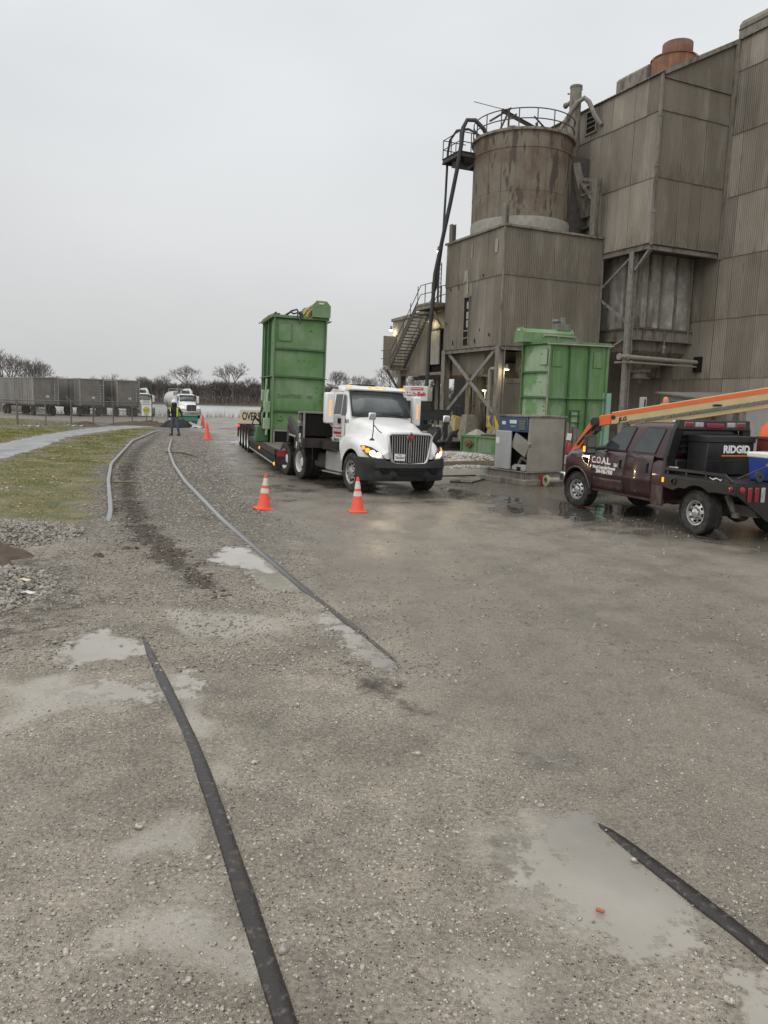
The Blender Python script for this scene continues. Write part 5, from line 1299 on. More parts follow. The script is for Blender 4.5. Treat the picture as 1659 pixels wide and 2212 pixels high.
    mb.loft(rings); bu = mb.build('bumper', bm_, t, bevel=.02, smooth=35)
    if bumper == 'black':
        mb = MB(); mb.prism([(-.45, .67), (.45, .67), (.33, .50), (-.33, .50)], 1.16, 1.19, 'YZ'); mb.build('lower_grille', M['dark'], bu, bevel=.01)
        for k in range(4):
            mb = MB(); mb.bb((1.185, -.40 + .02 * k, .63 - .037 * k), (1.20, .40 - .02 * k, .645 - .037 * k)); mb.build('grille_slat', M['blackplastic'], bu)
        for sd in (1, -1):
            mb = MB(); mb.prism([(sd * .56, .68), (sd * .86, .64), (sd * .76, .55), (sd * .60, .56)], 1.07, 1.15, 'YZ'); mb.build('fog_recess', M['dark'], bu, bevel=.01)
            mb = MB(); mb.lathe([(.05, 0), (.05, .02)], (0, 0, 0), axis='X', n=14, cap=True); o = mb.build('tow_recess', M['dark'], bu); o.location = (1.14, sd * .45, .43)
    else:
        mb = MB(); mb.bb((1.17, -.18, .60), (1.185, .18, .74)); mb.build('number_plate', M['dark'], bu)
    # bonnet mirrors on stalks
    if not far:
        for sd in (1, -1):
            m_ = MB(); m_.tube([(.86, sd * .98, 1.40), (.95, sd * 1.00, 1.60), (1.0, sd * 1.02, 1.92)], .014, 6); m_.tube([(.97, sd * 1.0, 1.75), (.86, sd * .80, 1.60), (.83, sd * .70, 1.55)], .012, 6); hm = m_.build('bonnet_mirror', M['black'], t)
            m_ = MB(); m_.lathe([(.07, 0), (.06, .03), (.02, .06), (.004, .065)], (.86, sd * .98, 1.36), n=14); m_.build('mirror_foot', M['black'], hm, smooth=60)
            m_ = MB(); m_.box((1.01, sd * 1.07, 1.96), (.06, .20, .18)); m_.build('mirror_head', M['chrome'], hm, bevel=.03)
    # chassis and wheels
    for sd in (1, -1):
        m_ = MB(); m_.bb((.8, sd * .36, .55), (-5.3, sd * .46, .82)); m_.build('chassis_rail', M['darksteel'], t)
        wheel(t, (0, sd * 1.0, .50), .50, .28, sd, 'disc', M['alu'], steer=0.0)
        m_ = MB(); rows = []
        for k in range(9):
            a = math.pi * k / 8; rows.append([(.60 * math.cos(a), sd * .70, .50 + .60 * math.sin(a)), (.60 * math.cos(a), sd * 1.12, .50 + .60 * math.sin(a))])
        m_.grid(rows); m_.build('wheel_arch', M['dark'], t, smooth=60)
        for x in (-3.50, -4.78):
            wheel(t, (x, sd * 1.06, .50), .50, .27, sd, 'dual', M['whitedull'])
            wheel(t, (x, sd * .75, .50), .50, .27, sd, 'dual', M['whitedull'])
        m_ = MB(); m_.bb((-2.9, sd * .62, .40), (-2.0, sd * .98, .86)); m_.build('fuel_tank', M['darksteel'], t, bevel=.12, seg=4)
        m_ = MB(); m_.bb((-2.6, sd * .7, .98), (-3.15, sd * 1.14, 1.02)); m_.bb((-2.6, sd * .7, .6), (-2.64, sd * 1.14, 1.0)); m_.build('mudguard', M['blackplastic'], t)
    m_ = MB()
    for x in (0, -3.50, -4.78): m_.cyl((x, -.95, .50), (x, .95, .50), .09, n=10)
    m_.bb((.5, -.45, .35), (-1.9, .45, .9)); m_.bb((-3.2, -.4, .85), (-4.9, .4, 1.0)); m_.build('axles', M['darksteel'], t)
    m_ = MB(); m_.bb((-2.02, -.85, 1.05), (-2.3, .85, 1.5)); m_.build('rear_bulkhead', M['darksteel'], t)
    m_ = MB(); m_.lathe([(.55, 1.08), (.55, 1.14), (.01, 1.16)], (-4.1, 0, 0), n=24); m_.build('fifth_wheel', M['darksteel'], t)
    return t
TRX = R(-62.4)
tr = make_tractor('semi_tractor', 'white day-cab semi tractor with lit headlamps pulling the low trailer', (.10, 19.64, 0.0), TRX, rx=R(-1.0), scale=.965)
# company lettering on its right-hand door (faces the camera), fleet numbers
def door_text(nm, s_, size, mm, x, z, y=-1.022, **k): return text(nm, s_, size, M[mm], tr, (x, y, z), (math.pi / 2, 0, 0), **k)
mb = MB(); mb.bb((-1.42, -1.0165, 1.43), (-.93, -1.021, 1.63)); mb.build('door_logo', M['redletter'], tr)
door_text('door_lettering', 'BARNHART', .118, 'whiteletter', -1.175, 1.53, y=-1.0235, sx=.82, bold=.004)
door_text('door_lettering', 'Crane & Rigging', .05, 'redletter', -1.08, 1.385, y=-1.0205)
door_text('door_lettering', 'USDOT 1536', .095, 'blackletter', -1.22, 1.27, y=-1.0205, sx=.62)
door_text('fleet_number', '#', .12, 'blue', -.66, 1.80, y=-1.0225)
door_text('fleet_number', '3610', .15, 'blackletter', -.43, 1.79, y=-1.085, sx=.75)
# lit cab roof equipment and horn
mb = MB(); mb.bb((-1.2, .1, 2.74), (-1.75, -.45, 2.80)); mb.build('roof_aerial_plate', M['black'], tr, bevel=.02)
mb = MB(); mb.tube([(-1.5, -.92, 2.66), (-1.7, -.98, 2.72), (-2.05, -1.0, 2.78)], [.05, .045, .02], 8); mb.build('air_horn', M['galv'], tr, smooth=60)
# real light from the two headlamps
for sd in (1, -1):
    ldn = bpy.data.lights.new('headlamp_light', 'SPOT'); ldn.energy = 60; ldn.color = (1, .78, .5); ldn.spot_size = R(70); ldn.spot_blend = .8; ldn.shadow_soft_size = .06
    lo_ = bpy.data.objects.new('headlamp_light', ldn); COL.objects.link(lo_); lo_.parent = tr; lo_.location = (1.12, sd * .92, 1.03); lo_.rotation_euler = (0, R(-83), 0)

# ================================================================= low-bed trailer (x forward, frame origin under the deck front on the centre line)
TH = math.atan2(-.966, .2596)          # heading of the trailer
_hd = Vector((.2596, -.966, 0)); _sdv = Vector((.966, .2596, 0))
TO = Vector((-3.37, 23.4, 0)) + _sdv * 1.30
tl = thing('lowbed_trailer', 'dark low-bed trailer with gooseneck carrying the tall green hopper', 'trailer', TO, TH, None, R(-.9))
DZ = .72
mb = MB(); mb.bb((0, -1.24, DZ - .14), (-8.9, 1.24, DZ - .03)); deck = mb.build('deck_frame', M['trailer'], tl)
for k in range(12):
    mb = MB(); mb.bb((-.05, -1.22 + k * .205, DZ - .03), (-8.85, -1.22 + k * .205 + .195, DZ + rng.uniform(0, .008))); mb.build('plank', M['deckwood'], deck)
for sd in (1, -1):
    mb = MB(); mb.bb((0, sd * 1.22, DZ - .16), (-8.9, sd * 1.32, DZ + .01)); mb.bb((.1, sd * 1.22, .24), (-8.9, sd * 1.30, .32)); mb.build('side_beam', M['trailer'], tl)
    mb = MB()
    for k in range(30):
        x = -.1 - k * .29; mb.beam((x, sd * 1.27, .32), (x - .145, sd * 1.27, DZ - .16), .04, .06); mb.beam((x - .29, sd * 1.27, .32), (x - .145, sd * 1.27, DZ - .16), .04, .06)
    mb.build('side_lattice', M['black'], tl)
    mb = MB()
    for k in range(18): mb.bb((-.3 - k * .48, sd * 1.302, .25), (-.55 - k * .48, sd * 1.308, .30))
    mb.build('reflective_tape', M['whitedull'], tl)
mb = MB(); mb.bb((.0, -1.25, .26), (.10, 1.25, .52)); mb.build('deck_nose', M['trailer'], tl); mb = MB(); mb.bb((.0, -1.25, .525), (.12, 1.25, DZ - .02)); mb.build('nose_strip', M['redpaint'], tl)
for (x, z, nm, mm) in ((.06, .30, 'marker_lamp', 'amber'), (-4.4, .52, 'marker_lamp', 'amber')):
    mb = MB(); mb.lathe([(.06, 0), (.05, -.03), (.003, -.045)], (0, 0, 0), axis='Y', n=12); o = mb.build(nm, M[mm], tl, smooth=60); o.location = (x, -1.32, z)
# gooseneck: two side plates rising over the tractor's rear wheels, machinery between them
for sd in (1, -1):
    mb = MB(); mb.prism([(.45, 1.0), (.5, 1.45), (.8, 1.72), (1.1, 1.74), (2.7, 1.30), (3.4, 1.26), (3.4, .98), (2.3, .98), (1.9, 1.16), (1.3, 1.24), (.95, 1.16), (.75, 1.0)], sd * .92, sd * 1.02); gp = mb.build('gooseneck_plate', M['trailer'], tl, bevel=.015)
    for k in range(6):
        x = .75 + k * .3; mb = MB(); mb.bb((x, sd * .915, 1.36 - .05 * k), (x + .09, sd * 1.026, 1.52 - .05 * k)); mb.build('lightening_slot', M['dark'], gp)
    mb = MB()
    for k in range(4): mb.bb((1.0 + k * .35, sd * 1.022, 1.22), (1.18 + k * .35, sd * 1.027, 1.27))
    mb.build('reflective_tape', M['whitedull'], gp)
mb = MB(); mb.bb((.2, -.92, .5), (.5, .92, 1.3)); mb.bb((.5, -.92, 1.35), (2.4, .92, 1.45)); mb.bb((2.0, -.5, 1.0), (3.9, .5, 1.2)); mb.bb((2.4, -.95, 1.0), (3.3, .95, 1.25)); mb.build('gooseneck_bed', M['trailer'], tl)
pk = MB(); pk.bb((2.45, -.95, 1.3), (3.3, .9, 1.9)); pk = pk.build('power_pack_cabinet', M['dark'], tl, bevel=.02)
mb = MB(); mb.bb((2.35, -.98, 1.9), (3.35, .93, 1.94)); mb.bb((2.40, -.985, 1.3), (2.45, -.94, 1.9)); mb.bb((3.30, -.985, 1.1), (3.36, -.94, 1.9)); mb.build('cabinet_trim', M['greysteel'], pk)
mb = MB(); mb.cyl((2.3, -.9, 1.62), (2.3, .6, 1.62), .14, n=14); mb.cyl((2.45, -.98, 1.6), (2.45, -.8, 1.6), .12, n=14); mb.cyl((2.65, -.97, 1.76), (2.65, -.85, 1.76), .11, n=14); mb.bb((2.6, -1.0, 1.55), (3.0, -.9, 1.68)); mb.tube([(2.7, -.97, 1.9), (2.6, -1.0, 1.7), (2.9, -1.0, 1.6)], .03, 6); mb.build('winch_motor', M['greysteel'], pk, smooth=40)
mb = MB(); mb.bb((2.9, -1.03, 1.02), (3.3, -1.028, 1.22)); mb.build('warning_plate', M['genpanel'], tl)
text('trailer_number', '60247', .17, M['whiteletter'], tl, (3.15, -1.04, 1.30), (math.pi / 2, 0, 0), sx=.8)
mb = MB(); mb.bb((2.35, -1.06, .93), (3.25, -1.0, 1.13)); fl_ = mb.build('mud_flap_bracket', M['black'], tl)
mb = MB(); mb.prism([(2.8, 1.13), (2.89, 1.03), (2.8, .93), (2.71, 1.03)], -1.075, -1.062); mb.build('placard', M['whitedull'], fl_)
# rear bogie: four axles, tyres showing above the bolster
bg_ = MB(); bg_.bb((-8.9, -.75, .72), (-15.0, .75, 1.0)); bg_ = bg_.build('bogie_frame', M['trailer'], tl)
for k, x in enumerate((-9.75, -11.2, -12.75, -14.3)):
    for sd in (1, -1):
        wheel(tl, (x, sd * 1.17, .48), .48, .26, sd, 'dual', M['whitedull']); wheel(tl, (x, sd * .82, .48), .48, .26, sd, 'dual', M['whitedull'])
    mb = MB(); mb.cyl((x, -1.1, .48), (x, 1.1, .48), .08, n=10); mb.build('axle', M['darksteel'], bg_)
for x in (-9.0, -10.48, -11.98, -13.5, -15.0):
    mb = MB(); mb.bb((x - .05, -1.34, .90), (x + .05, 1.34, 1.06)); mb.bb((x - .04, -1.34, .42), (x + .04, -1.22, 1.06)); mb.build('bogie_crossmember', M['trailer'], bg_)
for z, y in ((.96, -1.30), (.96, -1.0)):
    mb = MB(); mb.lathe([(.07, 0), (.05, .04), (.003, .05)], (0, 0, 0), axis='X', n=12); o = mb.build('tail_lamp', M['redlit'], tl, smooth=60); o.location = (-14.94, y, z)
bn_ = thing('oversize_banner', 'cream banner reading OVERSI in black at the trailer tail', 'sign', TO - _hd * 14.6 + Vector((0, 0, 1.12)), TH + math.pi / 2, None)
mb = MB(); mb.bb((-1.25, -.03, 0), (1.25, .0, .62)); mb.build('board', M['signcream'], bn_)
lt_ = text('banner_lettering', 'OVERSIZE LOAD', .52, M['blackletter'], bn_, (-1.14, -.034, .31), (math.pi / 2, 0, 0), sx=.9, bold=.012, align='LEFT')
lt_.scale = (.56, 1, 1)
# ================================================================= green hopper units
BW, BD, BH = 1.885, 2.65, 4.43
def green_hopper(name, label, loc, rz, rx, ry, front, side, hatch_x, pale):
    h = thing(name, label, 'hopper', loc, rz); h.rotation_euler = (rx, ry, rz)
    F, S_ = M[front], M[side]
    mb = MB(); mb.bb((.05, .05, .25), (BW - .05, BD - .05, BH - .05)); body = mb.build('body', S_, h)
    # front sheets between ribs
    zs = [.52, 1.2, 2.4, 3.36, BH - .05]
    for i in range(4):
        mb = MB(); z0, z1 = zs[i] + .03, zs[i + 1] - .03; rows = []
        for k in range(7):
            rr_ = []
            for j in range(7):
                bul = -.022 * math.sin(math.pi * k / 6) * math.sin(math.pi * j / 6) * (1 + .4 * math.sin(i * 2 + k))
                rr_.append((.07 + (BW - .14) * j / 6, .045 + bul, z0 + (z1 - z0) * k / 6))
            rows.append(rr_)
        mb.grid(rows); mb.build('sheet', F, h, smooth=60)
    for z in zs[1:4]:
        mb = MB(); mb.bb((.04, -.055, z - .012), (BW - .04, .05, z + .012)); mb.bb((.04, -.06, z - .04), (BW - .04, -.048, z + .012)); mb.build('rib', M['greendark'], h)
    for x in (.0, BW - .05):
        mb = MB(); mb.bb((x, -.06, -.02), (x + .05, .06, BH)); mb.build('corner_angle', S_, h)
        mb = MB(); mb.bb((x, BD - .06, -.02), (x + .05, BD + .06, BH)); mb.build('corner_angle', S_, h)
    # open base bay
    mb = MB(); mb.bb((.1, -.01, .06), (BW - .1, .03, .46)); op = mb.build('base_opening', M['dark'], h)
    mb = MB(); mb.bb((.10, -.03, .46), (BW - .1, .01, .52)); mb.bb((.08, -.04, .02), (BW - .1, .04, .07)); mb.bb((.08, -.04, .05), (.13, .02, .5)); mb.build('base_frame', M['pipe'], op)
    mb = MB(); mb.cyl((.7, .02, .3), (.7, -.06, .3), .13, n=14); mb.cyl((1.1, .02, .24), (1.1, -.05, .24), .16, n=14); mb.build('bearing', M['darksteel'], op, smooth=40)
    mb = MB(); mb.bb((.06, .03, .0), (BW - .06, BD - .03, .25)); mb.build('skid', M['greendark'], h)
    # hatch and rivets on the front
    mb = MB(); mb.bb((hatch_x, .0, 3.62), (hatch_x + .46, .03, 4.20)); ht = mb.build('hatch', F if not pale else M['greenpale'], h, bevel=.006)
    mb = MB(); mb.bb((hatch_x - .012, .004, 3.605), (hatch_x + .475, .018, 4.215)); mb.build('hatch_gasket', M['greendark'], ht)
    mb = MB()
    for k in range(4):
        for xx in (hatch_x + .02, hatch_x + .44): mb.cyl((xx, .0, 3.68 + k * .15), (xx, -.012, 3.68 + k * .15), .012, n=6)
    mb.build('bolt', M['greendark'], ht)
    for x in (.32, .66):
        mb = MB(); mb.prism([(x - .09, .86), (x + .09, .86), (x + .06, 1.02), (x, 1.07), (x - .06, 1.02)], -.02, .02); lug = mb.build('lifting_lug', M['green'], h)
        mb = MB(); mb.cyl((x, -.024, .97), (x, .0, .97), .025, n=10); mb.build('lug_hole', M['dark'], lug)
    mb = MB()
    for x, z in ((.9, 2.98), (1.1, 2.98), (1.32, 2.97), (1.3, 4.02), (1.34, 4.03), (1.6, 1.9), (1.6, 2.05), (1.75, 1.6), (1.58, 1.45), (1.78, 1.85), (1.55, 1.35)): mb.cyl((x, .05, z), (x, -.02, z), .016, n=6)
    mb.build('bolt', M['greendark'], h)
    # long sides: three bays, a mid flange, hatches
    for sx in (0, 1):
        X = 0.0 if sx == 0 else BW; o = -1 if sx == 0 else 1
        for y in (BD / 3, 2 * BD / 3):
            mb = MB(); mb.bb((X - o * .05, y - .012, .3), (X + o * .05, y + .012, BH - .05)); mb.bb((X + o * .04, y - .035, .3), (X + o * .05, y + .012, BH - .05)); mb.build('rib', M['greendark'], h)
        mb = MB(); mb.bb((X - o * .05, .02, 2.36), (X + o * .08, BD - .02, 2.385)); mb.build('mid_flange', M['greysteel'] if sx == 0 else M['green'], h)
        for y in (.12, BD - .65):
            mb = MB(); mb.bb((X - o * .04, y, 3.55), (X + o * .025 - o * .05, y + .42, 4.15)); ht = mb.build('hatch', S_, h, bevel=.006)
            mb = MB(); mb.bb((X - o * .045, y - .015, 3.535), (X - o * .035, y + .435, 4.165)); mb.build('hatch_gasket', M['greendark'], ht)
        if sx == 1:
            mb = MB()
            for z in (.98, 1.45, 1.72): mb.bb((X - o * .05, 1.02, z), (X + o * .06, 1.5, z + .03))
            mb.bb((X - o * .05, 1.05, .98), (X + o * .03, 1.08, 1.9)); mb.bb((X - o * .05, 1.44, .98), (X + o * .03, 1.47, 1.9)); mb.bb((X - o * .05, 1.05, 1.9), (X + o * .03, 1.47, 1.93)); mb.build('bracket_frame', M['greendark'], h)
            mb = MB(); mb.bb((X - o * .05, 1.09, 1.02), (X - o * .035, 1.43, 1.88)); mb.build('inspection_plate', M['greenpale'], h)
            for (y, z, ry_, rz_) in ((.42, 1.85, .26, .32), (2.2, 1.7, .22, .5)):
                mb = MB(); mb.add([(X - o * .047, y + ry_ * math.cos(a) * (1 + .15 * math.sin(3 * a)), z + rz_ * math.sin(a)) for a in [2 * math.pi * k / 20 for k in range(20)]], [tuple(range(20))]); mb.build('primer_patch', M['mint'] if False else M['greendusty'], h)
            mb = MB(); mb.bb((X - .05, BD - .1, .3), (X + .0, BD + .28, 2.6)); mb.build('end_guard', M['mint'], h)
        else:
            mb = MB(); mb.tube([(-.10, .35, .3), (-.10, .35, 1.7), (-.06, .4, 1.9)], .05, 8); mb.tube([(-.12, .75, .2), (-.12, .78, 1.2), (-.1, .7, 1.9), (-.08, .7, 2.3)], .045, 8); mb.build('air_line', M['greenpale'], h, smooth=50)
            for y, z in ((.3, .5), (.3, 1.1), (.95, .7), (.95, 1.5)):
                mb = MB(); mb.bb((-.22, y, z), (.02, y + .22, z + .4)); mb.build('valve_box', M['greenpale'], h, bevel=.02)
            mb = MB(); mb.bb((-.45, .5, .02), (.02, 1.1, .62)); mb.build('gear_case', M['greendark'], h, bevel=.05)
            mb = MB(); mb.tube([(-.30, .55, .6), (-.33, .45, 1.0), (-.25, .5, 1.3), (-.15, .6, 1.15), (-.18, .7, .7)], .035, 8); mb.tube([(-.40, .7, .3), (-.55, .9, .6), (-.45, 1.1, .9), (-.2, 1.2, .7)], .03, 8); mb.build('hydraulic_line', M['black'], h, smooth=60)
    # rim and roof
    mb = MB(); mb.bb((-.06, -.09, BH - .03), (BW + .06, .02, BH + .06)); mb.bb((-.06, BD - .02, BH - .03), (BW + .06, BD + .09, BH + .06)); mb.bb((-.06, .02, BH - .03), (.02, BD - .02, BH + .06)); mb.bb((BW - .02, .02, BH - .03), (BW + .06, BD - .02, BH + .06)); mb.build('top_rim', M['green'], h)
    mb = MB(); mb.bb((.02, .02, BH - .06), (BW - .02, BD - .02, BH + .02)); mb.build('roof', M['greendark'], h)
    mb = MB(); mb.tube([(-.14, -.12, BH - .02), (-.14, BD + .1, BH - .02)], .022, 6); mb.tube([(BW + .09, -.20, BH - .06), (BW + .09, BD + .12, BH - .06)], .028, 8); mb.build('conduit', M['pipe'], h, smooth=50)
    if pale:
        mb = MB(); mb.tube([(BW + .07, -.09, BH - .1), (BW + .07, -.09, .6)], .03, 8); mb.build('down_pipe', M['pipe'], h, smooth=50)
    # hood duct along the right-hand edge
    mb = MB(); rings = []
    hx = -1.25 if pale else 0.0; ya, yb_ = (-.42, 1.85) if pale else (-.18, 2.05)
    for y in (ya, yb_): rings.append([(1.32, y, BH + .06), (1.32, y, BH + .44), (1.45, y, BH + .58), (1.78, y, BH + .58), (1.93, y, BH + .44), (1.93, y, BH + .06)])
    mb.loft(rings); du = mb.build('hood_duct', M['greendusty'], h, bevel=.01)
    for y in (ya - .04, yb_ - .05):
        mb = MB(); mb.prism([(1.30, BH + .06), (1.30, BH + .46), (1.44, BH + .62), (1.80, BH + .62), (1.95, BH + .46), (1.95, BH + .06)], y, y + .06); mb.build('duct_end', M['greendusty'], du)
    mb = MB(); mb.bb((1.52, ya - .055, BH + .50), (1.70, ya - .042, BH + .555)); mb.build('duct_handle_slot', M['whitedull'], du)
    mb = MB(); mb.tube([(1.98, .42, BH + .26), (1.98, .45, BH + .34), (1.98, 1.95, BH + .32), (1.98, 1.97, BH + .15)], .03, 8); mb.tube([(1.98, 1.1, BH + .33), (1.98, 1.1, BH + .1)], .025, 8); mb.build('spray_bar', M['pipe'], du, smooth=50)
    du.location.x = hx
    return h
h1 = green_hopper('green_hopper', 'tall ribbed green steel hopper standing on the low-bed trailer', (-4.09, 27.31, .70), R(17.3), 0, R(1.4), 'greendusty', 'green', .17, False)
text('stencilled_name', 'DIMATTEO', .17, M['fadedletter'], h1, (.62, .008, 1.72), (math.pi / 2, 0, 0), ext=.012, sx=1.0)
text('stencilled_name', 'CO', .13, M['fadedletter'], h1, (1.35, .008, 1.72), (math.pi / 2, 0, 0), ext=.012, sx=1.0)
h2 = green_hopper('green_hopper', 'wide green steel hopper with pale faded end standing in front of the bin house', (5.36, 31.14, .25), R(-67.5), R(.6), R(1.0), 'greenpale', 'green', 1.22, True)
mb = MB(); mb.lathe([(.13, 0), (.13, .28)], (.42, 1.5, BH + .80), n=14, cap=True); mb.lathe([(.09, .0), (.14, .08), (.09, .16)], (.30, 1.25, BH + .85), n=12); mb.cyl((.2, 1.2, BH + .6), (.2, 1.2, BH + 1.05), .05); mb.bb((.18, 1.15, BH + .57), (.58, 1.75, BH + .82)); mb.build('vibrator_motor', M['galv'], h2, smooth=40)
mb = MB(); mb.tube([(-.05, .2, BH), (-.15, .1, BH - .2), (-.1, .12, BH - .5)], .05, 8); mb.bb((-.22, .05, BH - .35), (-.05, .3, BH - .05)); mb.build('junction_box', M['darksteel'], h2)
for x in (.15, 1.5):
    o = MB(); o.bb((x, -.1, -.25), (x + .25, BD + .1, -.02)); o.build('support_timber', M['timber'], h2)
# lifting slings and hoses bundled on the trailer hopper
sl = thing('lifting_slings', 'bundle of yellow webbing slings piled on top of the trailer hopper', 'slings', (-4.09, 27.31, .70)); sl.rotation_euler = (0, R(1.4), R(17.3))
for k in range(11):
    mb = MB(); x0 = .95 + .035 * k; pts = []
    for j in range(9):
        f = j / 8; pts.append((x0 + .42 * f + rng.uniform(-.02, .02), -.02 + .06 * math.sin(k) + .1 * f, BH + .05 + (.34 + .05 * math.sin(k * 1.7)) * math.sin(f * math.pi * .62) - (.12 if j == 8 else 0)))
    for p, q in zip(pts[:-1], pts[1:]): mb.beam(p, q, .10, .018)
    mb.build('sling', M['yellowcloth'], sl)
ch = thing('chain_bundle', 'dark shackle and chain lying on the rim of the trailer hopper', 'chain', (-4.09, 27.31, .70)); ch.rotation_euler = (0, R(1.4), R(17.3))
mb = MB(); mb.tube([(.45, .1, BH + .08), (.6, .0, BH + .22), (.78, -.05, BH + .28), (.9, -.06, BH + .1), (.88, -.10, BH - .1), (.88, -.1, BH - .2)], .035, 8); mb.tube([(.4, .05, BH + .07), (.55, -.05, BH + .18), (.7, .1, BH + .14), (.85, .1, BH + .2), (1.05, .1, BH + .1)], .03, 8); mb.build('chain', M['stick'], ch, smooth=60)
mb = MB(); mb.tube([(.80, -.1, BH + .02), (.80, -.14, BH + .14), (.90, -.14, BH + .2), (.98, -.12, BH + .1), (.94, -.1, BH)], .03, 8); mb.build('shackle', M['darksteel'], ch, smooth=60)
rg_ = thing('roof_hoses', 'rust-brown hoses lying along the left rim of the trailer hopper', 'hose', (-4.09, 27.31, .70)); rg_.rotation_euler = (0, R(1.4), R(17.3))
mb = MB(); mb.tube([(.05, -.05, BH + .1), (.1, .5, BH + .12), (.0, 1.2, BH + .1), (.06, 2.0, BH + .13), (.02, 2.7, BH + .1)], .05, 8); mb.tube([(.2, .2, BH + .1), (.12, 1.0, BH + .13), (.18, 2.4, BH + .1)], .045, 8); mb.build('hose', M['rust2'], rg_, smooth=60)
# low green conveyor boot lying on the ground
gb = thing('green_conveyor_boot', 'low green conveyor casing with bearing lying behind the grey cabinet', 'machine part', (3.75, 37.7, 0), R(-52))
mb = MB(); mb.bb((0, 0, .05), (3.3, .9, .80)); gbb = mb.build('casing', M['green'], gb, bevel=.01)
mb = MB(); mb.bb((-.08, -.06, .74), (3.4, .98, .84)); mb.bb((-.05, -.05, 0), (3.3, .95, .06)); mb.bb((.95, -.05, .05), (1.02, .0, .8)); mb.bb((-.06, -.08, .05), (-.0, .95, .8)); mb.build('flange', M['green'], gb)
mb = MB(); mb.cyl((.5, -.02, .42), (.5, -.14, .42), .20, n=18); mb.cyl((.5, -.14, .42), (.5, -.22, .42), .09, n=14); mb.bb((.22, -.08, .36), (.78, -.01, .48)); mb.build('bearing', M['rust2'], gb, smooth=40)
mb = MB(); mb.bb((2.25, -.02, .15), (3.2, .02, .68)); mb.build('opening', M['dark'], gb)
for k in range(9):
    mb = MB(); mb.bb((1.3 + k * .2, -.08, .84), (1.38 + k * .2, 1.0, .90)); mb.build('roller', M['darksteel'], gb)
mb = MB(); mb.loft([[(.5 - q, .45 - q, z), (.5 + q, .45 - q, z), (.5 + q, .45 + q, z), (.5 - q, .45 + q, z)] for z, q in ((.84, .38), (1.12, .04))]); mb.build('cover_cap', M['pipe'], gb)

# ================================================================= generator cabinet on its skid
ge = thing('equipment_cabinet', 'grey steel equipment cabinet with blue control panel and a loose hanging door on a skid', 'cabinet', (4.06, 22.0, 0), R(31.5))
# local: x along the right-hand side, y along the left-hand (front) side
mb = MB()
for a, c in (((-.25, -.22, 0), (2.2, .0, .16)), ((-.25, 1.6, 0), (2.2, 1.8, .16)), ((-.25, 0, 0), (-.05, 1.6, .16)), ((2.0, 0, 0), (2.2, 1.6, .16))): mb.bb(a, c)
sk = mb.build('skid_base', M['bldsteel'], ge, bevel=.01)
mb = MB(); mb.ibeam((-.12, -.08, .27), (2.0, -.08, .27), .14, .22, .02); mb.ibeam((-.08, 0, .27), (-.08, 1.7, .27), .14, .22, .02); mb.ibeam((-.12, 1.6, .27), (2.0, 1.6, .27), .14, .22, .02); mb.bb((.0, .0, .30), (1.9, 1.55, .38)); mb.build('skid_rail', M['bldsteel'], ge)
mb = MB(); mb.bb((.34, -.16, .02), (.44, -.23, .30)); mb.build('lashing_band', M['redpaint'], ge)
mb = MB(); mb.bb((.03, .0, .38), (1.38, .06, 1.93)); mb.bb((1.32, .06, .38), (1.38, 1.32, 1.93)); mb.bb((.05, 1.26, .38), (1.32, 1.32, 1.93)); case = mb.build('case', M['gencase'], ge, bevel=.012)
mb = MB(); mb.bb((.25, .06, .4), (1.30, 1.26, 1.9)); mb.build('dark_interior', M['dark'], ge)
mb = MB(); mb.bb((-.04, -.03, 1.93), (1.45, 1.40, 1.99)); mb.build('lid', M['bldsteel'], ge, bevel=.01)
mb = MB(); mb.bb((-.03, .04, 1.50), (.06, 1.30, 1.92)); bp_ = mb.build('control_panel', M['blue'], ge, bevel=.02)
mb = MB(); mb.bb((-.045, .10, 1.56), (-.03, .38, 1.86)); pnl = mb.build('gauge_cluster', M['darksteel'], bp_)
for k in range(4):
    for j in range(3):
        mb = MB(); mb.bb((-.052, .12 + j * .085, 1.58 + k * .068), (-.044, .19 + j * .085, 1.63 + k * .068)); mb.build('gauge', M['galv'], pnl)
mb = MB(); mb.bb((-.038, .50, 1.74), (-.031, .80, 1.84)); mb.bb((-.038, .98, 1.70), (-.031, 1.14, 1.80)); mb.build('maker_plate', M['whitedull'], bp_)
text('panel_lettering', 'ROBOX', .085, M['mint'], bp_, (-.036, .64, 1.655), (math.pi / 2, 0, -math.pi / 2), sx=.8, bold=.002)
mb = MB(); mb.bb((-.10, .66, .40), (-.03, 1.34, 1.52)); dr_ = mb.build('front_door', M['genpanel'], ge, bevel=.02)
mb = MB(); mb.bb((-.105, 1.16, 1.14), (-.101, 1.30, 1.32)); mb.build('door_label', M['paper'], dr_)
mb = MB(); mb.beam((.05, .66, 1.28), (.05, .04, .98), .10, .44, (0, .3, 1)); mb.build('fallen_panel', M['gencase'], ge, bevel=.01)
mb = MB(); mb.bb((-.02, .06, .40), (.05, .64, .52)); mb.bb((.02, .06, .52), (.3, .6, .56)); mb.build('sill', M['genpanel'], ge, bevel=.01)
mb = MB(); mb.bb((-.024, .25, .40), (-.018, .42, .50)); mb.build('sill_slot', M['dark'], ge)
mb = MB(); mb.tube([(.12, .5, .55), (.14, .4, .75), (.2, .2, .65)], .05, 8); mb.build('inner_pipe', M['galv'], ge, smooth=50)
for k, (x, d_, h_) in enumerate(((1.48, .06, 1.80), (1.62, .05, 1.70), (1.78, .08, 1.68), (1.92, .05, 1.62))):
    mb = MB(); mb.bb((x, .02, .38), (x + d_ * 1.6, .9, h_)); mb.build('radiator_baffle', M['bldsteel'], ge)
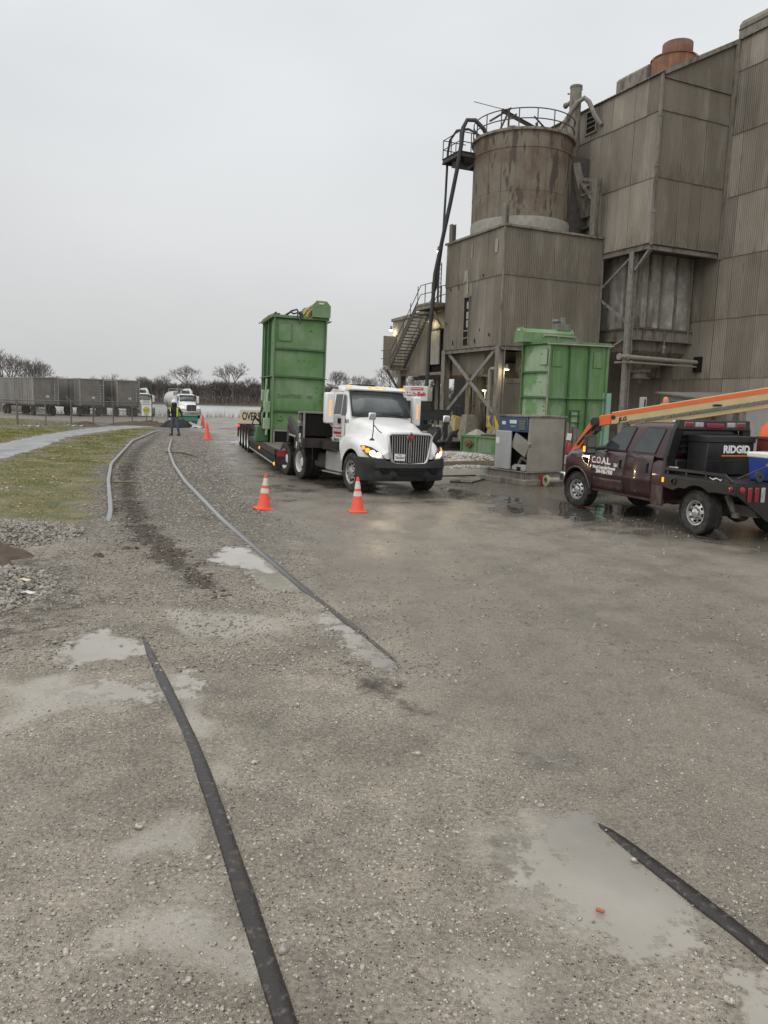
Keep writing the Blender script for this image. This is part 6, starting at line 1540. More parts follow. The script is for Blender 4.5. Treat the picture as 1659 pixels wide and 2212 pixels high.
ex = thing('fire_extinguisher', 'red fire extinguisher hung on the right end of the grey cabinet', 'extinguisher', (5.35, 22.55, .78))
mb = MB(); mb.lathe([(.01, 0), (.075, .01), (.08, .05), (.08, .38), (.05, .45), (.02, .47)], n=18); mb.build('cylinder', M['redpaint'], ex, smooth=50)
mb = MB(); mb.bb((-.02, -.02, .47), (.02, .02, .53)); mb.beam((-.02, 0, .53), (.10, 0, .56), .03); mb.tube([(.02, 0, .5), (.1, 0, .4), (.09, 0, .2)], .012, 6); mb.build('valve', M['galv'], ex)
mb = MB(); mb.box((-.02, -.05, .62), (.14, .02, .20), 0, Matrix.Rotation(.15, 3, 'Y')); mb.build('tag', M['paper'], ex)
fp = thing('flanged_pipe', 'short flanged pipe end lying at the foot of the cabinet skid', 'pipe', (5.05, 22.0, .16), R(200))
mb = MB(); mb.lathe([(.09, -.02), (.09, .5)], axis='X', n=20); mb.lathe([(.08, -.02), (.08, .5)], axis='X', n=20); mb.build('barrel', M['pipe'], fp, smooth=50)
mb = MB(); mb.lathe([(.085, .46), (.16, .46), (.16, .51), (.085, .51), (.085, .46)], axis='X', n=20); mb.build('flange', M['creamdark'], fp, smooth=30)
bk = thing('bucket', 'grey plastic bucket standing left of the cabinet skid', 'bucket', (3.12, 23.9, .0))
mb = MB(); mb.lathe([(.01, .0), (.13, .0), (.155, .30), (.17, .31), (.16, .34), (.175, .35), (.165, .38), (.15, .38), (.13, .05)], n=24); mb.build('pail', M['genpanel'], bk, smooth=40)
mb = MB(); mb.tube([(.165 * math.cos(a), .0, .34 - .2 * math.sin(a)) for a in [math.pi * k / 8 for k in range(9)]], .006, 5); mb.build('handle', M['galv'], bk)
tm = tag(MB().bb((0, 0, 0), (2.6, .22, .2)).build('timber_baulk', M['timber'], bevel=.015), 'weathered square timber lying on the ground beyond the white tractor', 'timber'); tm.location = (1.9, 27.7, 0); tm.rotation_euler = (0, 0, R(31))
heap('rubble_heap', 3.0, 31.6, 1.5, 1.9, .26, M['rubble'], 0, .3, 'pale broken rubble heaped between the white tractor and the grey cabinet', 'rubble heap', 8)
heap_stones('rubble_stones', 3.0, 31.6, 1.7, 2.1, .27, 1500, .05, .3, M['rubble'], 'pale broken stones of the rubble heap', 18)
heap_stones('rubble_fines', 3.0, 27.9, .9, .5, .05, 300, .035, .5, M['rubble'], 'scattered pale rubble by the timber baulk', 19)
for i, pts in enumerate(([(1.2, 23.6, .03), (2.2, 24.2, .02), (2.9, 24.6, .02)], [(1.9, 22.2, .02), (2.5, 22.1, .02), (3.0, 23.2, .03)])):
    mb = MB(); mb.tube(pts, .022, 6); mb.cyl(pts[0], Vector(pts[0]) + Vector((.3, .1, 0)), .04, n=6); tag(mb.build('ground_cable', M['black'], smooth=60), ('black cable on the ground running to the cabinet skid', 'black cable end lying in front of the cabinet skid')[i], 'cable')

# ================================================================= traffic cones
def cone(loc, h, label, tilt=(0, 0), collars=True, rz=0):
    c = thing('traffic_cone', label, 'cone', loc, rz, 'orange traffic cones'); s_ = h / .71; c.rotation_euler = (tilt[0], tilt[1], rz)
    mb = MB(); mb.loft([[(x * q * s_, y * q * s_, z * s_) for x, y in ((-.18, -.16), (-.16, -.18), (.16, -.18), (.18, -.16), (.18, .16), (.16, .18), (-.16, .18), (-.18, .16))] for z, q in ((0, 1), (.022, 1), (.032, .95))]); mb.build('base', M['cone'], c, bevel=.004)
    R_ = lambda z: (.135 - .112 * z / .71) * s_
    mb = MB(); mb.lathe([(.15 * s_, .025 * s_), (R_(.05), .06 * s_), (R_(.69), .69 * s_), (.018 * s_, .71 * s_), (.012 * s_, .70 * s_)], n=28); mb.build('body', M['cone'], c, smooth=50)
    if collars:
        for z0, z1 in ((.325, .42), (.475, .62)):
            mb = MB(); mb.lathe([(R_(z0) + .004, z0 * s_), (R_(z1) + .004, z1 * s_)], n=28); mb.build('collar', M['collar'], c, smooth=50)
    return c
cone((-2.48, 15.65, .0), .735, 'leaning orange cone with dirty white collars beside the rail', (R(1), R(4)), rz=.4)
cone((-.55, 15.6, .0), .72, 'upright orange cone with two white collars before the white tractor', rz=.2)
cone((-9.98, 43.06, 0), .93, 'plain orange cone without collars near the trailer tail', collars=False)
cone((-14.57, 61.42, 0), 1.0, 'farthest small orange cone by the green tote', collars=False)
# ================================================================= maroon flat-bed pickup (x forward, y left; left side faces the camera)
PK = R(109.52)
pu = thing('flatbed_pickup', 'maroon crew-cab pickup with black flatbed and headache rack', 'pickup', (5.914, 15.933, 0), PK, None, 0)
FA, RA, WR = 1.92, -1.92, .40
def side_y(z):
    if z < .8: return .955 + .025 * (z - .45) / .35
    if z < 1.0: return .98
    return .98 - .05 * (z - 1.0) / .35
def arch_z(x, base):
    r = .50; d_ = x - FA
    return max(base, .40 + math.sqrt(r * r - d_ * d_)) if abs(d_) < r else base
XS = [2.52, 2.45, 2.40, 2.36, 2.3, 2.2, 2.08, 1.92, 1.76, 1.64, 1.54, 1.48, 1.42, 1.36, 1.2, 1.0, .6, .2, -.3, -.7, -1.0]
rows = []
for x in XS:
    f = min(1, max(0, (2.52 - x) / 1.4)); top = 1.24 + .14 * f ** .5 if x > 1.1 else 1.36
    base = arch_z(x, .52 if x < 1.5 else .62); nose = .90 if x > 2.5 else (.97 if x > 2.44 else 1.0)
    ring_ = []
    for z in (base, base + (0.85 - base) * .5, .85, .90, 1.05, 1.2 if x < 2.3 else 1.12):
        ring_.append((x, side_y(max(z, base)) * nose, max(z, base)))
    ring_ += [(x, .84 * nose, top - .03), (x, .72 * nose, top + .005), (x, .55 * nose, top - (.0 if x > 1.2 else 0)), (x, .45 * nose, top + .025), (x, 0.15, top + .035)]
    rows.append(ring_ + [(p[0], -p[1], p[2]) for p in reversed(ring_)])
mb = MB(); mb.grid(rows); mb.add(rows[0], [tuple(range(len(rows[0])))]); mb.add(rows[-1], [tuple(range(len(rows[-1])))])
body = mb.build('body', M['maroon'], pu, smooth=38)
for sd in (1, -1):       # wheel arch lip and liner
    mb = MB(); pts = [(FA + .51 * math.cos(a), sd * (side_y(.40 + .51 * math.sin(a)) + .012), .40 + .51 * math.sin(a)) for a in [R(8 + 164 * k / 14) for k in range(15)]]
    mb.tube(pts, .028, 8); mb.build('arch_lip', M['maroon'], body, smooth=60)
    mb = MB(); mb.grid([[(FA + .50 * math.cos(a), sd * .55, .40 + .50 * math.sin(a)), (FA + .50 * math.cos(a), sd * .95, .40 + .50 * math.sin(a))] for a in [math.pi * k / 10 for k in range(11)]]); mb.build('wheel_well', M['dark'], body, smooth=60)
# greenhouse
def gr(z, xf, xr, y): return [(xf, y * .82, z), (xf - .10, y * .95, z), (xf - .28, y, z), (xr + .06, y, z), (xr, y * .93, z), (xr, -y * .93, z), (xr + .06, -y, z), (xf - .28, -y, z), (xf - .10, -y * .95, z), (xf, -y * .82, z)]
mb = MB(); mb.loft([gr(1.30, 1.20, -1.0, .925), gr(1.40, 1.06, -1.0, .915), gr(1.86, .47, -.98, .80), gr(1.92, .38, -.97, .77), gr(1.965, .22, -.93, .70), gr(1.985, .05, -.85, .55)])
gh = mb.build('greenhouse', M['maroon'], pu, bevel=.015, smooth=40)
yz = lambda z: .922 - (z - 1.40) * .25 + .004
for sd in (1, -1):
    def pane(nm, poly, mm, th=.014, out=.0):
        n = len(poly); m_ = MB(); m_.add([(x, sd * (yz(z) + out), z) for x, z in poly] + [(x, sd * (yz(z) + out - th), z) for x, z in poly], [tuple(range(n)), tuple(range(2 * n - 1, n - 1, -1))] + [(i, (i + 1) % n, (i + 1) % n + n, i + n) for i in range(n)])
        return m_.build(nm, M[mm], gh)
    p1 = [(1.06, 1.385), (.98, 1.47), (.52, 1.83), (.45, 1.865), (.17, 1.872), (.13, 1.85), (.28, 1.39)]
    p2 = [(.02, 1.41), (.04, 1.39), (-.62, 1.39), (-.64, 1.42), (-.76, 1.84), (-.73, 1.865), (-.26, 1.87), (-.22, 1.85)]
    for nm, p in (('front_window', p1), ('rear_window', p2)):
        cx = sum(a for a, _ in p) / len(p); cz = sum(a for _, a in p) / len(p)
        pane('window_seal', [(cx + (a - cx) * 1.06, cz + (c - cz) * 1.09) for a, c in p], 'black')
        pane(nm, p, 'glass', out=.005)
    def door(nm, x0, x1, z0, z1):
        m_ = MB(); zs_ = [z0, .62, .80, .835, .87, 1.0, 1.12, 1.25, z1]; out_ = [.0, .002, .006, .016, .006, .006, .006, .006, .004]
        m_.grid([[(x, sd * (side_y(z) + o_ + .003), z) for x in (x0, (x0 + x1) / 2, x1)] for z, o_ in zip(zs_, out_)])
        return m_.build(nm, M['maroondirty'] if False else M['maroon'], body, smooth=50, solid=.012)
    fd = door('front_door', 1.36, .24, .50, 1.335); rd = door('rear_door', .22, -.62, .50, 1.335)
    for d_, x in ((fd, .34), (rd, -.52)):
        m_ = MB(); m_.bb((x, sd * .985, 1.0), (x + .05, sd * 1.02, 1.18)); m_.build('handle', M['blackplastic'], d_, bevel=.008)
        m_ = MB(); m_.bb((x - .02, sd * .988, .985), (x + .09, sd * .992, 1.20)); m_.build('handle_recess', M['black'], d_)
    for x in (1.37, .23, -.63):
        m_ = MB(); m_.tube([(x, sd * (side_y(z) + .004), z) for z in (.5, .7, .85, 1.0, 1.2, 1.34)], .006, 5); m_.build('door_gap', M['black'], body)
    m_ = MB(); m_.prism([(1.36, .44), (-1.0, .44), (-1.0, .54), (1.36, .54)], sd * .86, sd * .945); m_.build('sill', M['maroondirty'], body, bevel=.01)
    m_ = MB(); m_.grid([[(x, sd * (side_y(z) + .008), z) for x in (1.30, .95, .6, .3)] for z in (.51, .6, .7, .79)]); m_.build('road_dirt_panel', M['maroondirty'], body, smooth=60, solid=.004)
    m_ = MB(); m_.bb((-.66, sd * .93, .40), (-.98, sd * .985, .78)); m_.build('cab_corner', M['maroondirty'], body, bevel=.01)
    m_ = MB(); m_.bb((1.36, sd * .78, .34), (1.48, sd * .97, .66)); m_.build('mud_flap', M['black'], body)
    # fender vent
    m_ = MB(); m_.prism([(1.44, 1.20), (1.72, 1.20), (1.75, 1.12), (1.58, 1.00), (1.46, .95)], sd * .972, sd * .998); fv = m_.build('fender_vent', M['chrome'], body, bevel=.006)
    m_ = MB(); m_.prism([(1.47, 1.15), (1.68, 1.15), (1.70, 1.12), (1.57, 1.03), (1.48, 1.00)], sd * .99, sd * 1.003); m_.build('vent_slot', M['dark'], fv)
    # mirror
    m_ = MB(); m_.tube([(1.02, sd * .90, 1.40), (1.10, sd * 1.10, 1.38)], .05, 8); ma_ = m_.build('mirror_arm', M['blackplastic'], body, smooth=60)
    m_ = MB(); m_.box((1.15, sd * 1.20, 1.45), (.13, .26, .42)); mh = m_.build('mirror_housing', M['blackplastic'], ma_, bevel=.035, seg=3)
    m_ = MB(); m_.bb((1.078, sd * 1.10, 1.40), (1.084, sd * 1.30, 1.62)); m_.bb((1.078, sd * 1.10, 1.28), (1.084, sd * 1.30, 1.37)); m_.build('mirror_glass', M['glassgrey'], mh)
    m_ = MB(); m_.bb((1.12, sd * 1.325, 1.30), (1.20, sd * 1.337, 1.42)); m_.build('mirror_lamp', M['amber'], mh)
    m_ = MB(); m_.prism([(2.40, 1.13), (2.52, 1.13), (2.53, .93), (2.45, .93)], sd * .70, sd * .94); m_.build('headlamp', M['clearlamp'], body, bevel=.01)
# windscreen, front end
mb = MB(); mb.grid([[(1.215, -.74, 1.345), (1.25, 0, 1.35), (1.215, .74, 1.345)], [(.50, -.64, 1.865), (.53, 0, 1.88), (.50, .64, 1.865)]]); mb.build('windscreen', M['glassgrey'], gh, smooth=60, solid=.01)
mb = MB(); mb.bb((-1.0, -.6, 1.42), (-1.012, .6, 1.82)); mb.build('rear_glass', M['glass'], gh)
mb = MB(); mb.bb((2.50, -.62, .86), (2.54, .62, 1.16)); mb.build('grille', M['darksteel'], body, bevel=.01)
mb = MB(); mb.bb((2.45, -.96, .52), (2.68, .96, .74)); mb.build('front_bumper', M['chrome'], pu, bevel=.04, seg=3)
mb = MB(); mb.bb((-.35, -.45, 1.985), (-.85, .35, 2.03)); mb.build('roof_light_bar', M['whitedull'], gh, bevel=.02)
# chassis
for sd in (1, -1):
    mb = MB(); mb.bb((2.3, sd * .38, .42), (-2.8, sd * .48, .60)); mb.build('chassis_rail', M['darksteel'], pu)
mb = MB(); mb.cyl((FA, -.9, .40), (FA, .9, .40), .07, n=12); mb.cyl((RA, -.9, .40), (RA, .9, .40), .08, n=12); mb.lathe([(.01, -.2), (.16, -.14), (.2, 0), (.16, .14), (.01, .2)], (RA, 0, .40), axis='X', n=16); mb.bb((1.3, -.3, .35), (-.5, .3, .55)); mb.build('axles', M['darksteel'], pu, smooth=40)
mb = MB(); mb.tube([(-2.3, .45, .42), (-2.2, .55, .75)], .06, 10); mb.cyl((-2.35, .45, .36), (-2.35, .45, .46), .09, n=10); mb.build('shock_absorber', M['greysteel'], pu, smooth=40)
for sd in (1, -1):
    wheel(pu, (FA, sd * .84, WR), WR, .28, sd, 'steel', M['steelrim'], steer=R(8) , lugs=True)
    wheel(pu, (RA, sd * .86, WR), WR, .28, sd, 'steel', M['steelrim'], lugs=True)
# flatbed
fb = MB(); fb.bb((-.98, -1.0, .98), (-2.85, 1.0, 1.03)); fb = fb.build('flatbed_deck', M['black'], pu)
for sd in (1, -1):
    ol = [(-.92, 1.0), (-2.86, 1.0), (-2.86, .82), (-2.42, .82), (-2.22, .80)] + [(RA + .50 * math.cos(a), .42 + .47 * math.sin(a)) for a in [R(125 - 70 * k / 8) for k in range(9)]] + [(-1.45, .80), (-1.30, .74), (-.92, .80)]
    m_ = MB(); m_.prism(ol, sd * .93, sd * 1.01); m_.build('side_skirt', M['black'], fb, bevel=.008)
    m_ = MB(); m_.bb((-1.05, sd * .97, 1.11), (-2.55, sd * 1.0, 1.16)); m_.beam((-2.55, sd * .985, 1.14), (-2.75, sd * .985, 1.02), .03, .05)
    for x in (-1.1, -1.6, -2.1, -2.5): m_.bb((x, sd * .975, 1.0), (x - .04, sd * .995, 1.12))
    m_.build('side_rail', M['black'], fb)
    m_ = MB(); m_.bb((-1.0, sd * 1.01, .87), (-1.05, sd * 1.022, .96)); m_.build('side_marker', M['amber'], fb)
    m_ = MB(); m_.lathe([(.07, .0), (.07, .02), (.045, .025)], (0, 0, 0), axis='Y', n=18); o = m_.build('fuel_cap', M['blackplastic'], fb, smooth=40); o.location = (-1.32, sd * 1.01, .91); o.scale = (1, sd, 1)
    m_ = MB(); m_.lathe([(.05, 0), (.045, .015), (.003, .022)], (0, 0, 0), axis='Y', n=16); o = m_.build('side_lamp', M['redlamp'], fb, smooth=50); o.location = (-2.75, sd * 1.012, .92); o.scale = (1, sd, 1)
# sloping tail board carrying the rear lamps
mb = MB(); mb.prism([(-.3, .36), (.3, .36), (1.0, .82), (1.0, 1.01), (-1.0, 1.01), (-1.0, .82)], -2.90, -2.865, 'YZ'); tb = mb.build('tail_board', M['black'], fb)
for sd in (1, -1):
    mb = MB(); mb.lathe([(.055, 0), (.05, -.02), (.003, -.03)], (0, 0, 0), axis='X', n=16); o = mb.build('tail_lamp', M['redlit' if False else 'redpaint'], tb, smooth=50); o.location = (-2.902, sd * .92, .92)
    for y, mm in ((.76, 'redlamp'), (.61, 'redlamp'), (.47, 'clearlamp')):
        mb = MB(); mb.box((-2.912, sd * y, .83), (.03, .085, .26)); mb.build('tail_lamp', M[mm], tb, bevel=.03, seg=3)
# headache rack
hr = MB()
for sd in (1, -1):
    hr.loft([[(x - .05, sd * y, z), (x + .05, sd * y, z), (x + .05, sd * (y - .22), z), (x - .05, sd * (y - .22), z)] for x, y, z in ((-1.0, .99, 1.0), (-1.0, .99, 1.32), (-1.08, .92, 1.85), (-1.10, .84, 2.03))])
hr.loft([[(-1.05, y, 1.86), (-1.05, y, 2.05), (-1.15, y, 2.06), (-1.16, y, 1.86)] for y in (-.86, .86)]); hr.bb((-1.02, -.80, 1.0), (-1.10, .80, 1.30)); hr = hr.build('headache_rack', M['black'], pu, bevel=.02)
mb = MB()
for z in (1.42, 1.54, 1.66, 1.76): mb.bb((-1.04, -.74, z), (-1.08, .74, z + .03))
mb.build('rack_slat', M['black'], hr)
for y, mm in ((.62, 'redlamp'), (.38, 'clearlamp'), (-.38, 'clearlamp'), (-.62, 'redlamp')):
    mb = MB(); mb.box((-1.165, y, 1.965), (.03, .19, .085)); rl = mb.build('rack_lamp', M[mm], hr, bevel=.03, seg=3)
    mb = MB(); mb.box((-1.158, y, 1.965), (.02, .22, .11)); mb.build('lamp_bezel', M['galv'], rl, bevel=.03, seg=3)
mb = MB(); mb.box((-1.165, 0, 1.95), (.03, .42, .09)); mb.build('brake_lamp', M['redlamp'], hr, bevel=.035, seg=3)
# door lettering (reads front to back on the left side, so it runs along -x)
def pt(s_, size, mm, x, z, **k): return text('door_lettering', s_, size, M[mm], pu, (x, side_y(z) + .016, z), (math.pi / 2, 0, math.pi), **k)
pt('C.O.A.L.', .19, 'whiteletter', 1.03, 1.115, bold=.006, sx=1.02)
pt('LLC', .095, 'whiteletter', .485, 1.06, bold=.003)
pt('Mining & Construction Personnel', .092, 'whiteletter', .90, .975, sx=.64, bold=.003)
pt('304-936-1930', .115, 'whiteletter', .88, .885, sx=.90, bold=.004)
mb = MB(); mb.beam((1.45, side_y(1.11) + .022, 1.125), (.98, side_y(1.10) + .022, 1.105), .006, .012); mb.build('door_stripe', M['orangeletter'], pu)

# ----------------------------------------------------------------- load on the flatbed
def on_pick(name, label, cat, loc, rz=0.0):
    m = Matrix.Translation((5.914, 15.933, 0)) @ Matrix.Rotation(PK, 4, 'Z')
    return thing(name, label, cat, m @ Vector(loc), PK + rz)
tb_ = on_pick('job_box', 'large black steel job box on the pickup flatbed behind the rack', 'tool box', (-1.36, .03, 1.035))
mb = MB(); mb.bb((-.28, -.54, .02), (.24, .54, .62)); mb.build('chest', M['black'], tb_, bevel=.01)
mb = MB(); mb.bb((-.30, -.56, .62), (.26, .56, .74)); mb.build('lid', M['black'], tb_, bevel=.012)
mb = MB(); mb.bb((-.29, -.54, .27), (-.278, .54, .29)); mb.build('seam', M['blackplastic'], tb_)
text('box_lettering', 'RIDGID', .19, M['whiteletter'], tb_, (-.286, -.13, .49), (math.pi / 2, 0, -math.pi / 2), bold=.008, sx=.98)
mb = MB(); mb.bb((-.282, -.45, .365), (-.287, .21, .39)); mb.build('box_stripe', M['orangeletter'], tb_)
rb = on_pick('red_bin', 'dark red steel bin standing on the far side of the flatbed', 'bin', (-1.75, -.86, 1.035))
mb = MB(); mb.loft([[(-.30, -.12, z), (.30, -.12, z), (.30, .10, z), (-.30, .10, z)] for z in (0, .70)]); mb.bb((-.33, -.14, .68), (.33, .12, .74)); mb.build('shell', mat('dark_red_bin', (.16, .035, .02), (.12, .03, .02), rough=.6), rb, bevel=.01)
co = on_pick('cool_box', 'blue cool box with white lid strapped on the flatbed tail', 'cooler', (-2.55, -.10, 1.035))
mb = MB(); mb.loft([[(-.24 - q, -.46 - q, z), (.24 + q, -.46 - q, z), (.24 + q, .32 + q, z), (-.24 - q, .32 + q, z)] for z, q in ((0, 0), (.40, .03))]); cb = mb.build('chest', M['coolerblue'], co, bevel=.03, seg=3)
mb = MB(); mb.bb((-.29, -.51, .40), (.29, .37, .50)); mb.build('lid', M['coolerwhite'], co, bevel=.03, seg=3)
mb = MB(); mb.bb((-.28, .05, .32), (-.255, .27, .36)); mb.build('grip', M['coolerblue'], cb)
mb = MB(); mb.bb((-.265, .13, .20), (-.258, .24, .30)); mb.build('latch_plate', M['coolerwhite'], cb)
mb = MB(); mb.lathe([(.03, 0), (.02, -.03), (.004, -.035)], (0, 0, 0), axis='X', n=10); o = mb.build('drain_plug', M['blackplastic'], cb, smooth=50); o.location = (-.262, .185, .25)
sp = on_pick('tie_down_strap', 'grey ratchet strap running from the cool box lid to the flatbed edge', 'strap', (-2.55, 0, 1.035))
mb = MB(); mb.beam((-.31, -.10, .52), (-.30, .25, .33), .035, .008); mb.beam((-.30, .25, .33), (-.05, .75, .05), .035, .008); mb.beam((-.30, -.10, .515), (.3, -.1, .515), .035, .008); mb.build('webbing', M['stick'], sp)
mb = MB(); mb.box((-.27, .30, .30), (.04, .10, .05)); mb.build('ratchet', M['galv'], sp)
gl = on_pick('strap_roll', 'small coiled black strap beside the cool box', 'strap', (-2.72, .40, 1.035))
mb = MB(); mb.lathe([(.02, -.03), (.09, -.03), (.09, .03), (.02, .03)], (0, 0, .09), axis='X', n=20); mb.build('coil', M['hose'], gl, smooth=40)
rg2 = on_pick('rag', 'crumpled white rag on the flatbed side rail', 'rag', (-2.35, .955, 1.035))
mb = MB(); mb.grid([[(.18 * (i / 6 - .5) * 2 * .9, .05 * (j / 3 - .5), .012 + .02 * math.sin(i * 1.9 + j)) for j in range(4)] for i in range(7)]); mb.build('cloth', M['paper'], rg2, smooth=60, solid=.01)
bt = on_pick('bottle', 'clear bottle lying behind the flatbed front rail', 'bottle', (-1.2, .82, 1.13), .6)
mb = MB(); mb.lathe([(.005, 0), (.04, .0), (.042, .16), (.02, .20), (.015, .24), (.005, .24)], axis='X', n=14); mb.build('shell', M['clearlamp'], bt, smooth=50)
ck = on_pick('wheel_chock', 'black wheel chock wedged behind the pickup rear wheel', 'chock', (-2.34, .80, 0))
mb = MB(); mb.prism([(.12, 0), (.02, .17), (-.03, .17), (-.16, .0)], -.10, .10); mb.build('wedge', M['rubber'], ck, bevel=.012)
mb = MB(); mb.prism([(.04, .03), (0, .11), (-.08, .03)], .095, .105); mb.tube([(-.1, .1, .02), (-.2, .25, .015), (.1, .4, .012), (.3, .3, .012)], .008, 5); mb.build('rope', M['black'], ck)

# ================================================================= boom lift behind the pickup
bl = thing('boom_lift', 'orange and cream telescopic boom lift parked behind the maroon pickup', 'boom lift', (9.6, 18.35, 0), math.atan2(20.5 - 18.3, 5.45 - 9.05))
# local x runs along the boom towards its tip
def LB(x, y, z): return (x, y, z)
Lx = math.hypot(9.6 - 5.45, 18.35 - 20.5)
z0, z1 = 2.74, 1.86        # boom axis heights at the turret end and at the tip
def bz(x): return z0 + (z1 - z0) * (x / Lx) + .02
mb = MB(); mb.loft([[(x, y, bz(x) + dz) for y, dz in ((-.13, -.14), (.13, -.14), (.13, .18), (-.13, .18))] for x in (-.9, Lx - .45)]); bm_ = mb.build('boom_inner_section', M['cream'], bl, bevel=.012)
mb = MB(); mb.loft([[(x, y, bz(x) + dz) for y, dz in ((.131, .05), (.140, .05), (.140, .155), (.131, .155))] for x in (-.9, Lx - .45)]); mb.build('boom_stripe', M['jlgorange'], bm_)
mb = MB(); mb.loft([[(x, y, bz(x) + dz) for y, dz in ((-.12, -.32), (.14, -.32), (.14, -.20), (-.12, -.20))] for x in (-.9, 2.3, Lx - .95)]); mb.build('cable_tray', M['cream'], bm_, bevel=.008)
for k in range(58):     # cable chain links along the tray
    x = -.6 + k * .076
    if x > Lx - .8: break
    mb = MB(); mb.box((x, .17, bz(x) - .155), (.066, .035, .075), 0, Matrix.Rotation(.22 + (.25 if k % 2 else -.25), 3, 'Y')); mb.build('chain_link', M['galv'], bm_)
for x in (1.55, 1.6):
    mb = MB(); mb.bb((x, .135, bz(x) - .10), (x + .16, .15, bz(x) - .06)); mb.build('wear_pad', M['black'], bm_)
text('boom_lettering', 'JLG', .14, M['blackletter'], bm_, (Lx - .74, .135, bz(Lx - .74) - .05), (math.pi / 2, R(-12), math.pi), bold=.006, shear=.25)
# tip fork, knuckle and jib
mb = MB(); mb.loft([[(x, y, bz(x) + dz) for y, dz in ((-.12, -.14), (.12, -.14), (.12, .14), (-.12, .14))] for x in (Lx - .45, Lx - .12)]); tip = mb.build('boom_tip', M['jlgorange'], bl, bevel=.02)
mb = MB(); mb.cyl((Lx - .5, -.15, bz(Lx) + .13), (Lx - .5, .15, bz(Lx) + .13), .06, n=12); mb.cyl((Lx - .02, -.16, bz(Lx)), (Lx - .02, .16, bz(Lx)), .12, n=16); mb.bb((Lx - .15, -.1, bz(Lx) - .25), (Lx + .1, .1, bz(Lx) + .08)); mb.build('knuckle', M['black'], tip, smooth=40, bevel=.01)
mb = MB()
for y in (-.09, .09): mb.beam((Lx + .05, y, bz(Lx) - .06), (Lx + .55, y, 1.0), .06, .16, (1, 0, .3))
mb.beam((Lx + .55, 0, 1.0), (Lx + .45, 0, .62), .24, .12); mb.beam((Lx + .45, 0, .62), (Lx + .0, .25, .5), .2, .12); jb = mb.build('jib', M['jlgorange'], bl, bevel=.01)
mb = MB(); mb.tube([(Lx - .05, .14, bz(Lx) - .05), (Lx + .2, .16, bz(Lx) - .35), (Lx + .42, .14, 1.25)], .03, 8); mb.tube([(Lx - .1, 0, bz(Lx) - .2), (Lx + .32, 0, 1.2)], .05, 8); mb.build('jib_cylinder', M['black'], jb, smooth=50)
# platform basket
bk_ = MB()
for zz in (.25, .7, 1.1): bk_.tube([(Lx - .55, .2, zz), (Lx + .25, .2, zz), (Lx + .25, 1.4, zz), (Lx - .55, 1.4, zz), (Lx - .55, .2, zz)], .025, 6)
for x in (Lx - .55, Lx + .25):
    for y in (.2, 1.4): bk_.cyl((x, y, .2), (x, y, 1.1), .025, n=6)
bk_.bb((Lx - .57, .18, .18), (Lx + .27, 1.42, .24)); bk_.build('platform', M['darksteel'], bl)
# turret and chassis
mb = MB(); rings = []
for x, q, zt in ((-1.35, .50, 1.95), (-1.0, .72, 2.12), (.35, .72, 2.12), (.62, .62, 1.9)): rings.append([(x, -q, 1.0), (x, -q, zt - .32), (x, -q * .7, zt), (x, q * .7, zt), (x, q, zt - .32), (x, q, 1.0)])
mb.loft(rings); mb.build('engine_hood', M['jlgorange'], bl, bevel=.03)
mb = MB(); mb.bb((-1.4, -.75, .82), (.6, .75, 1.02)); mb.cyl((-.4, 0, .6), (-.4, 0, .85), .5, n=24); mb.build('turntable', M['black'], bl)
mb = MB(); mb.prism([(-.9, 1.9), (-.3, 1.9), (-.35, 2.75), (-.85, 2.8)], -.2, .2); mb.build('boom_post', M['cream'], bl, bevel=.02)
mb = MB(); mb.bb((-1.6, -.7, .42), (1.0, .7, .66)); mb.build('chassis', M['jlgorange'], bl, bevel=.03)
for x in (-1.25, .70):
    for sd in (1, -1): wheel(bl, (x, sd * .95, .45), .45, .32, sd, 'disc', M['cream'])
M['beacon'] = mat('orange_beacon_lens', (0.62, 0.22, 0.09), rough=.3)
bc = thing('beacon', 'orange rotating beacon on a short grey post above the boom', 'beacon', (8.6, 24.0, 0))
mb = MB(); mb.cyl((0, 0, 0), (0, 0, 2.45), .045, n=8); mb.bb((-.12, -.1, 2.28), (.05, .1, 2.46)); mb.build('post', M['genpanel'], bc)
mb = MB(); mb.lathe([(.09, 0), (.09, .10), (.06, .17), (.005, .19)], (0, 0, 2.46), n=16); mb.build('lens', M['beacon'], bc, smooth=50)
sp2 = thing('pipe_post', 'short pale slotted post standing behind the boom left of the beacon', 'post', (7.9, 24.0, 0))
mb = MB(); mb.bb((-.09, -.07, 0), (.09, .07, 2.62)); mb.build('post', M['genpanel'], sp2, bevel=.01)
mb = MB(); mb.bb((.02, -.075, 2.25), (.06, -.069, 2.55)); mb.build('slot', M['dark'], sp2)
# grey shed against the plant wall
sh = thing('shed', 'small grey shed with a brown lean-to roof against the plant wall', 'shed', (10.9, 30.6, 0), BR)
mb = MB(); mb.bb((0, -1.5, 0), (4.5, 0, 2.62)); mb.build('wall', M['shedgrey'], sh)
mb = MB(); mb.add([(-.25, -1.8, 2.68), (-.25, .25, 2.90), (4.6, .25, 3.0), (4.6, -1.8, 2.78), (-.25, -1.8, 2.74), (-.25, .25, 2.96), (4.6, .25, 3.06), (4.6, -1.8, 2.84)], [(0, 1, 2, 3), (4, 5, 6, 7), (0, 1, 5, 4), (1, 2, 6, 5), (2, 3, 7, 6), (3, 0, 4, 7)]); mb.build('roof', M['shedroof'], sh)
mb = MB(); mb.prism([(-1.5, 2.62), (0, 2.62), (0, 2.86), (-1.5, 2.70)], 0, 4.4, 'YZ'); mb.build('gable', M['shedgrey'], sh)
mb = MB()
for k in range(6): mb.bb((-.012, -1.45 + k * .28, .1), (.0, -3.88 + k * .28, 2.6))
mb.build('batten', M['bldsteel'], sh)
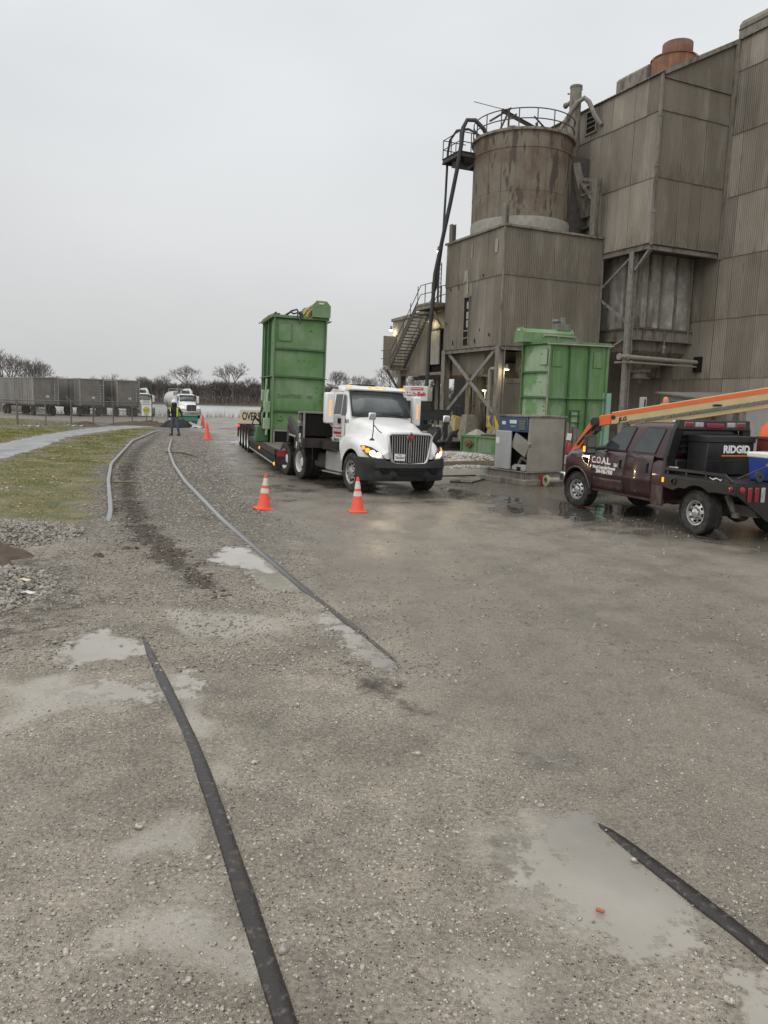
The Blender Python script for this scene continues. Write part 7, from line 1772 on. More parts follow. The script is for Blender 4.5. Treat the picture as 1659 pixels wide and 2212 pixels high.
# ================================================================= fence
FP = [(-36.5, 45.5), (-31.2, 50.2), (-26.6, 54.6), (-24.7, 56.4), (-24.0, 58.8), (-22.6, 61.0), (-22.4, 63.8), (-21.9, 66.8), (-21.3, 70.2), (-20.5, 73.4)]
FP = [(-43.0, 50.0), (-34.5, 53.0), (-26.2, 55.0), (-24.45, 56.0), (-23.85, 58.6), (-22.55, 60.0), (-22.95, 64.8), (-22.3, 67.8), (-21.3, 71.0), (-20.9, 74.0)]
FP = [(-38.6, 45.9), (-33.0, 49.2), (-27.2, 57.0), (-25.2, 57.2), (-23.8, 58.4), (-22.9, 60.4), (-22.7, 64.3), (-22.2, 67.6), (-21.5, 71.0), (-20.9, 74.0)]
fc = thing('chain_link_fence', 'grey chain-link fence with barbed-wire arms along the truck park', 'fence', (0, 0, 0))
FPS = []
for i, (x, y) in enumerate(FP): FPS.append(Vector((x, y, 0)))
for i, p in enumerate(FPS):
    mb = MB(); mb.cyl(p, p + Vector((0, 0, 1.86)), .05 if i not in (2,) else .07, n=10); po = mb.build('post', M['galv'], fc, smooth=50)
    mb = MB(); mb.beam(p + Vector((0, 0, 1.85)), p + Vector((-.38, -.05, 2.18)), .05, .035); mb.build('barb_arm', M['galv'], po)
def wire_z(): return (.03, 1.80)
for a, b_ in zip(FPS[:-1], FPS[1:]):
    mb = MB(); mb.cyl(a + Vector((0, 0, 1.80)), b_ + Vector((0, 0, 1.80)), .032, n=8); mb.build('top_rail', M['galv'], fc, smooth=50)
    mb = MB(); L_ = (b_ - a).length; d_ = (b_ - a) / L_; st_ = .11; n = int(L_ / st_)
    H_ = 1.74
    for k in range(-int(H_ / st_), n):
        for sg in (1, -1):
            s0 = k * st_; q0, q1 = s0, s0 + H_; zA, zB = .04, .04 + H_
            if q0 < 0: zA += -q0; q0 = 0
            if q1 > L_: zB -= q1 - L_; q1 = L_
            if q1 <= q0: continue
            if sg == 1: p_, r_ = a + d_ * q0 + Vector((0, 0, zA)), a + d_ * q1 + Vector((0, 0, zB))
            else: p_, r_ = a + d_ * q0 + Vector((0, 0, 1.82 - zA)), a + d_ * q1 + Vector((0, 0, 1.82 - zB))
            mb.beam(p_, r_, .007)
    o = mb.build('chain_link_mesh', M['galv'], fc); o['kind'] = 'stuff'
    for t_ in (.3, .65, 1.0):
        mb = MB(); off_ = Vector((-.38 * t_, -.05 * t_, 1.85 + .33 * t_)); mb.cyl(a + off_, b_ + off_, .008, n=4); mb.build('barbed_wire', M['galv'], fc)

# railway crossing sign
sg = thing('crossing_sign', 'white warning sign with a yellow railroad crossing disc by the fence', 'sign', (-19.9, 64.3, 0), R(8))
mb = MB(); mb.bb((-.08, .02, 0), (.0, .09, 1.95)); mb.build('post', M['timber'], sg)
mb = MB(); mb.bb((-.42, -.02, .72), (.36, .02, 2.0)); sb = mb.build('board', M['coolerwhite'], sg)
mb = MB(); mb.lathe([(.001, -.024), (.235, -.024), (.235, -.02)], (-.03, 0, 1.20), axis='Y', n=28); mb.build('yellow_disc', M['signyellow'], sb)
mb = MB(); mb.lathe([(.235, -.026), (.262, -.026), (.262, -.02), (.235, -.02)], (-.03, 0, 1.20), axis='Y', n=28); mb.beam((-.20, -.029, 1.03), (.14, -.029, 1.37), .008, .055, (0, 1, 0)); mb.beam((-.20, -.033, 1.37), (.14, -.033, 1.03), .008, .055, (0, 1, 0)); mb.build('crossbuck', M['blackletter'], sb)
for s_, z, q in (('WARNING', 2.08, .15), ('WATCH FOR', 1.92, .10), ('MOBILE EQUIPMENT', 1.79, .085), ('HIGH TRAFFIC AREA', 1.64, .085), ('Stop, Look', .885, .11), ('& Listen', .785, .11)):
    text('sign_lettering', s_, q, M['blackletter'], sb, (-.03, -.026 if z < 2.0 else -.03, z), (math.pi / 2, 0, 0), bold=.002, sx=.8)
text('sign_lettering', 'R', .16, M['blackletter'], sb, (-.17, -.03, 1.20), (math.pi / 2, 0, 0)); text('sign_lettering', 'R', .16, M['blackletter'], sb, (.11, -.03, 1.20), (math.pi / 2, 0, 0))
mb = MB(); mb.bb((-.42, -.024, 2.0), (.36, .016, 2.16)); mb.build('header_board', M['genpanel'], sb)

# ================================================================= parked hopper trailers
def hopper_trailer(loc, label):
    t = thing('dump_trailer', label, 'trailer', loc, R(132), 'parked aluminium trailers')   # local x along the body, away from the camera
    L_, W2, zb_, zt_ = 12.5, 1.3, 1.25, 4.05
    mb = MB(); mb.bb((0, -W2, zb_), (L_, W2, zt_)); bd = mb.build('body', M['hopperalu'], t, bevel=.02)
    for x in (0, 1.35, 3.8, 6.5):
        for sd in (1, -1): mb = MB(); mb.bb((x + .002, sd * (W2 - .01), zb_ - .1), (x + .16, sd * (W2 + .05), zt_ - .02)); mb.build('side_post', M['hopperpost'], bd)
    for sd in (1, -1):
        mb = MB(); mb.bb((-.04, sd * W2 - .06, zb_ - .12), (.02, sd * W2 + .06, zt_ + .03)); mb.build('corner_post', M['hopperpost'], bd)
    mb = MB()
    for sd in (1, -1): mb.bb((-.05, sd * W2 - .05, zt_ - .02), (L_, sd * W2 + .07, zt_ + .09))
    mb.bb((-.06, -W2, zt_ - .02), (.04, W2, zt_ + .08)); mb.build('top_rail', M['hopperpost'], bd)
    # (the end face is square to x and looks at the camera)
    ld = MB(); yl = -W2 + .22
    for y in (yl - .2, yl + .2): ld.bb((-.12, y - .025, 1.55), (-.07, y + .025, 3.55))
    for k in range(7): ld.bb((-.12, yl - .2, 1.65 + k * .29), (-.08, yl + .2, 1.69 + k * .29))
    ld.build('ladder', M['genpanel'], t)
    mb = MB(); mb.bb((-.03, -.30, 1.95), (-.015, .0, 2.18)); pl_ = mb.build('placard', M['coolerwhite'], bd)
    mb = MB(); mb.bb((-.033, -.22, 2.03), (-.029, -.08, 2.10)); mb.build('placard_print', M['darksteel'], pl_)
    mb = MB()
    for sd in (1, -1): mb.bb((0.2, sd * .5 - .08, .92), (L_, sd * .5 + .08, zb_))
    mb.bb((.1, -W2, 1.1), (.3, W2, 1.25)); mb.bb((.0, -W2, 1.12), (L_, -W2 + .08, 1.25)); mb.bb((.0, W2 - .08, 1.12), (L_, W2, 1.25)); mb.build('frame', M['darksteel'], t)
    for sd in (1, -1):
        mb = MB(); mb.bb((1.6, sd * .85 - .06, .1), (1.75, sd * .85 + .06, 1.2)); mb.bb((1.55, sd * .85 - .13, .0), (1.8, sd * .85 + .13, .08)); mb.build('landing_leg', M['greysteel'], t)
        for x in (9.6, 10.9): wheel(t, (x, sd * 1.05, .5), .5, .3, sd, 'dual', M['darksteel'])
    for sd in (1, -1):
        wheel(t, (.35 + .6, sd * 1.05, .5), .5, .3, sd, 'dual', M['darksteel'])
    mb = MB(); mb.bb((2.2, -W2 + .05, .55), (6.0, -W2 + .10, .62)); mb.bb((2.2, -W2 + .05, .85), (6.0, -W2 + .10, .90)); mb.build('side_guard', M['darksteel'], t)
    return t
hopper_trailer((-36.8, 83.8, 0), 'leftmost of the three grey trailers parked behind the fence')
hopper_trailer((-32.6, 85.8, 0), 'middle grey trailer of the three parked behind the fence')
hopper_trailer((-29.6, 88.9, 0), 'rightmost of the three grey trailers, next to the white truck')

# ================================================================= two white vacuum trucks
def vac_truck(loc, rz, label, tank=True):
    t = make_tractor('vacuum_truck', label, loc, rz, 0, 1.0, far=True, paint='white', grille='square', group='white vacuum trucks', lit=False, bumper='chrome')
    # body behind the cab
    if tank:
        mb = MB(); mb.lathe([(.02, -7.9), (.55, -7.8), (.95, -7.5), (1.05, -7.2), (1.05, -3.0), (.95, -2.75), (.5, -2.6), (.02, -2.55)], (0, 0, 2.05), axis='X', n=32); tk = mb.build('tank', M['whitedull'], t, smooth=40)
        for x in (-3.4, -4.4, -5.4, -6.4, -7.2):
            mb = MB(); mb.lathe([(1.05, -.04), (1.08, -.04), (1.08, .04), (1.05, .04)], (x, 0, 2.05), axis='X', n=32); mb.build('tank_band', M['genpanel'], tk)
        mb = MB()
        for y in (-.5, .5): mb.tube([(-2.8, y, 3.0), (-2.8, y, 3.35), (-7.0, y, 3.35), (-7.0, y, 3.0)], .03, 6)
        mb.build('top_rail', M['genpanel'], tk)
    mb = MB(); mb.bb((-2.15, -1.05, 1.0), (-2.7, 1.05, 2.95)); fr_ = mb.build('equipment_frame', M['greysteel'], t, bevel=.02)
    for y in (-.9, -.3): mb = MB(); mb.cyl((-2.1, y, 1.2), (-2.1, y, 3.15), .10, n=12); mb.build('exhaust', M['genpanel'], fr_, smooth=40)
    mb = MB(); mb.tube([(-2.4, -.2, 2.9), (-2.3, .2, 3.2), (-1.9, .65, 3.25), (-1.7, .75, 3.0), (-1.7, .75, 2.7)], .16, 12); mb.build('suction_pipe', M['whitedull'], fr_, smooth=50)
    mb = MB(); mb.bb((-2.2, -.55, 2.85), (-2.6, .3, 3.15)); mb.cyl((-2.2, -.3, 3.05), (-2.2, .3, 3.05), .12, n=12); mb.build('blower', M['darksteel'], fr_, smooth=40)
    return t
vac_truck((-22.6, 88.6, 0), R(-60), 'white vacuum truck with ribbed tank facing the camera by the lake')
vac_truck((-29.0, 92.6, 0), R(-62), 'white truck half hidden behind the rightmost grey trailer and the sign', False)

# ================================================================= tote, dirt pile, debris by the fence end
tt = thing('green_tote', 'green plastic tote under white sheeting behind the standing worker', 'tote', (-15.6, 61.0, 0), R(10))
mb = MB(); mb.loft([[(-q, -.5 * q / .7, z), (q, -.5 * q / .7, z), (q, .5 * q / .7, z), (-q, .5 * q / .7, z)] for z, q in ((.0, .62), (.45, .66), (.5, .72), (.75, .66), (.85, .64))]); mb.build('bin', M['tarp'], tt, bevel=.03)
mb = MB(); mb.bb((-.7, -.5, .85), (.7, .5, .92)); mb.build('lid', M['tarp'], tt, bevel=.02)
ps = thing('plastic_sheet', 'crumpled white plastic sheet draped in front of the green tote', 'sheet', (-15.2, 60.3, 0), R(10))
mb = MB(); rows = []
for i in range(13):
    rows.append([(-.9 + i * .15 + .05 * math.sin(j * 2), -.5 + j * .16, .02 + .45 * max(0, 1 - abs(i - 5) / 7) * (j / 5) + .05 * math.sin(i * 1.7 + j * 2.1)) for j in range(6)])
mb.grid(rows); mb.build('sheet', M['sheet'], ps, smooth=70, solid=.01)
heap('soil_heap', -16.1, 59.6, 1.1, .8, .60, M['darkpile'], 0, .2, 'black soil heap in front of the green tote', 'soil heap', 31, .15)
heap('dirt_berm', -19.3, 61.2, 2.6, .9, .28, M['soil'], 0, .15, 'brown dirt berm under the crossing sign', 'dirt', 32, .5)
heap('dirt_berm', -22.6, 58.2, 1.6, .6, .22, M['soil'], 0, -.6, 'brown dirt mound at the fence foot beside the path end', 'dirt', 33, .5)
for i, (x, y, l_) in enumerate(((-24.6, 53.6, 'torn white plastic strip at the fence foot by the second post'), (-22.6, 56.2, 'white scrap lying by the fence near the path end'), (-18.4, 61.6, 'white board scrap lying beside the sign post'))):
    mb = MB(); mb.grid([[(-.55 + a * .2, -.15 + j * .1, .05 + .05 * math.sin(a * 2.3 + j)) for j in range(4)] for a in range(7)]); o = tag(mb.build('plastic_scrap', M['sheet'], smooth=60, solid=.01), l_, 'litter'); o.location = (x, y, .02)
o = tag(MB().lathe([(.14, 0), (.13, .2), (.1, .36), (.02, .4)], n=12).build('utility_marker', M['cone'], smooth=40), 'small orange marker stub at the fence foot', 'marker'); o.location = (-27.2, 52.8, 0)

# ================================================================= worker
def person():
    p = thing('person', 'standing worker in white hard hat, yellow-striped vest over black jacket and blue jeans', 'person', (-12.75, 46.6, 0), R(-8)); p.scale = (1.30, 1.25, 1.14)
    J = {'pel': (0, 0, .98, .15, .11), 'wst': (0, 0, 1.12, .15, .11), 'chs': (0, .0, 1.36, .17, .12), 'nck': (0, -.01, 1.52, .065, .065), 'hd1': (0, -.04, 1.60, .075, .085), 'hd2': (0, -.06, 1.70, .08, .095), 'hd3': (0, -.05, 1.78, .07, .08),
         'hl': (.10, 0, .92, .10, .10), 'kl': (.15, -.03, .50, .07, .07), 'al': (.19, .02, .10, .05, .05), 'fl': (.22, -.16, .04, .045, .035),
         'hr': (-.10, 0, .92, .10, .10), 'kr': (-.13, -.03, .50, .07, .07), 'ar': (-.15, .02, .10, .05, .05), 'fr': (-.15, -.16, .04, .045, .035),
         'sl': (.20, 0, 1.43, .075, .075), 'el': (.33, .02, 1.17, .052, .052), 'wl': (.38, -.08, .93, .036, .036), 'pl': (.39, -.10, .86, .04, .025),
         'sr': (-.20, 0, 1.43, .075, .075), 'er': (-.28, -.04, 1.15, .052, .052), 'wr': (-.08, -.24, 1.24, .036, .036), 'pr': (-.02, -.28, 1.27, .035, .03)}
    E = [('pel', 'wst'), ('wst', 'chs'), ('chs', 'nck'), ('nck', 'hd1'), ('hd1', 'hd2'), ('hd2', 'hd3'), ('pel', 'hl'), ('hl', 'kl'), ('kl', 'al'), ('al', 'fl'), ('pel', 'hr'), ('hr', 'kr'), ('kr', 'ar'), ('ar', 'fr'), ('chs', 'sl'), ('sl', 'el'), ('el', 'wl'), ('wl', 'pl'), ('chs', 'sr'), ('sr', 'er'), ('er', 'wr'), ('wr', 'pr')]
    for side, base, dr in (('l', 'pl', Vector((.02, -.02, -1))), ('r', 'pr', Vector((.9, -.5, .15)))):
        b0 = Vector(J[base][:3]); dr = dr.normalized(); sp_ = Vector((0, 1, 0)) if side == 'l' else Vector((0, .2, 1))
        for k in range(4):
            nm = f'f{side}{k}'; q = b0 + dr * (.075 - .012 * abs(k - 1.3)) + sp_ * (.02 * (k - 1.5)); J[nm] = (*q, .009, .009)
            q2 = q + dr * .025 + Vector((-.012, -.02, -.012)); J[nm + 't'] = (*q2, .008, .008); E += [(base, nm), (nm, nm + 't')]
        q = b0 + sp_ * -.045 + dr * .03; J['th' + side] = (*q, .010, .010); E.append((base, 'th' + side))
    nm = list(J); me = bpy.data.meshes.new('body'); me.from_pydata([J[k][:3] for k in nm], [(nm.index(a), nm.index(c)) for a, c in E], []); me.materials.append(M['jacket'])
    o = obj('body', me, p); sk_ = o.modifiers.new('skin', 'SKIN'); sk_.use_smooth_shade = True
    for i, k in enumerate(nm): me.skin_vertices[0].data[i].radius = J[k][3:5]; me.skin_vertices[0].data[i].use_root = (k == 'pel')
    s_ = o.modifiers.new('sub', 'SUBSURF'); s_.levels = 2; s_.render_levels = 2
    # skin / jacket / jeans by height on the one body mesh
    m = bpy.data.materials.new('worker_skin_and_clothes'); m.use_nodes = True; t_ = m.node_tree; bs = t_.nodes['Principled BSDF']; bs.inputs['Roughness'].default_value = .8
    tc_ = t_.nodes.new('ShaderNodeTexCoord'); sx_ = t_.nodes.new('ShaderNodeSeparateXYZ'); t_.links.new(tc_.outputs['Object'], sx_.inputs[0]); cr = t_.nodes.new('ShaderNodeValToRGB'); t_.links.new(sx_.outputs['Z'], cr.inputs['Fac']); cr.color_ramp.interpolation = 'CONSTANT'
    mr_ = t_.nodes.new('ShaderNodeMath'); mr_.operation = 'MULTIPLY'; mr_.inputs[1].default_value = .5; t_.links.new(sx_.outputs['Z'], mr_.inputs[0]); t_.links.new(mr_.outputs[0], cr.inputs['Fac'])
    el = cr.color_ramp.elements; el[0].position = 0; el[0].color = (.02, .018, .016, 1); el[1].position = .06; el[1].color = (.07, .088, .12, 1)
    for pos, c in ((.475, (.014, .014, .016, 1)), (.785, (.16, .10, .08, 1))): e_ = el.new(pos); e_.color = c
    t_.links.new(cr.outputs[0], bs.inputs['Base Color']); me.materials.clear(); me.materials.append(m)
    # hi-vis vest panels, tape, helmet, beard/hood, phone
    def shell(nm_, z0, z1, a0, a1, rx0, ry0, mm, off=0):
        mb = MB(); rows = []
        for k in range(7):
            z = z0 + (z1 - z0) * k / 6; f = (z - 1.0) / .45; a_ = rx0 * (1 - .10 * (1 - f)); rows.append([(a_ * math.cos(R(a)) , ry0 * math.sin(R(a)) + off, z) for a in np.linspace(a0, a1, 9)])
        mb.grid(rows); return mb.build(nm_, M[mm], o, smooth=60, solid=.012)
    shell('vest_stripe', .98, 1.47, -48, -22, .235, .175, 'vest'); shell('vest_stripe', 1.2, 1.47, 200, 236, .235, .175, 'vest'); shell('vest_back', 1.0, 1.45, 30, 150, .225, .165, 'vest')
    shell('vest_tape', 1.02, 1.14, 198, 240, .232, .175, 'vestorange')
    mb = MB(); mb.lathe([(.125, 1.735), (.122, 1.79), (.10, 1.85), (.055, 1.885), (.004, 1.893)], (0, -.055, 0), n=24); mb.lathe([(.15, 1.738), (.125, 1.74), (.12, 1.75)], (0, -.07, 0), n=24); mb.build('hard_hat', M['coolerwhite'], o, smooth=60)
    mb = MB(); mb.lathe([(.095, 1.50), (.12, 1.58), (.115, 1.66), (.10, 1.70)], (0, -.02, 0), n=20, a0=R(-20), a1=R(200)); mb.build('hood', M['jacket'], o, smooth=60, solid=.01)
    mb = MB(); mb.lathe([(.002, 0), (.012, .006), (.018, .025)], (0, -.150, 1.655), n=8); mb.lathe([(.04, 1.55), (.055, 1.59), (.05, 1.63)], (0, -.085, 0), n=14); mb.build('beard', M['boot'], o, smooth=60)
    for x in (-.03, .03): mb = MB(); mb.lathe([(.012, 0), (.008, .008), (.001, .01)], (x, -.148, 1.695), n=8); mb.build('eye', M['boot'], o)
    for x0 in (-.16, .205):
        mb = MB(); mb.loft([[(x0 - w_, y, z_) for (y, z_) in ((.05, 0), (-.20, 0), (-.20, .05), (-.06, .10), (.05, .10))] for w_ in (-.05, .05)]); mb.build('boot', M['boot'], o, bevel=.015)
    ph = thing('phone', 'dark phone held in the right hand of the standing worker', 'phone', p.matrix_basis @ Vector((.04, -.33, 1.30)), R(-8)); mb = MB(); mb.box((0, 0, 0), (.075, .012, .15), 0, Matrix.Rotation(.5, 3, 'X')); mb.build('handset', M['black'], ph, bevel=.004)
    return p
person()

# ================================================================= crawler crane, steel girder and forklift behind the tractor
cr_ = thing('crawler_crane', 'white and black crawler crane with red lettering behind the white tractor', 'crane', (1.75, 45.5, 0), R(-8))
mb = MB(); mb.bb((-.75, -.6, 2.42), (.68, 2.6, 3.28)); hs_ = mb.build('house', M['whitedull'], cr_, bevel=.05)
mb = MB(); mb.bb((-.7, -.55, 1.75), (.62, 2.5, 2.42)); mb.build('counterweight', M['black'], cr_, bevel=.03)
mb = MB(); mb.bb((-.30, -.615, 3.05), (.42, -.603, 3.22)); mb.build('name_plate', M['redletter'], hs_)
text('plate_lettering', 'BARNHART', .16, M['whiteletter'], hs_, (.06, -.62, 3.135), (math.pi / 2, 0, 0), sx=.8); text('house_lettering', 'Link-Belt', .32, M['redletter'], hs_, (.02, -.606, 2.82), (math.pi / 2, 0, 0), bold=.012, sx=.95)
mb = MB(); mb.cyl((0, 1, 1.1), (0, 1, 1.75), .6, n=24); mb.bb((-.8, .2, .7), (.8, 1.9, 1.1)); mb.build('carbody', M['black'], cr_)
for sd in (-1, 1):
    mb = MB(); rings = []
    for x in (sd * 1.0 - .28, sd * 1.0 + .28): rings.append([(x, 1.0 + 2.1 * math.cos(a) if abs(math.cos(a)) < .99 else 1.0 + 2.1 * math.cos(a), .48 + .46 * math.sin(a)) for a in [2 * math.pi * k / 24 for k in range(24)]])
    mb.loft(rings); mb.build('track', M['rubber'], cr_, bevel=.02)
gdr = thing('box_girder', 'black steel box girder lying raised between the tractor and the bin house leg', 'girder', (2.55, 42.3, 0), R(-4))
mb = MB(); mb.bb((-1.0, -.25, 1.45), (.95, .25, 1.95)); mb.bb((-1.02, -.29, 1.40), (.97, .29, 1.46)); mb.bb((-1.02, -.29, 1.93), (.97, .29, 1.98)); mb.build('girder', M['black'], gdr)
for x in (-.7, .7): mb = MB(); mb.bb((x - .12, -.2, 0), (x + .12, .2, 1.4)); mb.build('stand', M['black'], gdr)
gd2 = thing('black_skid', 'black steel skid with angled webs lying on the ground beyond the tractor bonnet', 'skid', (2.7, 38.6, 0), R(4))
mb = MB(); mb.bb((-.9, -.4, 0), (2.0, .4, .10)); mb.bb((-.9, -.4, .38), (2.0, .4, .46)); mb.bb((-.9, -.05, .1), (2.0, .05, .38)); mb.build('frame', M['black'], gd2)
for x in (-.4, .35, 1.3):
    mb = MB(); mb.prism([(x - .25, .1), (x + .15, .1), (x + .3, .9), (x + .2, .9)], -.3, .3); mb.build('web', M['black'], gd2)
fk = thing('forklift', 'cream and black forklift parked under the bin house behind the concrete pier', 'forklift', (5.9, 54.9, 0), R(15))
mb = MB(); mb.prism([(-1.3, .45), (-1.3, 1.35), (-1.05, 1.5), (-.4, 1.35), (-.4, .85), (.9, .85), (.9, .4)], -.55, .55); mb.build('chassis', M['cream'], fk, bevel=.04)
mb = MB()
for x, y in ((-.9, -.5), (-.9, .5), (.75, -.5), (.75, .5)): mb.cyl((x, y, .9), (x * .9, y, 2.25), .04, n=8)
mb.bb((-.95, -.55, 2.22), (.8, .55, 2.28)); mb.build('overhead_guard', M['black'], fk)
mb = MB(); mb.bb((-.5, -.3, .95), (.0, .3, 1.1)); mb.bb((-.6, -.3, 1.1), (-.45, .3, 1.6)); mb.build('seat', M['black'], fk, bevel=.04)
for y in (-.35, .35): mb = MB(); mb.bb((.95, y - .06, .2), (1.1, y + .06, 2.6)); mb.build('mast', M['black'], fk)
mb = MB(); mb.bb((1.1, -.5, .3), (1.16, .5, .9)); mb.bb((1.1, -.35, .15), (2.2, -.22, .2)); mb.bb((1.1, .22, .15), (2.2, .35, .2)); mb.build('fork', M['darksteel'], fk)
mb = MB(); mb.cyl((-1.15, -.3, 1.4), (-1.15, .3, 1.4), .16, n=16); mb.build('gas_bottle', M['yellow'], fk, smooth=40)
for x, r_ in ((-.95, .30), (.7, .36)):
    for sd in (1, -1): wheel(fk, (x, sd * .52, r_), r_, .22, sd, 'disc', M['whitedull'])
hc = thing('hanging_cable', 'looped yellow cable hung on the near leg of the bin house', 'cable', PW(-.15, -.1, 0))
mb = MB()
for k in range(5): mb.tube([(-.3 - .06 * k, 0, 1.7), (-.45 + .05 * k, -.05, 1.1), (-.2 + .08 * k, -.06, .55 + .1 * k), (.05 + .05 * k, 0, 1.0), (-.05, 0, 1.7)], .022, 6)
mb.build('loop', M['yellow'], hc, smooth=60)

# ================================================================= litter and sticks in the yard
o = tag(MB().tube([(-.045, 0, 0), (-.04, 0, 0), (.04, 0, 0), (.046, 0, 0)], [.012, .02, .02, .012], 12).build('plastic_plug', M['litter'], smooth=50), 'small orange plastic plug lying in the near puddle', 'litter'); o.location = (1.0, 3.12, .012); o.scale = (.42, .42, .42); o.rotation_euler = (0, 0, -.5)
o = tag(MB().tube([(-.75, .7, .03), (-.2, .25, .05), (.1, -.1, .08), (.7, -.9, .05), (1.1, -1.6, .03)], [.02, .03, .035, .03, .015], 7).build('branch', M['stick'], smooth=60), 'dark branch lying across the far asphalt-side rail', 'branch'); o.location = (-8.0, 29.9, .05)
o = tag(MB().tube([(0, 0, 0), (.5, .02, .02), (.72, -.03, .0)], [.02, .03, .015], 7).build('wood_offcut', M['timber'], smooth=60), 'pale wood offcut lying inside the grass-side rail', 'wood'); o.location = (-7.0, 19.6, .04)
for i, (x, y, l_, m_) in enumerate(((-3.65, 7.75, 'white paper scrap on the gravel heap', 'paper'), (-3.95, 8.3, 'yellow strip of litter on the gravel heap', 'signcream'), (-13.6, 33.2, 'white scrap lying on the grass beside the path', 'paper'))):
    mb = MB(); mb.grid([[(-.07 + a * .047, -.035 + j * .035, .02 + .012 * math.sin(a * 2 + j * 3)) for j in range(3)] for a in range(4)]); o = tag(mb.build('litter_scrap', M[m_], smooth=60, solid=.003), l_, 'litter'); o.location = (x, y, .16 if i < 2 else .02)

# ================================================================= trees
def bare_tree_mesh(seed, H=1.0, levels=5, spread=.55, nb=3, tk=.016, twn=5):
    """returns (trunk MB, twig MB) of a unit-height winter tree"""
    g = random.Random(seed); T, W = MB(), MB()
    def grow(p, d, l_, r_, lv):
        q = p + d * l_; mid = p + d * l_ * .5 + Vector((g.uniform(-1, 1), g.uniform(-1, 1), g.uniform(-.3, .3))) * l_ * .06
        (T if lv <= 2 else W).tube([p, mid, q], [r_, r_ * .85, r_ * .68], 6 if lv == 0 else 4 if lv < 3 else 3, False)
        if lv >= levels: return
        n = nb + (1 if g.random() < .5 else 0) + (twn - nb if lv == levels - 1 else 0)
        for k in range(n):
            a = 2 * math.pi * (k + g.uniform(-.3, .3)) / n; sp_ = spread * g.uniform(.6, 1.25) * (.55 if (k == 0 and lv < 3) else 1)
            u = d.orthogonal().normalized(); v = d.cross(u)
            nd = (d + (u * math.cos(a) + v * math.sin(a)) * sp_ * 1.3 + Vector((0, 0, .18))).normalized()
            grow(p + d * l_ * g.uniform(.65, 1.0), nd, l_ * g.uniform(.60, .80), r_ * .60, lv + 1)
    grow(Vector((0, 0, 0)), Vector((g.uniform(-.05, .05), g.uniform(-.05, .05), 1)).normalized(), .30, tk, 0)
    zmax = max(p[2] for p in T.v + W.v)
    for m_ in (T, W): m_.v = [(x / zmax, y / zmax, z / zmax) for x, y, z in m_.v]
    return T, W
PROTO = []
for sd_ in range(5):
    T, W = bare_tree_mesh(100 + sd_, levels=5 if sd_ < 3 else 4)
    PROTO.append((T.mesh('trunk', M['bark'], 60), W.mesh('crown', M['twig'])))
def bare_tree(x, y, h, k, label, z=0, wx=1.0):
    t = thing('bare_tree', label, 'tree', (x, y, z), rng.uniform(0, 6.28), 'bare winter trees'); t.scale = (h * wx, h * wx, h)
    obj('trunk', PROTO[k][0], t); obj('crown', PROTO[k][1], t)
    return t
def at(dx, Y): return (dx - 829.5) / 1661.0 * Y      # lateral offset of a bearing (for laying out the far shore)
TREES = [(20, 108, 8.6, 0, 'dense bare tree at the far left behind the trailers'), (52, 112, 7.8, 1, 'bare tree beside the leftmost trailer roof'), (80, 116, 7.2, 2, 'slender bare tree right of the leftmost trailer roof'),
         (405, 352, 17.5, 1, 'round bare tree standing above the far wood behind the vacuum truck'), (500, 352, 19.5, 0, 'largest bare tree above the far wood left of the green hopper'), (310, 356, 12, 2, 'bare tree on the far shore above the rightmost trailer'),
         (350, 356, 13, 3, 'bare tree on the far shore right of the rightmost trailer'), (235, 358, 13, 4, 'bare tree on the far shore above the middle trailer'), (455, 356, 12, 4, 'low bare tree between the two tall far trees'), (540, 356, 13, 3, 'bare tree on the far shore touching the green hopper'),
         (725, 350, 16.5, 2, 'bare tree right of the trailer hopper above the cab roof'), (765, 352, 15, 1, 'spreading bare tree above the tractor roof lamps'), (800, 350, 14.5, 0, 'bare tree left of the gallery landing'), (850, 150, 9.5, 2, 'bare tree seen below the gallery leg'), (895, 150, 8.5, 0, 'bare tree seen under the gallery floor')]
for dx, Y, h, k, l_ in TREES: bare_tree(at(dx, Y), Y, h, k, l_, 0.3 if Y > 300 else 0)
def forest(name, x0, x1, y0, y1, n, h0, h1, label, seed):
    g = np.random.default_rng(seed); co, fs = [], []; base = 0
    vs = []; ff = []
    for T, W in [bare_tree_mesh(300 + q, levels=4, nb=3, tk=.02, twn=5) for q in range(4)]:
        v = np.array(T.v + W.v); f = [tuple(i for i in q) for q in T.f] + [tuple(i + len(T.v) for i in q) for q in W.f]
        f = np.array([q for q in f if len(q) == 4]); vs.append(v); ff.append(f)
    for i in range(n):
        k = i % 4; x, y = g.uniform(x0, x1), g.uniform(y0, y1); h = g.uniform(h0, h1); a = g.uniform(0, 6.28); v = vs[k]
        w_ = h * g.uniform(.9, 1.3)
        co.append(np.stack([x + w_ * (v[:, 0] * math.cos(a) - v[:, 1] * math.sin(a)), y + w_ * (v[:, 0] * math.sin(a) + v[:, 1] * math.cos(a)), v[:, 2] * h], 1)); fs.append(ff[k] + base); base += len(v)
    tag(raw_mesh(name, np.concatenate(co), np.concatenate(fs), M['twig']), label, 'wood', None, 'stuff')
forest('far_wood', -190, 70, 350, 392, 420, 6.0, 12.0, 'brown winter wood along the far lake shore', 1)
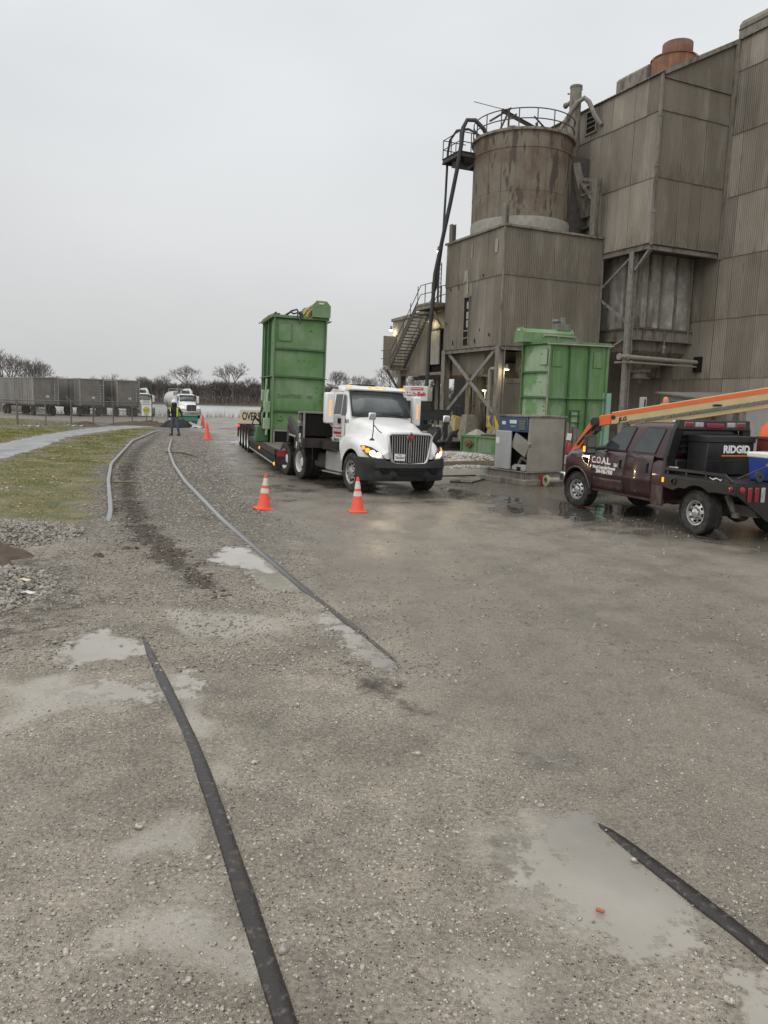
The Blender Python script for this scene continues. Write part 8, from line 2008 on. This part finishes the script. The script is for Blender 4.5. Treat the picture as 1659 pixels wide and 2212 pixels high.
def thicket(name, x0, x1, y0, y1, n, h0, h1, wd, mt, label, seed, lean=.3):
    g = np.random.default_rng(seed); x, y = g.uniform(x0, x1, n), g.uniform(y0, y1, n); h = g.uniform(h0, h1, n); a = g.uniform(0, 3.14, n); w_ = wd * g.uniform(.6, 1.4, n)
    lx, ly = g.normal(0, lean, n) * h, g.normal(0, lean, n) * h; zb_ = ground_z(x, y)
    zb_ = np.maximum(zb_, -.5)
    co = np.stack([np.stack([x - w_ * np.cos(a), y - w_ * np.sin(a), zb_], 1), np.stack([x + w_ * np.cos(a), y + w_ * np.sin(a), zb_], 1), np.stack([x + lx, y + ly, zb_ + h], 1)], 1).reshape(-1, 3)
    return tag(raw_mesh(name, co, np.arange(n * 3).reshape(-1, 3), mt), label, 'undergrowth', None, 'stuff')
thicket('far_undergrowth', -200, 80, 347, 375, 17000, 1.5, 8.5, .08, M['twig'], 'dense grey-brown undergrowth of the far wood', 2, .22)
thicket('shore_reeds', -60, 40, 97.5, 102, 9000, .5, 1.5, .012, M['reed'], 'dry reeds along the near lake shore', 3)
thicket('far_reeds', -200, 80, 343, 348, 6000, .6, 1.8, .05, M['reed'], 'reddish reeds along the far lake shore', 4)
thicket('left_thicket', -75, -48, 104, 112, 2500, 1, 4.0, .02, M['twig'], 'twiggy thicket behind the leftmost trailer', 5)
def spruce(x, y, h, label, seed):
    t = thing('spruce_tree', label, 'tree', (x, y, 0), seed, 'dark spruces behind the plant'); g = np.random.default_rng(seed)
    mb = MB(); mb.cyl((0, 0, 0), (0, 0, h), .22, .02, n=8); mb.build('trunk', M['bark'], t)
    n = 5200; z = h * (.06 + .94 * g.uniform(0, 1, n) ** 1.25); rr_ = (1 - z / h) * h * .30 * np.sqrt(g.uniform(.04, 1, n)) + .05; a = g.uniform(0, 6.28, n)
    a = np.round(a * 2.2 + z * 1.3) / 2.2 * .55 + a * .45
    L_ = .55 * g.uniform(.5, 1.2, n); px_, py_ = rr_ * np.cos(a), rr_ * np.sin(a); zz = z - rr_ * .28
    ex_, ey_ = px_ + L_ * np.cos(a), py_ + L_ * np.sin(a); tw = .09
    co = np.stack([np.stack([px_ - tw * np.sin(a), py_ + tw * np.cos(a), zz], 1), np.stack([px_ + tw * np.sin(a), py_ - tw * np.cos(a), zz], 1), np.stack([ex_, ey_, zz - .18 * g.uniform(0, 1.5, n)], 1)], 1).reshape(-1, 3)
    o = raw_mesh('crown', co, np.arange(n * 3).reshape(-1, 3), M['needle']); o.parent = t
spruce(6.2, 96, 7.6, 'dark spruce seen between gallery floor and crane', 1); spruce(8.8, 92, 7.8, 'dark spruce seen right of the bin house far leg', 2); spruce(11.0, 95, 6.6, 'dark spruce seen behind the bin house X-brace', 3)
